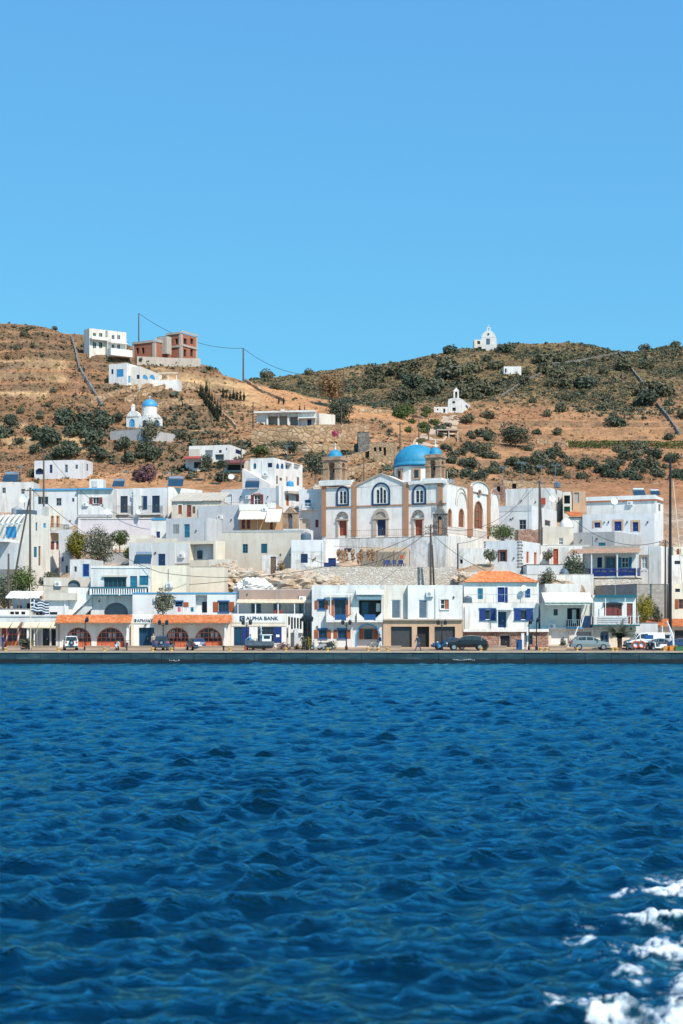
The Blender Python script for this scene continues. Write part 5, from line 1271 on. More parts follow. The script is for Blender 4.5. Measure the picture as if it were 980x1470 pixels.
# bell towers (one child per tower, its stages below it)
def tower(px0, px1, cxb, ytop, ybot, back, dome_top, bells):
    u0, u1 = fc.t(px0), fc.t(px1); y = fc.o.y+fc.u.y*(u0+u1)/2; w = u1-u0; z0, z1 = ZZ(ybot, y), ZZ(ytop, y)
    base = fc.pt((u0+u1)/2, z0, 0)+h.v*(w/2+back); U, V = h.u, h.v
    P4 = lambda x, yy, z: base+U*x+V*yy+Zv(z)
    H_ = z1-z0; m = MB(); hw = w/2; ps = w*.30; zs = H_*.62
    for sx in (-1, 1):
        for sy in (-1, 1): m.box(P4(sx*hw-(ps if sx > 0 else 0), sy*hw-(ps if sy > 0 else 0), 0), U*ps, V*ps, Zv(H_*.86))
    ow = w-2*ps
    for k in range(4):                                               # arched heads between the corner piers
        ang = k*math.pi/2; ca, sa = round(math.cos(ang)), round(math.sin(ang))
        Q = lambda x, d, z: P4(x*ca-(-hw+d)*sa*1.0, x*sa+(-hw+d)*ca*1.0, z)
        pa = arc(-ow/2, ow/2, zs, zs+ow*.5, 10)
        for p, q in zip(pa, pa[1:]):
            m.prism([Q(p[0], .02, p[1]), Q(q[0], .02, q[1]), Q(q[0], .02, H_*.86), Q(p[0], .02, H_*.86)], Q(0, ps*.9, 0)-Q(0, 0, 0))
    tw = m.build('bell_tower', 'tower_stone', h.root)
    m = MB(); e = .18
    m.box(P4(-hw-e, -hw-e, H_*.86), U*(w+2*e), V*(w+2*e), Zv(H_*.07)); m.box(P4(-hw-e*.5, -hw-e*.5, H_*.93), U*(w+e), V*(w+e), Zv(H_*.07)); m.box(P4(-hw-e*.6, -hw-e*.6, H_*.50), U*(ps+e*.9), V*(ps+e*.9), Zv(.16)); m.box(P4(hw-ps-e*.3, -hw-e*.6, H_*.5), U*(ps+e*.9), V*(ps+e*.9), Zv(.16)); m.box(P4(hw-ps-e*.3, hw-ps-e*.3, H_*.5), U*(ps+e*.9), V*(ps+e*.9), Zv(.16))
    m.build('tower_cornice', 'tower_stone', tw)
    m = MB(); m.box(P4(-hw-.35, -hw-.35, -.75), U*(w+.7), V*(w+.7), Zv(.745)); m.build('tower_base', 'white', tw)
    r = hw*.80; hd = (ytop-dome_top)*y/F; m = MB(); cpt = P4(0, 0, H_)
    m.lathe(cpt, [(r*1.04, 0), (r*1.04, .08)]+[(r*math.cos(t), .08+hd*math.sin(t)) for t in [i*math.pi/18 for i in range(10)]], 24); m.build('tower_dome', 'dome_blue', tw, True)
    m = MB(); tp = cpt+Zv(hd+.05); m.lathe(tp, [(0, 0), (.13, .03), (.16, .15), (.06, .28), (.05, .4)], 8); m.bar(tp+Zv(.3), tp+Zv(1.05), .07); m.bar(tp+Zv(.75)-U*.28, tp+Zv(.75)+U*.28, .07); m.build('cross', 'white_paint', tw)
    m = MB(); m.lathe(P4(0, -hw*.2, H_*.36), [(.03, .62), (.16, .58), (.20, .35), (.33, .05), (.36, 0), (.3, 0)], 14); m.bar(P4(-hw*.9, -hw*.2, H_*.6), P4(hw*.9, -hw*.2, H_*.6), .08); m.build('bell', 'bronze', tw)
tower(463, 487, 478, 655.5, 689.5, .1, 645, 1); tower(610, 631, 627, 652, 686.5, .1, 641.5, 1)
# dome on its drum
cy = Yc+9.5; cx = P(598, 0, cy); R0 = 33.2*cy/F; z0 = ZZ(669, cy); zt = ZZ(638.5, cy); c0 = Vector((cx.x, cy, 0))
m = MB(); nseg = 8; rd = R0*.97
m.lathe(c0, [(rd, h.z1-.3), (rd, z0-.05)], 16); dr = m.build('drum', 'white', h.root)
m = MB(); m.lathe(c0+Zv(z0), [(R0*.98, -.22), (R0*1.05, -.2), (R0*1.05, .14), (R0*.99, .2)]+[(R0*math.cos(t), .18+(zt-z0-.18)*math.sin(t)) for t in [i*math.pi/32 for i in range(1, 17)]], 48); dm = m.build('dome', 'dome_blue', h.root, True)
m = MB(); m.lathe(c0+Zv(z0), [(R0*.97, -.3), (R0*1.055, -.3), (R0*1.055, -.21), (R0*.97, -.21)], 48); m.build('dome_rim', 'navy', dm)
m = MB(); m.lathe(c0+Zv(zt), [(.18, -.05), (.16, .15), (.05, .3), (0, .32)], 8); m.build('finial', 'white_paint', dm)
for k in range(5):
    ang = R(-90-4+ (k-2)*48); d = Vector((math.cos(ang), math.sin(ang), 0)); t = Vector((-d.y, d.x, 0)); o = c0+d*(rd*1.0); zb, zu = ZZ(688, cy-R0), ZZ(671.5, cy-R0); w = .62
    m = MB(); m.box(o-t*w+Zv(zb)-d*.25, t*.3, d*.36, Zv(zu-zb)); m.box(o+t*(w-.3)+Zv(zb)-d*.25, t*.3, d*.36, Zv(zu-zb)); m.box(o-t*(w-.3)+Zv(zu-.32)-d*.25, t*(2*w-.6), d*.36, Zv(.32)); m.box(o-t*(w-.3)+Zv(zb)-d*.25, t*(2*w-.6), d*.36, Zv(.2))
    dw = m.build('drum_window', 'tower_stone', dr); m = MB(); m.box(o-t*(w-.31)+Zv(zb+.21)-d*.2, t*(2*w-.62), d*.22, Zv(zu-zb-.55)); m.build('pane', 'glass', dw)
# sunlit flank
for x0, x1, y0 in ((670.5, 676, 698), (698.5, 701.5, 698)): h.box('pilaster', 'R', x0, y0, x1, 770, 0, .3, 'trim_brown')
def gothic(x0, x1, yt, yb, n):
    h.win('R', x0, yt, x1, yb, fr='rust', arch=True, sur='trim_brown', surw=.14, mull=(n, 3), fw=.11, glass='wood')
gothic(642.8, 647.8, 731, 756, 1); gothic(658.3, 665.5, 731, 757, 2); gothic(680.5, 692.5, 720, 759, 3)
u0, u1 = fr.t(674.5), fr.t(699.5); y = fr.o.y+fr.u.y*(u0+u1)/2; zb, zt2 = h.z1-.05, ZZ(691.5, y)
zs = ZZ(703, y); h.add([fr.pt(u_, z_, .0) for u_, z_ in [(u0, zs-.5), (u1, zs-.5)]+arc(u0, u1, zs, zt2, 16)[::-1]], fr.n*.22)
h.arch_band('gable_moulding', 'R', 674.3, 691, 699.7, 704, .16, .36, 'concrete')
h.arch_band('blind_arch', 'R', 653, 700, 670, 726, .13, .1, 'concrete'); h.arch_band('blind_arch', 'R', 655.5, 706.5, 669.5, 728, .1, .08, 'concrete'); h.arch_band('blind_arch', 'R', 702, 701, 716.3, 727, .13, .1, 'concrete'); h.arch_band('blind_arch', 'R', 703.8, 707, 715.5, 728, .1, .08, 'concrete')
m = MB(); q = fr.rect(683.5, 703, 689, 711.5); cz = (q[1]+q[3])/2; cu_ = (q[0]+q[2])/2
for i in range(16):
    t0, t1 = i*math.pi/8, (i+1)*math.pi/8; ra, rb = (q[3]-q[1])/2, (q[3]-q[1])/2-.14; k = (q[2]-q[0])/(q[3]-q[1])
    m.prism([fr.pt(cu_+k*r_*math.cos(t_), cz+r_*math.sin(t_), .225) for r_, t_ in ((ra, t0), (ra, t1), (rb, t1), (rb, t0))], fr.n*.06)
rw = m.build('round_window', 'trim_brown', h.root); m = MB(); m.prism([fr.pt(cu_+.4*math.cos(i*math.pi/6), cz+.28*math.sin(i*math.pi/6)*1.4, .225) for i in range(12)], fr.n*.02); m.build('pane', 'glass', rw)
h.finish()
# small flag of blue and white on the tower foot
# ------------------------------------------------------------------ houses and chapels on the slopes
def at(px, py, ymin=262): return hit(px, py, ymin)
def hillH(label, x0, x1, top, base, wall, yaw, x2, cat='house', name='house', py=None, **k):
    y = at(x1 if yaw >= 0 else x0, py or base+2).y
    return H(name, label, cat, x0, x1, top, base, y, yaw=yaw, x2=x2, wall=wall, **k)
# white hotel
h = hillH('white two storey villa with columned terraces high on the left hill', 120, 128, 471, 512, 'white', 55, 154, roof='white')
for y0, y1 in ((478, 485), (491, 500)):
    for x0 in (133, 142): h.win('R', x0, y0, x0+5, y1, fr='white_paint', cl='green', half='l', mull=(2, 1))
h.box('terrace_slab', 'R', 128.3, 487, 153.5, 489, 0, 1.2, 'white'); h.box('terrace_wall', 'R', 128.3, 484.5, 153.5, 487, 1.0, 1.2, 'white'); h.finish()
b_ = hillH('x', 150, 154, 474, 512, 'white', 55, 181, roof='white', py=514); 
for x0 in (160, 168): b_.win('R', x0, 481, x0+4.5, 487.5, fr='white_paint', mull=(2, 1)); b_.win('R', x0, 494, x0+4.5, 502, fr='white_paint', mull=(2, 1))
b_.rail('R', 155, 489, 180, 493, 1.3, 'white_paint', slab='white', gap=.4, w=.06); b_.box('lower_terrace', 'R', 153, 503, 184, 513, .1, 2.2, 'white'); b_.finish(); merge(h, b_)
# unfinished brick building
h = hillH('unfinished brick block with bare concrete frame on the left hill crest', 190, 221, 490, 516, 'brick', 30, 247, roof='concrete', parapet=0)
for x0 in (195, 203): h.dark('F', x0, 499, x0+4, 508, rec=.4)
h.dark('R', 231, 499, 237, 508, rec=.4)
for f, xs in (('F', (190, 218.5)), ('R', (221.3, 244.5))):
    for x in xs: h.box('concrete_post', f, x, 492, x+2.4, 516, 0, .12, 'concrete')
h.box('concrete_beam', 'F', 190, 489.6, 221, 493, .13, .22, 'concrete'); h.box('concrete_beam', 'R', 221.3, 489.6, 247, 493, .13, .22, 'concrete'); h.finish()
b_ = hillH('x', 238, 259, 478, 516, 'brick', 30, 283, roof='concrete', parapet=0, py=518)
for x0 in (243, 251): b_.dark('F', x0, 486, x0+4, 494, rec=.4)
for x0 in (263.5, 273): b_.dark('R', x0, 486, x0+4.5, 494, rec=.4); b_.dark('R', x0, 501.5, x0+4, 512, rec=.4)
for f, xs in (('F', (238, 256.8)), ('R', (259.3, 280.6))):
    for x in xs: b_.box('concrete_post', f, x, 480, x+2.3, 516, 0, .12, 'concrete')
    for y in (477.6, 496.5): b_.box('concrete_beam', f, 238 if f == 'F' else 259.3, y, 259 if f == 'F' else 283, y+2.8, .13, .22, 'concrete')
b_.finish(); c_ = hillH('x', 225, 239, 482, 496, 'concrete', 30, 246, parapet=0, py=519, deep=2); c_.finish(); merge(h, b_, c_)
wallthing('retaining_wall', 'grey concrete retaining wall at the foot of the brick block', ground_line([(196, 521), (240, 523), (287, 524)]), 1.6, .5, 'concrete')
# white long villa
h = hillH('long white villa with blue shutters and terrace on the left hill', 156, 182, 521, 552, 'white', 24, 201, roof='white')
h.win('F', 167, 530, 177, 541, cl='sky_blue'); h.win('F', 159.5, 530, 162.5, 537, cl='navy'); h.door('R', 184, 540, 190, 550, 'sky_blue'); h.finish()
b_ = hillH('x', 182, 201, 526, 552, 'white', 16, 232, roof='white', py=561); b_.win('F', 196, 538, 200, 544, cl='navy'); b_.win('R', 204.5, 538, 212, 544.5, cl='sky_blue', arch=True); b_.win('R', 214.5, 538, 222.5, 544.5, cl='sky_blue', arch=True); b_.finish(); merge(h, b_)
h = hillH('low white terrace with arbour posts right of the long villa', 200, 256, 545, 555, 'white', 4, None, 'terrace', 'terrace', depth=4, parapet=.5, py=563)
for x in (228, 240, 252): h.box('arbour_post', 'F', x, 535, x+1, 545, -.6, -.45, 'white_paint')
h.box('arbour_beam', 'F', 226, 534.5, 255, 536, -.8, -.2, 'cream_paint'); h.finish()
# blue domed chapel on the left
h = hillH('small white chapel with sky blue dome and rounded gables on the left slope', 181, 214, 596, 616, 'white', 22, 233, 'chapel', 'chapel', roof='white', parapet=0, py=622)
fc, fr = h.F, h.Rt
for f_, x0, x1, yt in ((fc, 181.5, 199, 590), (fr, 215.5, 232, 591)):
    u0, u1 = f_.t(x0), f_.t(x1); y = f_.o.y; h.add([f_.pt(a, z) for a, z in [(u0, h.z1-.4), (u1, h.z1-.4)]+arc(u0, u1, h.z1-.38, ZZ(yt, y), 12)[::-1]], f_.n*-1.2)
h.win('F', 186.5, 602, 192.5, 613, cl='sky_blue', arch=True, sur='sky_blue', surw=.12); h.win('F', 204, 603, 210, 613, cl='navy', arch=True); h.win('R', 221, 603, 229, 615, fr='sky_blue', arch=True, glass='glass_blue', sur='sky_blue', surw=.1)
cc = h.A+h.u*h.W*.76+h.v*2.6; s = cc.y/F; m = MB(); m.lathe((cc.x, cc.y, 0), [(10.5*s, h.z1-.3), (10.5*s, ZZ(584, cc.y))], 16); dr = m.build('drum', 'white', h.root)
m = MB(); m.lathe((cc.x, cc.y, ZZ(584, cc.y)), [(11.2*s*math.cos(t), 11*s*math.sin(t)) for t in [i*math.pi/20 for i in range(11)]], 24); m.build('dome', 'sky_blue', dr, True)
for px in (191, 219):
    q = P(px, 593, h.A.y+1.6); m = MB(); m.cbox(q+Vector((0, 0, .6)), .75, .75, 1.6); m.lathe(q+Vector((0, 0, 1.4)), [(.45, 0), (.36, .35), (.1, .5), (0, .52)], 10); m.build('belfry', 'white', h.root)
m = MB(); q = Vector((cc.x, cc.y, ZZ(573.5, cc.y))); m.bar(q, q+Vector((0, 0, .9)), .08); m.bar(q+Vector((-.3, 0, .6)), q+Vector((.3, 0, .6)), .08); m.build('cross', 'white_paint', dr); h.finish()
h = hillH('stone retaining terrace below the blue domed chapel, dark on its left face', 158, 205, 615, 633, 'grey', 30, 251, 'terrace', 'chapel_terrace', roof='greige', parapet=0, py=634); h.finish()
# stepped stone terraces on the left hill
for i, (pts, hh, lab) in enumerate((
    ([(178, 577), (215, 562), (252, 555), (285, 556)], 1.2, 'pale stone terrace wall rising to the right above the chapel'),
    ([(222, 588), (250, 578), (290, 580)], 1.2, 'lower pale terrace wall right of the chapel dome'),
    ([(130, 576), (165, 566), (200, 556), (230, 556)], .9, 'stone terrace edge left of the long villa drive'),
    ([(285, 564), (305, 583), (325, 600), (340, 616)], .8, 'pale wall running down beside the cypress rows'),
    ([(352, 548), (375, 563), (410, 578)], .8, 'pale wall along the ridge right of the tall pole'),
    ([(102, 486), (108, 505), (113, 530), (128, 555), (146, 585)], 1.5, 'dark dry stone wall running down the left hill'),
    ([(888, 508), (905, 530), (925, 555), (938, 575)], 1.5, 'dry stone wall running down the right hill from the crest'),
    ([(943, 582), (958, 600), (975, 625)], 1.5, 'lower dry stone wall at the right edge of the hill'),
    ([(780, 525), (830, 519), (888, 508)], 1.0, 'dry stone wall along the shoulder of the right hill'),
    ([(720, 570), (752, 548), (785, 533)], .9, 'faint dry stone wall climbing the right hill spur'),
    ([(515, 592), (560, 594), (600, 600), (640, 612)], .9, 'stone wall along the edge of the orange field'),
    ([(770, 636), (790, 640), (815, 642)], 1.2, 'low earth bank wall left of the vineyard strip'),
    ([(480, 668), (530, 655), (565, 647)], 1.4, 'pale stone wall climbing behind the church gable'),
    ([(470, 690), (520, 678), (560, 664)], 1.4, 'lower pale stone wall just behind the church gable'))):
    wallthing('dry_stone_wall' if 'dry' in lab else 'terrace_wall', lab, ground_line(pts), hh*(.65 if 'dry' in lab else .9), .5, 'grey_stone' if 'dry' in lab else 'golden_far', jag=.2, rough=.2, step=1.0)
# low modern house and its stone terraces
h = hillH('low modern white house with deep columned porch on the ridge', 368, 452, 592, 614, 'white', 10, 458, roof='white', parapet=.2)
h.dark('F', 384, 597, 412, 614, 'greige', rec=2.0, name='porch'); h.dark('F', 416, 598, 428, 613, 'pale_grey', rec=2, name='porch'); h.door('F', 441, 602, 447, 613, 'navy'); h.win('F', 421, 602, 425, 610, cl='navy') if False else None
h.box('porch_roof', 'F', 364, 590.5, 453, 593, -.2, 1.2, 'white'); h.box('side_roof', 'F', 430, 600, 455, 601.5, .05, 1.6, 'white_paint')
for x in (383, 399, 413, 428): h.box('column', 'F', x, 593, x+2, 614, .05, .45, 'white')
h.box('chimney', 'F', 400, 585, 404, 592, -3, -2.5, 'white')
h.finish()
h = hillH('white side wing with gable facing right beside the modern porch house', 452, 458, 593, 615, 'white', 50, 481, roof='white', parapet=.2); h.finish()
wallthing('retaining_wall', 'golden stone terrace wall below the modern porch house', ground_line([(361, 640), (420, 636), (480, 634), (527, 632)], 255), 3.4, .8, 'golden_far', jag=.06)
wallthing('retaining_wall', 'lower golden stone terrace wall below the modern porch house', ground_line([(380, 652), (440, 650), (515, 648)], 255), 1.6, .8, 'golden_far', jag=.08)
h = hillH('dark stone tower house stub with open top behind the church', 513, 530, 620, 650, 'grey_stone', 0, None, 'ruin', 'tower_house', depth=5, parapet=0); h.box('step', 'F', 514, 626, 522, 650, 0, .8, 'grey_stone'); h.finish()
h = hillH('roofless beige stone house with four dark openings behind the church dome', 530, 562, 634, 662, 'golden_stone', 16, 580, 'ruin', 'stone_house', parapet=0)
for x0, y0, y1 in ((536, 642, 648), (543.5, 642, 648), (550, 642, 654)): h.dark('F', x0, y0, x0+4, y1, rec=.5)
h.dark('R', 570, 641, 574, 651, rec=.5); h.finish()
# white complex and two storey house above town
h = hillH('group of white flat roofed rooms with shaded porch above the town', 271, 330, 638.5, 662, 'white', 14, 352, roof='white')
h.dark('F', 294, 646, 305, 656, 'white_blue', rec=.8, name='porch'); h.win('F', 314, 646, 318, 650, cl='navy'); h.win('R', 338, 646, 347, 652, cl='navy'); h.box('low_block', 'F', 272, 645, 287, 662, .02, .5, 'greige'); h.dark('F', 308, 652, 321, 660, 'slate', rec=.8, name='porch'); h.finish()
h = hillH('low shed with red canopy and pale blue door left of the white rooms', 266, 289, 657, 674, 'white_blue', 4, None, 'shed', 'shed', depth=4); h.awning('F', 265, 655, 290, 659, 2, 'red', 'canopy'); h.dark('F', 278, 663, 288, 672); h.finish()
h = hillH('shop terrace with long maroon canopy below the white rooms', 320, 356, 661, 676, 'greige', 4, None, 'shed', 'shed', depth=4); h.awning('F', 322, 660.5, 353, 666, 2.5, 'maroon', 'canopy'); h.dark('F', 326, 667, 350, 675); h.finish()
h = H('house', 'tall white two storey house with arched blue windows and sloping stair wall', 'house', 359, 393, 657, 702, 244, yaw=20, x2=434, wall='white', roof='white', parapet=.3)
h.win('F', 363.5, 665, 367.5, 673, arch=True, cl='dark_teal'); h.win('F', 384, 664.5, 390.5, 671, cl='navy')
h.win('R', 396.3, 665, 400.5, 673, cl='blue', arch=True); h.win('R', 402.8, 665, 407, 673, cl='blue', arch=True); h.dark('R', 409.5, 664.5, 419, 674, 'pale_grey', rec=.8, name='loggia'); h.box('loggia_door', 'R', 413, 667, 417.5, 674, -.78, -.7, 'blue'); h.dark('R', 421.5, 664.5, 431, 674, 'pale_grey', rec=.6, name='loggia')
for x0, x1, y0, y1 in ((396.3, 398.8, 683, 695), (401, 405, 686, 690), (411, 412.5, 684, 691), (426, 429.3, 685, 697)): h.win('R', x0, y0, x1, y1, cl='wood')
fc = h.F; pts = [(fc.t(352), ZZ(673, fc.o.y)), (fc.t(392.5), ZZ(697, fc.o.y)), (fc.t(392.5), h.z0-2), (fc.t(352), h.z0-2)]; m = MB(); m.prism([fc.pt(a, z, .02) for a, z in pts], fc.n*1.2); m.build('stair_wall', 'white', h.root); h.finish()
# chapel on the skyline
h = hillH('tiny white hilltop chapel with round gable on the skyline', 691, 711, 484, 497, 'white', 10, 713, 'chapel', 'chapel', depth=8, roof='white', parapet=0)
fc = h.F; u0, u1 = 0, fc.L; h.add([fc.pt(a, z) for a, z in [(u0, h.z1-.05), (u1, h.z1-.05)]+arc(u0, u1, h.z1-.03, ZZ(475, fc.o.y), 16)[::-1]], h.v*h.D)
h.door('F', 697.5, 486, 703, 496, 'slate'); m = MB(); q = fc.pt(fc.L/2, ZZ(478, fc.o.y), .06); m.cbox(q-Vector((0, 0, .5)), .6, .12, .7); m.build('gable_window', 'navy', h.root)
m = MB(); q = fc.pt(fc.L/2, ZZ(475.5, fc.o.y), -.5); m.cbox(q+Vector((-.5, 0, .5)), .3, .5, 1.3); m.cbox(q+Vector((.5, 0, .5)), .3, .5, 1.3); m.cbox(q+Vector((0, 0, 1.25)), 1.4, .6, .3); m.bar(q+Vector((0, 0, 1.3)), q+Vector((0, 0, 2.4)), .12); m.bar(q+Vector((-.4, 0, 2)), q+Vector((.4, 0, 2)), .12); m.build('belfry', 'white', h.root)
h.finish(); b_ = hillH('x', 680.5, 691, 487.5, 496, 'white', 0, None, depth=5, roof='white', py=498); b_.dark('F', 685, 489.5, 689, 494, rec=.3); b_.finish(); d_ = hillH('x', 697, 714, 494.5, 501, 'white', 5, None, depth=3, py=502, parapet=.3); d_.finish(); merge(h, b_, d_)
h = hillH('low white roofless farm wall halfway up the right hill', 723, 748, 526, 537, 'white', 0, None, 'ruin', 'farm_building', depth=6, parapet=.3); h.dark('F', 724.5, 529, 727, 535, rec=.3); h.finish()
h = hillH('white chapel with rounded gable and slender belfry among trees on the right slope', 643, 663, 573.5, 591, 'white', 16, 679, 'chapel', 'chapel', roof='white', parapet=0)
fc = h.F; h.add([fc.pt(a, z) for a, z in [(0, h.z1-.05), (fc.L, h.z1-.05)]+arc(0, fc.L, h.z1-.03, ZZ(571.5, fc.o.y), 14)[::-1]], h.v*h.D*.9)
m = MB(); q = fc.pt(fc.L*.55, ZZ(572.5, fc.o.y), -.6)
for sx in (-.55, .55): m.cbox(q+Vector((sx, 0, 1.0)), .4, .7, 2.2)
m.cbox(q+Vector((0, 0, 2.2)), 1.6, .8, .35); m.prism([q+Vector((-.7, -.35, 2.35)), q+Vector((.7, -.35, 2.35)), q+Vector((0, -.35, 3.2))], (0, .7, 0)); m.build('belfry', 'white', h.root)
h.dark('F', 649, 575.5, 653, 579, arch=True, rec=.3); h.dark('F', 649, 585, 654, 590, rec=.3); h.win('R', 668, 582, 672, 586, cl='slate'); h.finish()
b_ = hillH('x', 623, 642.5, 584, 593, 'white', 4, None, depth=4, py=594); b_.dark('F', 627, 586.5, 629, 589, rec=.3); b_.dark('F', 636, 586.5, 639, 592.5, rec=.4); b_.finish(); merge(h, b_)
# open concrete pavilion
rt = thing('pavilion', 'open concrete frame pavilion among bushes behind the church dome', 'pavilion', at(642, 628))
q0 = at(642, 628); s = q0.y/F
m = MB()
for x in (-14, 2, 15):
    for y in (0, 4): m.bar(q0+Vector((x*s, y, -1)), q0+Vector((x*s, y, 10*s)), .3)
m.build('columns', 'concrete', rt); rt.children[0].name = 'column_frame'; m = MB(); m.box(q0+Vector((-15.5*s, -.3, 10*s)), (31*s, 0, 0), (0, 4.8, 0), (0, 0, .3)); m.build('flat_roof', 'concrete', rt)
# track to the chapel: a pale road sheet
mm = MB(); pl = ground_line([(596, 655), (606, 640), (622, 628), (640, 616), (648, 603), (645, 596)], 262, 8); pr = []
for i, p in enumerate(pl):
    d = pl[min(i+1, len(pl)-1)]-pl[max(0, i-1)]; d.z = 0; d.normalize(); n = Vector((-d.y, d.x, 0)); w = 2.2
    a = p+n*w; b = p-n*w; a.z = tz(a.x, a.y)+.12; b.z = tz(b.x, b.y)+.12; pr.append((a, b))
for (a, b), (c, d) in zip(pr, pr[1:]): mm.face([a, b, d, c])
struct(mm.build('track', 'quay_stone'))
# ------------------------------------------------------------------ planting
def bush_meshes(kind, mat, n, flat):
    out = []
    for i in range(n):
        rng = np.random.RandomState(100+i+hash(mat) % 7*0+len(mat)*13)
        lb = rand_lobes(rng, 1.0, .85, 1.0*flat+.25, rng.randint(7, 12), -.1, .58, .5)
        out.append(leafmesh(kind, lb, 620, .21, mat, 200+i+len(mat)))
    return out
BM = {k: bush_meshes('bush', m, 4, f) for k, m, f in (('dark', 'leaf_dark', .75), ('olive', 'leaf_olive', .7), ('green', 'leaf_green', .7), ('dry', 'leaf_dry', .6), ('scrub', 'scrub_green', .65), ('purple', 'leaf_purple', .7))}
BN = {'dark': 'dark green', 'olive': 'grey olive', 'green': 'fresh green', 'dry': 'dry brown', 'scrub': 'dull green', 'purple': 'purplish brown'}
nb = [0]
def bush(px, py, wpx, kind, where, group, ymin=262, hk=1.0):
    p = hit(px, py, ymin); s = p.y/F; r = wpx*s/2
    o = new_obj('bush', random.choice(BM[kind])); o.location = p-Vector((0, 0, .08*r)); o.scale = (r, r, r*hk*random.uniform(.85, 1.25)); o.rotation_euler = (0, 0, random.uniform(0, 6.28))
    tag(o, f'{BN[kind]} bush {where}', 'bush', group); nb[0] += 1
    return o
random.seed(21)
# single bushes that read by themselves
for px, py, w, k, lab in (
    (839, 556, 44, 'dark', 'broad dark bush in the middle of the right hill'), (924, 582, 46, 'dark', 'wide dark bush lying by the right dry stone wall'),
    (884, 613, 36, 'dark', 'dark bush alone on the orange field right of centre'), (800, 624, 20, 'olive', 'small olive bush at the left end of the orange field'),
    (643, 543, 58, 'olive', 'very wide olive bush below the hilltop chapel'), (594, 557, 46, 'dark', 'dark bush left of the broad olive one on the right hill'),
    (622, 566, 44, 'olive', 'olive bush just above the belfry chapel'), (724, 506, 30, 'dark', 'dark bush right below the hilltop chapel'),
    (699, 519, 24, 'olive', 'olive bush under the chapel steps on the skyline'), (650, 508, 34, 'dark', 'dark bush on the left shoulder of the chapel summit'),
    (695, 628, 40, 'dark', 'round dark bush left of the big dark tree'), (670, 606, 30, 'olive', 'olive bush right of the belfry chapel'),
    (959, 630, 22, 'dark', 'dark bush beside the lower wall at the right edge'), (770, 623, 18, 'dark', 'small dark bush right of the big dark tree'),
    (70, 632, 44, 'dark', 'dark bush above the low house with blue archway'), (106, 624, 30, 'dark', 'round dark bush on the left terraces'), (150, 612, 42, 'dark', 'large dark bush left of the blue domed chapel'),
    (118, 533, 14, 'dark', 'dark shrub beside the wall left of the long villa'), (925, 497, 20, 'olive', 'lone olive shrub on the right skyline'), (970, 493, 24, 'olive', 'olive shrub crowning the right end of the ridge'),
    (299, 530, 14, 'dark', 'wind bent shrub on the crest right of the brick block'), (293, 668, 30, 'dark', 'dark bush beside the red canopy shed'), (320, 690, 36, 'dark', 'dark bush below the maroon canopy'), (205, 690, 46, 'purple', 'purplish bush behind the blank bright house')):
    o = bush(px, py, w, k, '', None); o['label'] = lab
# zones of scrub, each of its own colour and slope
ZB_ = ((-5, 200, 600, 640, 18, 20, 42, 'dark', 'on the terraces left of the blue domed chapel'), (-5, 230, 640, 662, 15, 20, 38, 'dark', 'on the slope over the low blue arched house'),
    (0, 110, 470, 515, 5, 8, 18, 'scrub', 'near the top of the left hill'), (0, 130, 560, 600, 6, 8, 16, 'olive', 'between the straw strips of the left hill'),
    (380, 560, 528, 565, 12, 16, 32, 'scrub', 'on the far slope behind the ridge pole'), (560, 720, 522, 580, 24, 20, 50, 'scrub', 'on the slope left of the hilltop chapel'),
    (720, 985, 512, 580, 24, 16, 44, 'scrub', 'on the open right hill'), (560, 720, 580, 600, 10, 16, 30, 'green', 'around the belfry chapel'), (700, 985, 580, 602, 12, 14, 28, 'olive', 'along the top of the orange field'),
    (640, 985, 655, 690, 50, 18, 36, 'dark', 'in the thicket behind the white blocks'), (640, 985, 645, 690, 32, 14, 30, 'olive', 'mixed into the thicket behind the white blocks'), (620, 720, 610, 660, 12, 14, 28, 'dark', 'right of the church dome'),
    (585, 625, 605, 640, 8, 14, 26, 'green', 'beside the track above the church dome'), (240, 345, 660, 692, 9, 8, 18, 'olive', 'on the bank below the white rooms'), (480, 640, 612, 650, 6, 8, 16, 'olive', 'in the field behind the roofless stone house'),
    (230, 350, 590, 640, 6, 6, 12, 'dry', 'on the bare slope below the cypress rows'), (0, 60, 680, 700, 5, 10, 20, 'olive', 'behind the flat house on the left edge'))
for x0, x1, y0, y1, n, w0, w1, k, wh in ZB_:
    for i in range(n):
        bx, by, bw = random.uniform(x0, x1), random.uniform(y0, y1), random.uniform(w0, w1)
        if 612 < bx < 688 and 578 < by < 608 or 150 < bx < 240 and 610 < by < 640: continue      # keep the chapels clear
        bush(bx, by, bw, k, wh, 'bushes '+wh)
# vineyard strip
vm = []
for j in range(5):
    pts = ground_line([(815, 637+j*1.6), (900, 638+j*1.5), (1000, 638+j*1.5)], 262, 40)
    me = leafmesh('vine_row', [(p.x-pts[0].x, p.y-pts[0].y, p.z-pts[0].z+.5, .7, .5, .55) for p in pts], 900, .35, 'leaf_green', 300+j)
    o = new_obj('vine_row', me); o.location = pts[0]; tag(o, 'long green vine row in the strip across the right slope', 'vines', 'vine rows on the right slope')
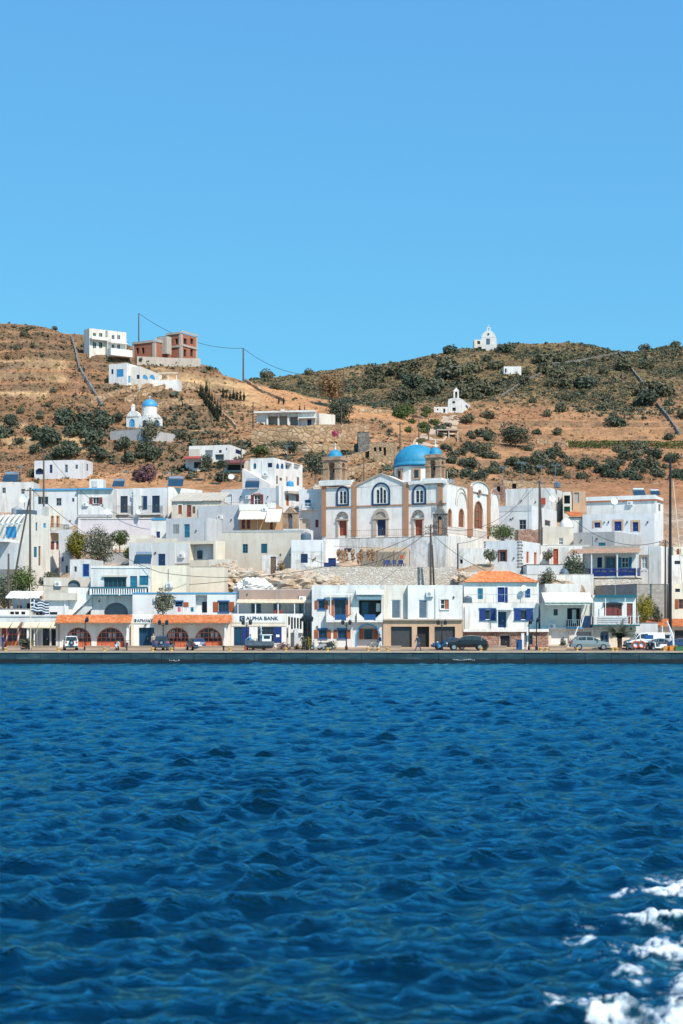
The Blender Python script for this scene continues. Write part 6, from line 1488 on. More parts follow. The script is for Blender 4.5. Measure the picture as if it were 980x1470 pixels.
# cypresses
def cyp():
    r = thing('cypress', '', 'tree'); m = MB(); m.tube([(0, 0, -.3), (0, 0, .5)], [.09, .07], 6); m.build('trunk', 'wood', r)
    lb = [(0, 0, .35+i*.22, .36*(1-abs(i-2.5)/9)*(1 if i < 8 else .7), .36*(1-abs(i-2.5)/9), .3) for i in range(11)]
    new_obj('crown', leafmesh('crown', lb, 420, .2, 'leaf_cypress', 77), r); return r
c0 = cyp(); first = True
def cypress(px, py, hpx, label, group):
    global first
    p = hit(px, py); c = c0 if first else copy_tree(c0); first = False
    relabel(c, label, p, random.uniform(0, 6), hpx*p.y/F/2.9)
    if group: c['group'] = group
for i in range(9): cypress(288+i*3.1, 572+i*4.2+random.uniform(-1, 1), random.uniform(18, 26), 'dark cypress in the row beside the pale descending wall', 'cypresses beside the descending wall')
for i in range(6): cypress(296+i*4, 566+i*6+random.uniform(-1, 1), random.uniform(17, 23), 'dark cypress in the row beside the pale descending wall', 'cypresses beside the descending wall')
for i in range(7): cypress(320+i*5, 572+i*.6+random.uniform(-1, 1), random.uniform(14, 19), 'small cypress in the level row near the ridge', 'cypresses of the level row')
for px, py, hp in ((400, 580, 12), (407, 581, 13), (430, 593, 14), (437, 594, 13), (279, 556, 12), (262, 584, 9)): cypress(px, py, hp, 'small cypress standing apart on the ridge or slope', 'scattered cypresses')
# named trees
def T(label, px, py, hpx, wpx, mat, seed, trunk=.3, n=1300, leaf=.42, Y=None, **k):
    p = hit(px, py) if Y is None else P(px, py, Y); s = p.y/F
    k.setdefault('root_d', .4 if Y is None else 2.8)
    return tree('tree', label, p, hpx*s, wpx*s/2, mat, trunk, seed, n, leaf, **k)
T('great rounded dark tree on the orange slope right of the church dome', 740, 642, 41, 54, 'leaf_dark', 3, .1, 2200, .45, lobes=18)
T('tall brown leaved tree on the ridge line', 476, 585, 54, 44, 'leaf_dry', 4, .3, 1800, .5, lobes=14)
T('dark green tree in front of the brown ridge tree', 487, 607, 40, 50, 'leaf_dark', 5, .15, 2200, .45, lobes=15)
T('tall olive grey tree beside the blue domed chapel', 216, 643, 45, 34, 'leaf_olive', 6, .3, 1500, .36, lobes=14)
T('small round olive tree right of the chapel terrace', 261, 638, 26, 22, 'leaf_olive', 7, .45, 800, .32)
T('leafy tree at the left of the church tower', 452, 694, 52, 34, 'leaf_olive', 8, .3, 1500, .35, Y=238, lobes=14)
T('dark tree above the two storey house roof', 415, 655, 26, 30, 'leaf_dark', 9, .2, 900, .35)
T('green tree over the maroon canopy', 374, 656, 18, 28, 'leaf_green', 10, .2, 800, .33)
T('dark conical tree in front of the white rooms', 294, 675, 26, 24, 'leaf_dark', 11, .15, 900, .3, Y=262)
T('dense dark shrubby tree right of the white rooms', 320, 672, 16, 22, 'leaf_dark', 12, .1, 600, .3, Y=258)
T('feathery grey green garden tree below the mauve wall', 139, 810, 58, 60, 'leaf_olive', 13, .02, 4200, .22, Y=193, lobes=16)
T('yellow green garden bush tree left of the feathery tree', 112, 806, 48, 50, 'leaf_yellow', 14, .02, 3200, .22, Y=194.5, lobes=12)
T('small palm headed garden tree with bare stems', 171, 797, 40, 40, 'leaf_green', 15, .45, 1600, .22, Y=199, lobes=9)
T('leggy fruit tree with yellowish leaves at the washing line house', 233, 885, 46, 44, 'leaf_olive', 16, .12, 2200, .2, Y=166.5, lobes=13)
T('dark shrubby garden tree left of the lane', 34, 852, 40, 62, 'leaf_green', 17, .04, 2400, .24, Y=176, lobes=14)
T('olive tinted garden tree at the left picture edge', 6, 878, 62, 60, 'leaf_olive', 18, .05, 2600, .24, Y=174.5, lobes=14)
T('broad leaved dark tree in front of the cobalt balcony', 826, 834, 44, 48, 'leaf_dark', 19, .06, 2600, .24, Y=187.5, lobes=13)
T('low green bush tree on the roof line of the quoined house', 722, 778, 28, 54, 'leaf_green', 20, .1, 1700, .22, Y=200, lobes=13)
T('flowering bush with yellow blossoms beside the lattice balcony', 926, 896, 46, 32, 'leaf_yellow', 21, .04, 2200, .2, Y=167, lobes=12)
T('greyish shrub behind the hipped tile roof', 783, 848, 36, 32, 'leaf_olive', 22, .05, 1500, .2, Y=181, lobes=9)
T('small vine tree shading the red doors', 787, 813, 26, 22, 'leaf_olive', 23, .5, 800, .18, Y=193, lobes=7)
T('drooping grey shrub spilling over the white terrace edge', 768, 846, 16, 20, 'leaf_olive', 24, .1, 500, .18, Y=180)
T('rounded shrub under the terrace wall of the tiny white hut', 190, 802, 22, 30, 'leaf_green', 25, .03, 1200, .2, Y=196, lobes=9)
T('dry brushy shrub on the lane corner behind the fanlight wall', 74, 838, 20, 26, 'leaf_olive', 26, .03, 1000, .2, Y=178.5, lobes=8)
T('dark green climber mass between the porch and the left garden', 52, 876, 30, 26, 'leaf_dark', 27, .03, 1200, .2, Y=173.8, lobes=8)
T('loose green shrub beside the crane shed roof', 941, 893, 24, 20, 'leaf_olive', 28, .03, 900, .2, Y=169, lobes=8)
T('shaggy bush between the quoined house and the church flank', 703, 806, 20, 22, 'leaf_olive', 29, .03, 900, .2, Y=189, lobes=8)
def gbush(name, label, px, py, Y, wpx, hpx, mat, n=500, leaf=.16, seed=1):
    s = Y/F; rng = np.random.RandomState(seed); lb = rand_lobes(rng, wpx*s/2, wpx*s/2*.8, hpx*s, 8, -.1, .6, .45)
    o = new_obj(name, leafmesh(name, lb, n, leaf, mat, seed)); o.location = P(px, py, Y); return tag(o, label, 'bush')
gbush('bush', 'yellowish rounded bush in front of the brown shuttered house', 441, 932, 158.8, 26, 21, 'leaf_yellow', 700, .15, 31)
gbush('bush', 'dark green clipped bush left of the blue edged porch', 475, 932, 159, 22, 14, 'leaf_green', 600, .14, 32)
gbush('bush', 'reddish planting in front of the bank steps', 406, 933, 158.6, 34, 13, 'leaf_purple', 600, .14, 33)
gbush('bush', 'low dry planting beside the slatted stair wall', 425, 932, 158.4, 14, 9, 'leaf_dry', 300, .13, 34)
gbush('bush', 'tuft of spiky plants left of the silver car', 808, 932, 158.6, 14, 18, 'leaf_olive', 400, .16, 35)
gbush('bush', 'dark shrubs rooted in the rocks right of the old stone house', 404, 820, 188, 22, 14, 'leaf_dry', 400, .18, 36)
gbush('bush', 'dry weeds on the golden rocks', 320, 824, 187, 30, 16, 'leaf_dry', 500, .18, 37)
gbush('bush', 'dark potted shrub on the lane wall', 62, 840, 176.2, 14, 14, 'leaf_dark', 350, .16, 38)
gbush('bush', 'pink bougainvillea on the golden terrace wall', 481, 628, 282, 12, 12, 'flower_pink', 300, .25, 39)
gbush('bush', 'green shrubs along the left top of the golden terrace wall', 400, 642, 268, 40, 10, 'leaf_olive', 500, .25, 40)
# palm on the quay
def palm(label, px, py, Y, hpx):
    c = P(px, py, Y); s = Y/F; rt = thing('palm_tree', label, 'palm tree', c); h_ = hpx*s
    m = MB(); m.tube([c+Vector((0, 0, -.1)), c+Vector((.05, 0, .3)), c+Vector((0, 0, h_*.38))], [.34, .24, .28], 9); m.build('trunk', 'wood', rt)
    rng = random.Random(3); m = MB()
    for i in range(26):
        a = i*2.4; tilt = rng.uniform(.25, 1.15); L = h_*rng.uniform(.62, .85); d = Vector((math.cos(a), math.sin(a), 0)); p = c+Vector((0, 0, h_*.38)); sd = Vector((-d.y, d.x, 0)); el = math.pi/2-tilt*.75
        for k in range(9):
            e = el-k*.14*tilt-.02*k; q = p+(d*math.cos(e)+Vector((0, 0, math.sin(e))))*L/9; w = .42*(1-abs(k-3)/8.5)
            for sg in (1, -1):
                for j in range(2):
                    b = p.lerp(q, j/2+.1); m.face([b, b+(q-p)*.45, b+(q-p)*.8+sd*sg*w-Vector((0, 0, w*.5)), b+(q-p)*.4+sd*sg*w*.7-Vector((0, 0, w*.3))])
            m.bar(p, q, .035); p = q
    m.build('fronds', 'leaf_olive', rt)
palm('low palm tree with grey arching fronds beside the silver car', 889, 931, 158.5, 38)
palm('small pale yellow palm in front of the cafe', 38.5, 932, 158.8, 17)
# the low scrub that covers the slopes, too many to count
def scrub(name, mat, n, seed, wfun, s0, s1, label):
    rng = np.random.RandomState(seed)
    dpy = np.maximum(0, ZPY[:-1]-ZPY[1:]); vis = np.minimum.accumulate(ZPY, 0)[:-1] >= ZPY[:-1]-.01
    w = dpy*vis*np.clip((GYY[:-1]-258)/12, 0, 1)*(GYY[:-1] < 556)*wfun()[:-1]
    w[:, (GPX < -220) | (GPX > 1180)] = 0
    w = w.ravel()/w.sum(); k = rng.choice(len(w), n, p=w); i, j = np.unravel_index(k, dpy.shape)
    fi, fj = rng.rand(n), rng.rand(n)
    jj = np.minimum(j+1, GX.shape[1]-1)
    L = lambda A: (A[i, j]*(1-fj)+A[i, jj]*fj)*(1-fi)+(A[i+1, j]*(1-fj)+A[i+1, jj]*fj)*fi
    X, Y, Z = L(GX), L(GYY), L(GZ); m = 9
    sz = rng.uniform(s0, s1, n)**1.0*(1+.9*(rng.rand(n) < .12))
    N = n*m; base = np.repeat(np.stack([X, Y, Z], 1), m, 0); S = np.repeat(sz, m)[:, None]
    d = rng.normal(size=(N, 3)); d[:, 2] = np.abs(d[:, 2])*.8; d /= np.linalg.norm(d, axis=1)[:, None]
    c = base+d*S*np.array([.62, .62, .5])*rng.uniform(.4, 1, (N, 1))
    nr = d+rng.normal(0, .5, (N, 3)); nr[:, 2] += .25; nr /= np.linalg.norm(nr, axis=1)[:, None]; a = np.cross(nr, rng.normal(size=(N, 3))); a /= np.linalg.norm(a, axis=1)[:, None]; b = np.cross(nr, a); q = S*.55
    v = np.stack([c-a*q*.5, c-b*q*.45, c+a*q*.6, c+b*q*.45], 1).reshape(-1, 3)
    me = bpy.data.meshes.new(name); me.vertices.add(len(v)); me.vertices.foreach_set('co', v.astype(np.float32).ravel())
    me.loops.add(4*N); me.loops.foreach_set('vertex_index', np.arange(4*N, dtype=np.int32)); me.polygons.add(N); me.polygons.foreach_set('loop_start', np.arange(0, 4*N, 4, dtype=np.int32)); me.update(calc_edges=True)
    at = me.attributes.new('tint', 'FLOAT', 'FACE'); at.data.foreach_set('value', np.clip(np.repeat(rng.rand(n), m)*.6+.4*rng.rand(N), 0, 1).astype(np.float32))
    me.materials.append(MAT[mat]); o = new_obj(name, me); tag(o, label, 'scrub', kind='stuff')
clump = np.clip(.45+ZB*2.2+ZN*1.5, .05, 1)
scrub('low_scrub', 'scrub_green', 25000, 1, lambda: np.where(ZFAR > .5, clump**.9, clump**1.6)*(1-.93*ZSTRAW)*(.06+1.2*ZFAR), .3, .85, 'low green thorny scrub covering the slopes')
scrub('dry_scrub', 'scrub_mix', 23000, 2, lambda: (1-clump*.5)*(1-.85*ZSTRAW)*(.6+.4*ZFAR), .2, .55, 'dry straw coloured tussocks covering the slopes')
scrub('dark_scrub', 'leaf_dark', 2500, 3, lambda: clump**4*(1-.97*ZSTRAW)*(.18+ZFAR), .5, 1.3, 'dark evergreen scrub patches on the slopes')
# ------------------------------------------------------------------ rocks
def rock(label, px, py, Y, wpx, hpx, dm, seed, mat='rock', name='rock_outcrop', group=None):
    s = Y/F; rng = np.random.RandomState(seed); nu, nv = 46, 22
    th = np.linspace(0, 2*math.pi, nu, endpoint=False); ph = np.linspace(-.35, math.pi/2, nv)
    T_, P_ = np.meshgrid(th, ph); d = np.stack([np.cos(P_)*np.cos(T_), np.cos(P_)*np.sin(T_), np.sin(P_)], -1)
    n = fbm(d[..., 0]*2.6+seed+d[..., 2]*2, d[..., 1]*2.6+7+d[..., 2]*1.3, seed, 5, .6); n2 = np.abs(fbm(d[..., 0]*6+3*d[..., 2]+seed, d[..., 1]*6-2*d[..., 2], seed+3, 4, .65))
    r = 1+.75*n-.55*n2; q = np.sign(d)*np.abs(d)**.8*r[..., None]*np.array([wpx*s/2, dm, hpx*s])
    v = q.reshape(-1, 3); f = []
    for j in range(nv-1):
        for i in range(nu): f.append([j*nu+i, j*nu+(i+1) % nu, (j+1)*nu+(i+1) % nu, (j+1)*nu+i])
    me = bpy.data.meshes.new(name); me.from_pydata(v.tolist(), [], f); me.materials.append(MAT[mat])
    o = new_obj(name, me); o.location = P(px, py, Y); return tag(o, label, 'rock', group)
for a in (('golden fractured rock outcrop left of the washed white rock', 352, 842, 186, 84, 26, 3, 1), ('pale jagged rock outcrop rising to the old stone house', 418, 846, 184, 100, 26, 3, 2), ('low brown rock step by the rubble wall', 462, 844, 183.5, 60, 18, 2, 3),
    ('golden rock mound under the cream courtyard house', 325, 836, 187.5, 50, 30, 2.5, 4), ('reddish brown rock pinnacle left of the cobalt balcony', 834, 855, 183, 22, 24, 1.2, 5), ('small ochre rock below the stepped rubble wall', 668, 838, 183, 44, 16, 2, 6),
    ('tan rock beside the left church tower', 453, 712, 236, 16, 16, 2, 7), ('light rock ledge above the white terrace at right', 800, 842, 182, 40, 10, 2, 8)): rock(*a)
rock('whitewashed rock mound above the shuttered house', 365, 852, 181, 62, 22, 2.2, 9, 'white', 'whitewashed_rock')
random.seed(33)
for i in range(16): rock('pale broken stone lying on the bank behind the town', random.uniform(440, 980), random.uniform(690, 702), 262, random.uniform(5, 10), random.uniform(3, 6), .5, 50+i, 'rock', 'stone', 'broken stones behind the town')
# ------------------------------------------------------------------ poles and wires
def pole(label, px, yt, yb, Y=None, rad=.11, mat='old_wood', arms=0, lean=0, name='utility_pole'):
    c = hit(px, yb) if Y is None else P(px, yb, Y); Y = c.y; top = P(px+lean, yt, Y); rt = thing(name, label, 'utility pole', c)
    m = MB(); m.tube([c-Vector((0, 0, .8)), c.lerp(top, .5), top], [rad*1.15, rad, rad*.8], 8); m.build('pole', mat, rt)
    for k in range(arms):
        z = top-Vector((0, 0, .35+k*.8)); m = MB(); m.bar(z-Vector((.75, 0, 0)), z+Vector((.75, 0, 0)), .09)
        for x in (-.65, -.25, .25, .65): m.tube([z+Vector((x, 0, .04)), z+Vector((x, 0, .22))], .045, 6)
        m.build('crossarm', mat, rt)
    return top
t1 = pole('thin dark pole on the crest left of the brick block', 199, 450, 491, rad=.16); t2 = pole('tall dark pole on the ridge saddle', 349, 500, 547, rad=.2); t3 = pole('dark pole in front of the brown ridge tree', 493, 530, 590, rad=.13)
t4 = pole('leaning grey pole between ridge house and cypresses', 363, 577, 622, rad=.15); t5 = pole('pole beside the golden terrace wall', 490, 583, 630, rad=.13)
pole('pole beside the roofless stone house', 574, 605, 664, rad=.12); pole('short pole along the pale track', 615, 600, 632, rad=.12); pole('pole right of the pale track', 601, 602, 650, rad=.11); pole('dark pole beside the white rooms', 346, 630, 690, Y=262, rad=.12); pole('pole left of the church between the stone walls', 497, 648, 694, Y=244, rad=.11); pole('leaning dark pole behind the church gable', 522, 662, 692, Y=246, rad=.09)
A1 = pole('tall brown pole above the long white low house', 62.5, 645, 745, Y=216, rad=.13); A2 = pole('dark grey pole in front of the white corner house', 43, 700, 870, Y=176, rad=.13, arms=1); pole('brown pole leaning across the white corner house', 14, 716, 860, Y=176.4, rad=.12, lean=28); pole('brown pole rising from the left garden', 12, 795, 886, Y=171, rad=.13)
A3 = pole('brown crossarm pole in front of the church terrace', 618, 753, 842, Y=183, rad=.13, arms=2); pole('second brown pole propped beside the crossarm pole', 623, 782, 842, Y=183.3, rad=.12, lean=-3); A4 = pole('short brown pole by the golden steps', 657, 780, 822, Y=188, rad=.11)
A5 = pole('double brown pole before the largest white block', 774, 690, 788, Y=199, rad=.13, arms=1); pole('propping leg of the double brown pole', 778, 698, 788, Y=199.3, rad=.11, lean=-3); A6 = pole('thin steel pole left of the double brown pole', 758, 703, 766, Y=211, rad=.06, mat='steel')
A7 = pole('tall dark mast with bands near the right edge', 962, 656, 893, Y=165, rad=.16, mat='black'); A8 = pole('brown pole left of the tall dark mast', 955, 775, 880, Y=171, rad=.12, arms=1); pole('pale leaning spar right of the tall dark mast', 985, 690, 893, Y=165.5, rad=.06, mat='cream_paint', lean=-19, name='spar'); A9 = pole('brown pole beside the lane under the white corner house', 85, 790, 838, Y=178, rad=.06, mat='wood')
def wire(label, a, b, sag, r=.03):
    m = MB(); a = Vector(a); b = Vector(b); n = 26
    m.tube([a.lerp(b, i/n)-Vector((0, 0, sag*4*(i/n)*(1-i/n))) for i in range(n+1)], r, 4)
    return tag(m.build('power_line', 'black', origin=a), label, 'cable')
wire('wire from the crest pole past the brick block to the saddle pole', t1, t2, 2.5, .05); wire('wire from the saddle pole to the brown ridge tree pole', t2, t3, 3.5, .05); wire('wire dropping from the ridge house pole to the terrace wall pole', t4, t5, 2, .03)
wire('wire crossing in front of the balustraded house from the dark grey pole', A2, P(230, 822, 170), 1.2); wire('long wire across the rocks to the crossarm pole', P(230, 822, 170), A3-Vector((0, 0, .5)), 2.6); wire('lower wire across the balustraded house', P(20, 838, 172), P(330, 834, 176), .6)
wire('wire from the crossarm pole rising to the double brown pole', A3, A5, 3); wire('wire from the crossarm pole down to the hipped roof house', A3-Vector((0, 0, 1)), P(770, 836, 170), 1.5); wire('wire from the short pole up to the white block', A4, P(757, 702, 224), 2); wire('wire from the double brown pole to the mast pole', A5, A8, 3.5); wire('wire from the crossarm pole to the pale blue grey house', A3-Vector((0, 0, .6)), P(440, 800, 189), 2.6)
wire('thin wire from the tall brown pole to the bluish house', A1, P(220, 745, 213), 3); wire('wire from the brown pole toward the right edge', A8, P(1010, 800, 178), 1)
# ------------------------------------------------------------------ roof gear
def solar(label, px, py, Y, flip=1, sc=1.0):
    c = P(px, py, Y); rt = thing('solar_heater', label, 'solar heater', c); s = sc
    V = lambda x, y, z: c+Vector((x*flip*s, y*s, z*s))
    m = MB(); m.prism([V(-1, -.9, .1), V(1, -.9, .1), V(1, .5, 1.1), V(-1, .5, 1.1)], Vector((0, .05, .07))); m.build('panel', 'solar', rt)
    m = MB(); m.tube([V(-.9, .75, 1.3), V(.9, .75, 1.3)], .27*s, 12); m.build('tank', 'steel', rt)
    m = MB()
    for x in (-.85, .85): m.bar(V(x, -.9, 0), V(x, .55, 1.1), .05); m.bar(V(x, .75, -.1), V(x, .75, 1.1), .05)
    m.build('frame', 'grey_paint', rt)
for a in (('solar water heater above the blank bright house roof', 252, 700, 228, 1, 1.2), ('big solar panel and tank before the cobalt door grey house', 205, 811, 187, 1, 1.1), ('solar heater on the pale grey house below the two storey one', 362, 702, 228, -1, 1.1), ('solar heater on the upper tier of the cobalt door house', 917, 713, 222, -1, .9), ('solar heater at the far left roofs', 15, 693, 238, 1, 1.2), ('solar heater near the right roof end of the cobalt door house', 940, 712, 224, 1, .7), ('small solar heater above the navy doored house', 170, 700, 226, 1, .9)): solar(*a)
def dish(label, px, py, Y, r, face=0):
    c = P(px, py, Y); rt = thing('satellite_dish', label, 'satellite dish', c); m = MB(); d = Vector((math.sin(face), -math.cos(face), .35)).normalized(); u = d.orthogonal().normalized(); v = d.cross(u); g = []
    for j in range(5): k = j/4*r; g.append([c+Vector((0, 0, .6))+(u*math.cos(t)+v*math.sin(t))*k+d*(k*k*.35/r) for t in [i*math.pi/8 for i in range(16)]])
    for a, b in zip(g, g[1:]):
        for i in range(16): m.face([a[i], a[(i+1) % 16], b[(i+1) % 16], b[i]])
    o = m.build('dish', 'white_paint', rt); o.modifiers.new('thick', 'SOLIDIFY').thickness = .03
    m = MB(); m.tube([c-Vector((0, 0, .5)), c+Vector((0, 0, .6))], .04, 6); m.tube([c+Vector((0, 0, .6)), c+Vector((0, 0, .55))+d*r*.9], .02, 4); m.build('mast', 'grey_paint', rt)
for a in (('white satellite dish on the dark grey pole at left', 35, 724, 175.7, .55, -.3), ('white dish in front of the mauve wall', 154, 741, 212, .5, .2), ('dish on the wall of the largest white block', 792, 722, 222.5, .55, .3), ('pale dish on the canopy house wall', 752, 852, 165.5, .35, .2), ('dish on the upper tier of the two tier house', 881, 726, 214, .55, .2), ('small dish over the white rooms wall', 332, 690, 236, .5, 0), ('two tone dish near the navy doors', 200, 741, 213.5, .45, -.4)): dish(*a)
def tank(label, px, py, Y, w, hh, mat='slate'):
    c = P(px, py, Y); m = MB(); m.lathe(c, [(w*.5, 0), (w*.52, hh*.1), (w*.5, hh*.75), (w*.40, hh*.93), (w*.15, hh), (0, hh)], 16); m.lathe(c+Vector((0, 0, hh)), [(w*.12, -.02), (w*.12, .06), (0, .07)], 10)
    o = m.build('water_tank', mat, origin=c); tag(o, label, 'water tank')
tank('dark round water tank on the pale blue grey house', 439, 776, 191, 1.35, 1.0); tank('dark round tank on the terrace by the hipped roof house', 671, 866, 164.8, 1.0, .8); tank('grey water tank on the white corner house roof', 24, 739, 192, 1.4, 1.0, 'grey_paint'); tank('small dark tank on the largest white block', 800, 700, 229, 1.0, .9, 'slate'); tank('blue tinted tank on the two storey terrace', 416, 699, 229, 1.1, .9, 'sky_blue')
def antenna(label, px, yb, Y, h_):
    c = P(px, yb, Y); rt = thing('antenna', label, 'antenna', c); m = MB(); m.tube([c, c+Vector((0, 0, h_))], .03, 5); m.build('mast', 'steel', rt); m = MB(); t = c+Vector((0, 0, h_-.1)); m.bar(t-Vector((.7, 0, 0)), t+Vector((.7, 0, 0)), .03)
    for i in range(7): x = -.65+i*.21; m.bar(t+Vector((x, -.3, 0)), t+Vector((x, .3, 0)), .02); m.bar(t+Vector((x, 0, -.22)), t+Vector((x, 0, .22)), .02)
    m.build('aerial', 'steel', rt)
for a in (('tv aerial above the bluish house with navy doors', 180, 700, 226, 2.6), ('tv aerial at the left end of the largest white block', 749, 700, 228, 4), ('tall tv aerial in the middle of the largest white block', 777, 700, 229, 3.4), ('tv aerial on the right end of the largest white block', 797, 700, 228, 3.6), ('tv aerial beside the ruined red stone hut', 722, 705, 240, 4), ('thin aerial over the lattice balcony house', 883, 855, 167, 2.2), ('tv aerial at the house with sky blue trim', 30, 694, 238, 2.8), ('tv aerial above the bank terrace', 400, 882, 166.5, 3.6), ('tv aerial on the sloping beige roof', 241, 700, 226, 2.4), ('thin aerial on the cypress side of the two storey house', 412, 658, 248, 2.2)): antenna(*a)
# ------------------------------------------------------------------ the flag
def flag(name, label, px, py, Y, w, pole_top=None, pole_base=None):
    c = P(px, py, Y); rt = thing(name, label, 'flag', P(px, pole_base or py+4, Y)); h_ = w*.66; m = MB(); nx, ny = 27, 18
    pt = lambda i, j: c+Vector((w*i/nx, .16*math.sin(i*.42+j*.12)*(i/nx)**.5, -h_*j/ny-.35*w*(i/nx)**1.6*.45+.05*math.sin(i*.5)))
    for j in range(ny):
        for i in range(nx):
            st = j//2; blue = st % 2 == 0
            if i < 10 and st < 5: blue = not (4 <= i < 6 or st == 2)
            m.cur = 0 if blue else 1; m.face([pt(i, j), pt(i, j+1), pt(i+1, j+1), pt(i+1, j)])
    o = m.build('cloth', ['navy', 'white_paint'], rt, True); o.modifiers.new('thick', 'SOLIDIFY').thickness = .012
    m = MB(); m.tube([P(px-.3, pole_base or py+10, Y), P(px-.3, pole_top or py-2, Y)], [.05, .035], 6); m.build('flagpole', 'cream_paint', rt)
flag('flag', 'large blue and white striped flag with cross flying above the cafe', 44, 861, 157.5, 1.95, 838, 934)
flag('flag', 'small blue and white striped flag on the right church tower', 642, 687, 206, .95, 676, 700)
# ------------------------------------------------------------------ street lamps
def lamp_mesh(two, h_):
    r = thing('street_lamp', '', 'street lamp'); m = MB(); m.lathe((0, 0, 0), [(.16, 0), (.16, .35), (.10, .5), (.075, .6), (.06, h_*.6), (.05, h_)], 10); m.build('pole', 'black', r)
    xs = (-.42, .42) if two else (.22,)
    m = MB()
    for x in xs: m.tube([(0, 0, h_-.45), (x*.6, 0, h_-.2), (x, 0, h_-.3)], .03, 6)
    m.build('arm', 'black', r)
    for x in xs:
        m = MB(); m.lathe((x, 0, h_-.3), [(.05, 0), (.13, .02), (.19, .4), (.16, .42)], 6); l = m.build('lantern', 'glass', r); m = MB(); m.lathe((x, 0, h_+.1), [(.22, 0), (.10, .16), (.03, .2), (.02, .3), (0, .3)], 6); m.build('cap', 'black', l)
        m = MB(); 
        for k in range(6): a = k*math.pi/3; m.bar((x+.13*math.cos(a), .13*math.sin(a), h_-.28), (x+.2*math.cos(a), .2*math.sin(a), h_+.1), .035)
        m.build('lantern_frame', 'black', l)
    return r
L1, L2 = lamp_mesh(False, 3.5), lamp_mesh(True, 3.2); u1 = u2 = False
for px, two, lab in ((122, 0, 'black single street lamp before the left tiled arcade'), (234, 1, 'black double street lamp beside the pharmacy'), (354, 1, 'black double street lamp in front of the bank door'), (441, 1, 'black double street lamp by the slatted stair wall'), (497, 1, 'black double street lamp before the brown shuttered house'), (770, 0, 'black single street lamp at the stone ground floor corner'), (759, 0, 'shorter black street lamp left of the stone corner lamp'), (634, 1, 'double street lamp in front of the right garage door')):
    src = L2 if two else L1; c = src if not (u2 if two else u1) else copy_tree(src)
    if two: u2 = True
    else: u1 = True
    relabel(c, lab, Vector(((px-CX)*156/F, 156, QZ)), random.uniform(-.15, .15), .86 if 'shorter' in lab else (1.04 if px == 441 else .92)); c['group'] = 'street lamps along the quay'
# ------------------------------------------------------------------ bollards, benches, clutter on the quay
def q(px, Y): return Vector(((px-CX)*Y/F, Y, QZ))
m = MB(); m.lathe((0, 0, 0), [(.26, 0), (.2, .05), (.17, .28), (.27, .34), (.28, .44), (.2, .5), (0, .52)], 14); bo = m.build('mooring_bollard', 'yellow'); fb = True
for px, lab in ((8, 'beside the dark blue figure at the left edge'), (84, 'left of the white jeep'), (150, 'between the two left arches'), (219, 'under the pharmacy doorway'), (246, 'right of the dark blue hatchback'), (330, 'at the right end of the tiled arcade'), (410, 'before the reddish planting'), (470, 'under the dark green clipped bush'), (528, 'in front of the blue edged porch'), (543, 'beside the person with bicycle'), (690, 'by the rear wheel of the black car'), (776, 'right of the stone corner lamp'), (784, 'under the slanting canopy house'), (828, 'before the silver car tail'), (879, 'left of the quay palm'), (885, 'at the foot of the quay palm'), (953, 'near the orange crates'), (556, 'before the first garage door')):
    o = bo if fb else bo.copy()
    if not fb: COL.objects.link(o)
    fb = False; o.location = q(px, 151.6); o.scale = (.75, .75, .7); tag(o, 'yellow mooring bollard '+lab, 'bollard', 'mooring bollards')
def bench(px, w, lab):
    m = MB(); c = q(px, 154.5); s = 154.5/F; m.cbox(c+Vector((0, 0, .2)), w*s, .45, .4); m.cbox(c+Vector((0, 0, .43)), w*s+.12, .55, .08); tag(m.build('stone_bench', 'quay_stone', origin=c), lab, 'bench')
for a in ((64, 36, 'long low stone bench before the cafe'), (140, 34, 'low stone bench between the left arches'), (200, 34, 'low stone bench under the pharmacy'), (300, 44, 'low stone bench before the right arches'), (335, 30, 'low stone bench before the bank'), (560, 30, 'low stone bench before the garages'), (708, 36, 'low stone bench behind the black car'), (800, 24, 'low stone bench under the canopy house'), (20, 18, 'short stone bench near the left edge')): bench(*a)
def boxthing(name, lab, cat, px, Y, w, d, h_, mat, lid=None, rz=0):
    rt = thing(name, lab, cat, q(px, Y), None, rz); m = MB(); m.cbox((0, 0, h_/2), w, d, h_)
    for sx in (-1, 1): m.cbox((sx*w*.47, 0, h_/2), w*.07, d*1.05, h_*1.01)
    o = m.build('body', mat); o.parent = rt
    m = MB(); m.cbox((0, 0, h_+.025), w*1.06, d*1.06, .06); o = m.build('lid', lid or mat); o.parent = rt
boxthing('waste_bin', 'blue wheeled bin before the dark ground floor door', 'bin', 745, 158.2, .55, .6, 1.0, 'blue', 'navy'); boxthing('crate', 'orange fish crate stacked by the white davit', 'crate', 966, 154, .8, .5, .45, 'orange'); boxthing('crate', 'second orange crate left of the white davit', 'crate', 959, 154.3, .7, .5, .4, 'orange', 'yellow'); boxthing('crate', 'green crate beside the right edge cars', 'crate', 974, 153.8, .8, .5, .4, 'green'); boxthing('electric_cabinet', 'white electric cabinet near the stone lamp', 'cabinet', 750, 159, .3, .3, 1.7, 'white_paint')
boxthing('crate', 'red crate beside the blue scooter near the bank', 'crate', 350, 154.6, .5, .4, .35, 'red'); boxthing('planter', 'low cream planter before the niche wall', 'planter', 800, 158.8, 1.6, .4, .45, 'cream_paint'); boxthing('sign_post', 'white information board post by the stone house', 'sign', 757, 157.5, .18, .08, 2.4, 'white_paint')
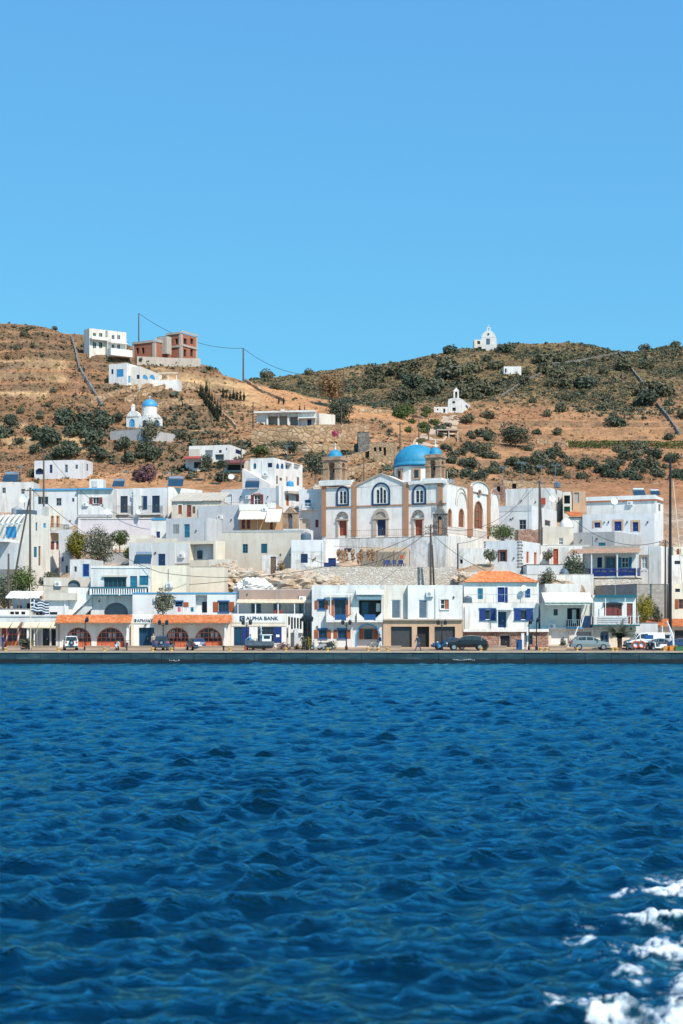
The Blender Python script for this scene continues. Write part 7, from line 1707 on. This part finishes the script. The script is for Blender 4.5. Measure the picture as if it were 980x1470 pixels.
for i, (px, lab) in enumerate(((921, 'red lifebuoy ring left of the other red ring'), (912.5, 'red lifebuoy ring next to the white van bonnet'))):
    m = MB(); pts = [Vector((.33*math.cos(t), 0, .33*math.sin(t))) for t in [k*math.pi/10 for k in range(21)]]; m.tube(pts, .09, 8, False); o = m.build('lifebuoy', 'red'); o.location = q(px, 154.2)+Vector((0, 0, .6)); tag(o, lab, 'lifebuoy', 'red lifebuoys')
    m = MB(); m.tube([(0, .12, 0), (0, .12, 1.05)], .04, 6); m.cbox((0, .12, .6), .75, .04, .75); o = m.build('lifebuoy_stand', 'white_paint'); o.location = q(px, 154.2); tag(o, 'white stand board behind the '+('left' if i == 1 else 'right')+' red lifebuoy', 'stand')
m = MB(); m.tube([q(967, 155), q(965.5, 155)+Vector((0, 0, 1.6)), q(957, 155)+Vector((0, 0, 3.1))], [.12, .1, .07], 8); m.bar(q(965, 155)+Vector((0, 0, 1.3)), q(960, 155)+Vector((0, 0, 2.5)), .08); m.cbox(q(967, 155)+Vector((0, 0, .15)), .5, .5, .3); tag(m.build('davit_crane', 'white_paint', origin=q(967, 155)), 'small white davit crane leaning left at the right end', 'crane')
for x0, x1, z in ((650, 680, .32), (243, 256, .22)):
    m = MB(); x = x0
    while x < x1: w = random.uniform(.8, 2.2); m.box(P(x, 0, 149.985)*1+Vector((0, 0, 0)), (0, 0, 0), (0, 0, 0), (0, 0, 0)) if False else m.box(Vector(((x-CX)*150/F, 149.985, z+random.uniform(-.04, .04))), (w*150/F, 0, 0), (0, .012, 0), (0, 0, random.uniform(.04, .10))); x += w+random.uniform(.5, 1.6)
    tag(m.build('worn_paint_mark', 'pale_grey', origin=Vector(((x0-CX)*150/F, 150, z))), 'worn white paint streak low on the quay wall '+('toward the right' if x0 > 500 else 'toward the left'), 'paint mark')
# ------------------------------------------------------------------ cars
def car(label, px, Y, rz, mat, kind='hatch', name='parked_car', sc=1.0):
    L, W, st = dict(hatch=(4.1, 1.72, [(0, .62, .62, .80), (.1, .80, .80, .95), (.95, .93, .93, 1), (1.0, .96, .98, 1), (1.75, .98, 1.40, 1), (2.5, .99, 1.47, 1), (3.4, 1.0, 1.38, .98), (3.95, .98, 1.0, .95), (4.1, .72, .72, .85)]),
        sedan=(4.5, 1.76, [(0, .6, .6, .8), (.1, .78, .78, .95), (1.2, .92, .92, 1), (1.25, .93, .95, 1), (2.05, .95, 1.40, 1), (2.8, .96, 1.46, 1), (3.5, .98, 1.32, 1), (4.15, 1.0, 1.03, .97), (4.5, .75, .75, .86)]),
        jeep=(3.8, 1.7, [(0, .7, .7, .9), (.08, 1.0, 1.0, .97), (1.25, 1.08, 1.08, 1), (1.3, 1.1, 1.12, 1), (1.65, 1.1, 1.72, 1), (2.5, 1.1, 1.78, 1), (3.55, 1.1, 1.75, 1), (3.72, 1.1, 1.12, .99), (3.8, .75, .75, .95)]),
        van=(4.9, 1.9, [(0, .7, .7, .85), (.1, 1.0, 1.0, .97), (.75, 1.2, 1.2, 1), (.8, 1.22, 1.25, 1), (1.5, 1.25, 1.98, 1), (2.6, 1.25, 2.08, 1), (4.7, 1.25, 2.05, 1), (4.82, 1.2, 1.3, .99), (4.9, .8, .8, .95)]))[kind]
    rt = thing(name, label, 'car' if kind != 'van' else 'van', q(px, Y), None, rz); rt.scale = (sc,)*3; w = W/2; zl = .30
    X = lambda x: x-L/2
    def ring(s):
        x, zb, zt, k = s; ww = w*k; tw = ww*(.80 if zt > zb+.1 else .90); return [(X(x), -ww*.93, zl), (X(x), -ww, (zl+zb)*.5), (X(x), -ww*.98, zb), (X(x), -tw, zt), (X(x), 0, zt+.03), (X(x), tw, zt), (X(x), ww*.98, zb), (X(x), ww, (zl+zb)*.5), (X(x), ww*.93, zl)]
    def loc(mb, nm, mt, par=rt, sm=False): o = mb.build(nm, mt, None, sm); o.parent = par; return o
    m = MB(); rs = [ring(s) for s in st]
    for a, b in zip(rs, rs[1:]):
        for i in range(8): m.face([a[i], a[i+1], b[i+1], b[i]])
        m.face([a[8], a[0], b[0], b[8]])
    m.face(rs[0][::-1]); m.face(rs[-1]); body = loc(m, 'body', mat)
    cab = [r for s, r in zip(st, rs) if s[2] > s[1]+.1]; i0 = next(i for i, s in enumerate(st) if s[2] > s[1]+.1); i1 = max(i for i, s in enumerate(st) if s[2] > s[1]+.1)
    Lp = lambda a, b, k: tuple(a[j]+(b[j]-a[j])*k for j in range(3))
    for sd, (bi, ti) in ((-1, (2, 3)), (1, (6, 5))):
        m = MB()
        segs = [(rs[i0-1], rs[i0])]+list(zip(rs[i0:i1], rs[i0+1:i1+1]))+[(rs[i1], rs[i1+1])]
        for k, (a, b) in enumerate(segs):
            if kind == 'van' and k >= 2: break
            p0, p1, t0, t1_ = a[bi], b[bi], a[ti], b[ti]
            qd = [Lp(Lp(p0, t0, .12), Lp(p1, t1_, .12), .06), Lp(Lp(p0, t0, .12), Lp(p1, t1_, .12), .94), Lp(Lp(p0, t0, .86), Lp(p1, t1_, .86), .94), Lp(Lp(p0, t0, .86), Lp(p1, t1_, .86), .06)]
            m.face([(x, y+sd*.012, z) for x, y, z in qd])
        loc(m, 'side_window', 'glass_car')
    for nm, a, b, e in (('windscreen', rs[i0-1], rs[i0], -.015), ('rear_window', rs[i1+1], rs[i1], .015)):
        m = MB(); P0 = [Lp(a[2], b[3], .1), Lp(a[6], b[5], .1), Lp(a[6], b[5], .9), Lp(a[2], b[3], .9)]; m.face([(x+e, y*.9, z+.012) for x, y, z in P0]); loc(m, nm, 'glass_car')
    for x in (.17*L, .80*L):
        for sd in (-1, 1):
            m = MB(); m.tube([(X(x), sd*(w-.2), .32), (X(x), sd*(w+.01), .32)], .32, 18); wh = loc(m, 'wheel', 'rubber'); m = MB(); m.tube([(X(x), sd*(w-.02), .32), (X(x), sd*(w+.022), .32)], .20, 14); loc(m, 'rim', 'steel', wh)
    for sd in (-1, 1):
        m = MB(); m.cbox((X(.06), sd*w*.68, .70 if kind not in ('jeep', 'van') else .9), .1, .36, .15); loc(m, 'headlight', 'white_paint'); m = MB(); m.cbox((X(L-.04), sd*w*.76, .82 if kind not in ('jeep', 'van') else 1.0), .1, .22, .24); loc(m, 'tail_light', 'red')
        m = MB(); m.cbox((X(L*.32), sd*(w+.07), 1.0 if kind not in ('jeep', 'van') else 1.2), .1, .16, .12); loc(m, 'mirror', mat)
    for x in (.02, L-.02): m = MB(); m.cbox((X(x), 0, .45), .16, W*.92, .2); loc(m, 'bumper', 'dark_grey' if mat != 'car_silver' else mat)
    m = MB(); m.cbox((X(L+.015), 0, .62), .03, .5, .12); loc(m, 'number_plate', 'white_paint')
    if kind == 'jeep': m = MB(); m.tube([(X(L), 0, .95), (X(L+.2), 0, .95)], .34, 18); sp = loc(m, 'spare_wheel', 'rubber'); m = MB(); m.tube([(X(L+.12), 0, .95), (X(L+.22), 0, .95)], .17, 12); loc(m, 'rim', 'steel', sp)
    if kind == 'van': m = MB(); m.cbox((X(2.6), -w*.97, 1.55), 1.2, .06, .5); loc(m, 'side_panel', 'blue')
car('black hatchback parked side on before the right garage door', 670, 154.5, 0, 'car_black', 'hatch', sc=1.06); car('dark blue car half hidden behind the black hatchback', 646, 157.5, 0, 'car_blue', 'sedan', sc=.9)
car('silver grey estate car parked side on under the roller door', 846, 156.5, R(180), 'car_silver', 'hatch', sc=1.0); car('white jeep with spare wheel seen from behind by the left arches', 101, 156, R(-76), 'car_white', 'jeep', sc=.84); car('dark blue hatchback seen from behind beside the pharmacy', 231, 156, R(-82), 'car_blue', 'jeep', sc=.85)
car('navy hatchback parked before the right tiled arcade', 281, 156, R(-70), 'car_navy', 'hatch', sc=.86); car('white van with blue side panel by the quay palm', 925, 158.5, R(12), 'car_white', 'van', 'parked_van', .88); car('pale grey car at the right edge behind the orange crates', 954, 157, R(150), 'car_silver', 'sedan', sc=.85); car('dark car cut by the right picture edge', 983, 155.5, R(170), 'car_blue', 'sedan', sc=.85)
# ------------------------------------------------------------------ scooters and bicycle
def scooter(label, px, Y, rz, mat):
    rt = thing('scooter', label, 'scooter', q(px, Y), None, rz)
    def loc(m, n, mt, p=rt): o = m.build(n, mt); o.parent = p; return o
    for x in (-.6, .62):
        m = MB(); m.tube([(x, -.06, .24), (x, .06, .24)], .24, 14); w = loc(m, 'wheel', 'rubber'); m = MB(); m.tube([(x, -.07, .24), (x, .07, .24)], .13, 10); loc(m, 'rim', 'steel', w)
    m = MB(); m.prism([(-.45, -.15, .25), (.2, -.15, .22), (.35, -.15, .3), (.9, -.15, .45), (.95, -.15, .62), (.2, -.15, .68), (.05, -.15, .36), (-.35, -.15, .34), (-.42, -.15, .85), (-.52, -.15, .85)], (0, .3, 0)); loc(m, 'body', mat)
    m = MB(); m.cbox((.45, 0, .74), .75, .28, .12); loc(m, 'seat', 'black'); m = MB(); m.tube([(-.62, 0, .3), (-.46, 0, 1.0)], .035, 6); m.tube([(-.42, -.32, 1.02), (-.46, 0, 1.0), (-.42, .32, 1.02)], .022, 6); loc(m, 'handlebar', 'dark_grey'); m = MB(); m.lathe((-.55, 0, .85), [(0, -.08), (.09, -.03), (.09, .04), (0, .08)], 8); loc(m, 'headlight', 'white_paint')
for a in (('white scooter standing before the left arches', 168, 154.8, 1.9, 'white_paint'), ('dark red scooter beside the white one before the arches', 182, 154.9, 1.7, 'maroon'), ('pale blue scooter parked before the bank', 358, 155.5, .8, 'sky_blue'), ('grey scooter standing under the yellowish bush', 456, 155.5, .2, 'grey_paint'), ('black scooter by the dark green clipped bush', 466, 156, .3, 'black'), ('dark scooter left of the quay palm lifebuoys', 903, 155, 1.0, 'slate'), ('black scooter right of the red lifebuoys', 934, 155, .7, 'black'), ('white scooter before the pale grey car', 945, 154.5, .3, 'white_paint'), ('light blue scooter beside the right garage door', 630, 156, 1.2, 'sky_blue'), ('silver scooter right of the dark blue hatchback', 244, 155.2, 1.2, 'steel')): scooter(*a)
def bicycle(label, px, Y, rz):
    rt = thing('bicycle', label, 'bicycle', q(px, Y), None, rz)
    def loc(m, n, mt, p=rt): o = m.build(n, mt); o.parent = p; return o
    for x in (-.52, .52):
        m = MB(); m.tube([Vector((x+.33*math.cos(t), 0, .33+.33*math.sin(t))) for t in [k*math.pi/12 for k in range(25)]], .022, 6, False); w = loc(m, 'wheel', 'rubber'); m = MB()
        for k in range(8): a = k*math.pi/8; m.bar((x-.32*math.cos(a), 0, .33-.32*math.sin(a)), (x+.32*math.cos(a), 0, .33+.32*math.sin(a)), .006)
        loc(m, 'spokes', 'steel', w)
    m = MB()
    for a, b in (((-.52, 0, .33), (-.4, 0, .85)), ((-.42, 0, .75), (.05, 0, .3)), ((-.42, 0, .78), (.2, 0, .78)), ((.05, 0, .3), (.2, 0, .85)), ((.05, 0, .3), (.52, 0, .33)), ((.2, 0, .75), (.52, 0, .33))): m.tube([a, b], .02, 6)
    loc(m, 'frame', 'cream_paint'); m = MB(); m.cbox((.22, 0, .9), .26, .14, .06); loc(m, 'saddle', 'black'); m = MB(); m.tube([(-.36, -.26, 1.0), (-.42, 0, .95), (-.36, .26, 1.0)], .016, 6); m.tube([(-.4, 0, .85), (-.42, 0, .95)], .02, 6); loc(m, 'handlebar', 'dark_grey')
bicycle('cream bicycle being wheeled past the blue edged porch', 538, 155.4, .1)
# small boat on the quay
def boat(label, px, Y, rz):
    rt = thing('small_boat', label, 'boat', q(px, Y), None, rz)
    def loc(m, n, mt, p=rt): o = m.build(n, mt); o.parent = p; return o
    st = [(-1.5, .45, .2), (-1.2, .62, .15), (-.3, .75, .12), (.7, .62, .15), (1.3, .3, .3), (1.6, .03, .55)]; m = MB(); g = [[(x, -w, .95+max(0, x)*.1), (x, -w*.85, .5), (x, 0, z), (x, w*.85, .5), (x, w, .95+max(0, x)*.1)] for x, w, z in st]
    for a, b in zip(g, g[1:]):
        for i in range(4): m.face([a[i], a[i+1], b[i+1], b[i]])
        m.face([a[4], a[0], b[0], b[4]])
    m.face(g[0][::-1]); loc(m, 'hull', 'slate'); m = MB(); m.cbox((-.7, 0, 1.25), 1.0, .9, .7); m.cbox((-.7, 0, 1.63), 1.2, 1.05, .07); cb = loc(m, 'cabin', 'boat_white'); m = MB(); m.cbox((-.7, 0, 1.35), 1.03, .6, .32); m.cbox((-.7, 0, 1.35), .7, .93, .32); loc(m, 'cabin_window', 'glass', cb)
    m = MB(); m.tube([(-.2, 0, .95), (-.2, 0, 2.5)], .05, 6); m.bar((-.2, -.35, 2.1), (-.2, .35, 2.1), .07); m.tube([(-.2, 0, 2.5), (1.5, 0, 1.1)], .012, 4); loc(m, 'mast', 'white_paint'); m = MB(); m.cbox((-.6, 0, .1), .2, 1.1, .22); m.cbox((.6, 0, .1), .2, 1.0, .22); loc(m, 'cradle', 'wood')
boat('small dark hulled boat with white cabin and cross mast on the quay by the bank', 372, 155.5, R(200)); boat('small boat with white cabin standing among the right edge cars', 948, 160.5, R(160))
# ------------------------------------------------------------------ people on the quay
def person(label, px, Y, rz, shirt, trousers, hair='black', stride=.3, bend=0.0, reach=None, hgt=1.72, long_sleeve=True):
    rt = thing('person', label, 'person', q(px, Y), None, rz); k = hgt/1.75
    V = lambda x, y, z: Vector((x, y, z))*k
    hip = .92-.10*stride; f = bend                                # faces +x; bend leans the trunk forward
    up = lambda h_, x=0, y=0: V(math.sin(f)*h_+math.cos(f)*x, y, hip+math.cos(f)*h_-math.sin(f)*x)
    body, top, leg = MB(), MB(), MB()
    n = 12
    def tor(mb, rows, e):
        rings = []
        for h_, wy, wx in rows: rings.append([mb.vert(up(h_, (wx+e)*math.cos(t), (wy+e)*math.sin(t))) for t in [2*math.pi*i/n for i in range(n)]])
        for a, b in zip(rings, rings[1:]):
            for i in range(n): mb.f.append([a[i], a[(i+1) % n], b[(i+1) % n], b[i]]); mb.mi.append(0)
        mb.f.append(rings[0][::-1]); mb.mi.append(0); mb.f.append(rings[-1]); mb.mi.append(0)
    T_ = [(-.08, .15, .10), (.05, .165, .115), (.2, .14, .10), (.36, .17, .115), (.48, .185, .11), (.53, .13, .08), (.56, .06, .06)]
    tor(body, T_, 0); tor(top, [r for r in T_[:-1]], .018)
    body.tube([up(.52), up(.62, .02)], .055*k, 10)
    hc = up(.73, .03); prof = [(0, -.12), (.05, -.115), (.07, -.07), (.078, 0), (.075, .06), (.05, .10), (0, .115)]
    body.lathe(hc, [(r*k, z*k) for r, z in prof], 14); fx = (up(.73, .2)-hc).normalized(); uz = (up(1)-up(0)).normalized()
    body.tube([hc+fx*.07*k+uz*.01, hc+fx*.1*k-uz*.03*k], [.012*k, .018*k], 6)
    for sd in (-1, 1): body.tube([hc+V(0, sd*.072, .015), hc+V(0, sd*.088, 0)], .022*k, 6)
    ends = []
    for sd in (-1, 1):
        sh = up(.49, 0, sd*.18); sw = sd*stride
        if reach: el = sh+V(.16, sd*.03, -.24); wr = el+V(.22, -sd*.03, -.06)
        else: el = sh+V(-sw*.25, sd*.05, -.28); wr = el+V(.06-sw*.2, 0, -.25)
        body.tube([sh, el, wr], [.05*k, .038*k, .027*k], 8); d = (wr-el).normalized(); pe = wr+d*.09*k; body.tube([wr, wr+d*.04*k, pe], [.027*k, .036*k, .033*k], 8)
        lat = Vector((d.z, 0, -d.x)).normalized()
        for j, ln in enumerate((.068, .078, .074, .058)): b = pe-d*.01+lat*(.026-.0175*j)*k; body.tube([b, b+d*ln*.55*k, b+d*ln*k+V(.0, -sd*.018, 0)], [.0095*k, .0088*k, .007*k], 6)
        tb = wr+d*.03*k+lat*.03*k; body.tube([tb, tb+lat*.03*k+d*.025*k, tb+lat*.035*k+d*.055*k], [.012*k, .010*k, .008*k], 6)
        top.tube([up(.47, 0, sd*.13), sh, el]+([el.lerp(wr, .9)] if long_sleeve else []), [.07*k, .066*k, .05*k]+([.04*k] if long_sleeve else []), 8)
        hp = V(0, sd*.09, hip-.02); kn = hp+V(math.sin(sw)*.42+.02, 0, -math.cos(sw)*.42); an = kn+V(math.sin(sw*.9-.12 if sw < 0 else sw*.7)*.42, 0, 0); an.z = .085*k
        body.tube([hp, kn, an], [.082*k, .055*k, .036*k], 10); body.tube([an+V(-.05, 0, -.05), an+V(.06, 0, -.05), an+V(.18, 0, -.062)], [.036*k, .038*k, .022*k], 8)
        leg.tube([hp+V(0, -sd*.01, .06), hp, kn, an+V(0, 0, .03)], [.10*k, .105*k, .078*k, .06*k], 10); ends.append(an)
    tor(leg, [(-.1, .155, .11), (.0, .172, .122), (.08, .158, .112)], .016)
    def skin(mb, nm, mt, par, vox):
        o = mb.build(nm, mt); o.parent = par; r = o.modifiers.new('join', 'REMESH'); r.mode = 'VOXEL'; r.voxel_size = vox; r.use_smooth_shade = True; return o
    b = skin(body, 'body', 'skin', rt, .011); skin(top, 'shirt', shirt, rt, .018); skin(leg, 'trousers', trousers, rt, .018)
    for sd in (-1, 1): m = MB(); an = ends[0 if sd < 0 else 1]; m.tube([an+V(-.06, 0, -.05), an+V(.06, 0, -.05), an+V(.2, 0, -.06)], [.045*k, .046*k, .03*k], 8); o = m.build('shoe', 'black'); o.parent = rt
    m = MB(); m.lathe(hc+V(-.012, 0, .012), [(.084*k, -.03*k), (.088*k, .03*k), (.07*k, .085*k), (0, .118*k)], 14); m.tube([hc+V(-.06, 0, .02), hc+V(-.07, 0, -.07)], [.05*k, .04*k], 8); o = m.build('hair', hair); o.parent = rt
person('person in dark jacket and pale trousers striding past the garage doors', 600, 153.2, R(200), 'denim', 'denim', stride=.45, bend=.14); person('person in dark top and white trousers wheeling the bicycle', 546, 155.3, R(180), 'navy', 'white_paint', stride=.35, bend=.1, reach=True)
person('person in black bending forward by the slatted stair lamp', 436, 155, R(120), 'black', 'black', stride=.2, bend=.3, reach=True); person('person in light top standing at the pharmacy doorway', 220, 160.5, R(-90), 'khaki', 'denim', stride=.05, long_sleeve=False); person('person in dark blue clothes at the left picture edge', 4, 154.5, R(30), 'cobalt', 'denim', stride=.1); person('person in blue top bending beside the pale blue scooter', 356, 156.8, R(-20), 'sky_blue', 'navy', stride=.15, bend=.35, reach=True)
# ------------------------------------------------------------------ light, sky, camera
SUN = Vector((.37, -.55, .75)).normalized()
elev = math.asin(SUN.z); az = math.atan2(SUN.x, SUN.y)
w = bpy.data.worlds.new('World'); SC.world = w; w.use_nodes = True
nt = w.node_tree; bg = nt.nodes['Background']
sk = nt.nodes.new('ShaderNodeTexSky'); sk.sky_type = 'NISHITA'; sk.sun_disc = False
sk.sun_elevation = elev; sk.sun_rotation = az; sk.altitude = 0; sk.air_density = 1.0; sk.dust_density = .15; sk.ozone_density = 5.0
hs = nt.nodes.new('ShaderNodeHueSaturation'); hs.inputs['Saturation'].default_value = 1.25; hs.inputs['Hue'].default_value = .49
nt.links.new(sk.outputs[0], hs.inputs['Color']); sp = nt.nodes.new('ShaderNodeSeparateColor'); cb = nt.nodes.new('ShaderNodeCombineColor'); nt.links.new(hs.outputs[0], sp.inputs[0])
for ch, (g, k) in enumerate(((.28, .272), (.40, .70), (.20, .915))):      # grade the clear sky channel by channel
    a = nt.nodes.new('ShaderNodeMath'); a.operation = 'MULTIPLY'; a.inputs[1].default_value = .166; nt.links.new(sp.outputs[ch], a.inputs[0])
    b = nt.nodes.new('ShaderNodeMath'); b.operation = 'POWER'; b.inputs[1].default_value = g; nt.links.new(a.outputs[0], b.inputs[0])
    c = nt.nodes.new('ShaderNodeMath'); c.operation = 'MULTIPLY'; c.inputs[1].default_value = k/.166; nt.links.new(b.outputs[0], c.inputs[0]); nt.links.new(c.outputs[0], cb.inputs[ch])
nt.links.new(cb.outputs[0], bg.inputs['Color']); bg.inputs['Strength'].default_value = .15
sl = bpy.data.lights.new('sun', 'SUN'); sl.energy = 5.0; sl.angle = R(.5); sl.color = (1, .925, .82)
so = bpy.data.objects.new('sun', sl); COL.objects.link(so)
so.rotation_euler = (-SUN).to_track_quat('-Z', 'Y').to_euler(); so.location = (60, -60, 120)
cd = bpy.data.cameras.new('camera'); cam = bpy.data.objects.new('camera', cd); COL.objects.link(cam)
cam.location = (0, 0, CH); cam.rotation_euler = (R(90), 0, 0)
cd.sensor_fit = 'VERTICAL'; cd.sensor_height = 36; cd.lens = 36*F/1470; cd.shift_y = 147/1470; cd.clip_start = .5; cd.clip_end = 4000
cd.dof.use_dof = True; cd.dof.focus_distance = 180; cd.dof.aperture_fstop = 1.2
SC.camera = cam
SC.view_settings.view_transform = 'Standard'; SC.view_settings.look = 'None'; SC.view_settings.exposure = 0.15; SC.view_settings.gamma = 1
SC.cycles.max_bounces = 6; SC.cycles.diffuse_bounces = 3; SC.cycles.glossy_bounces = 3; SC.cycles.transparent_max_bounces = 4
SC.cycles.use_denoising = True
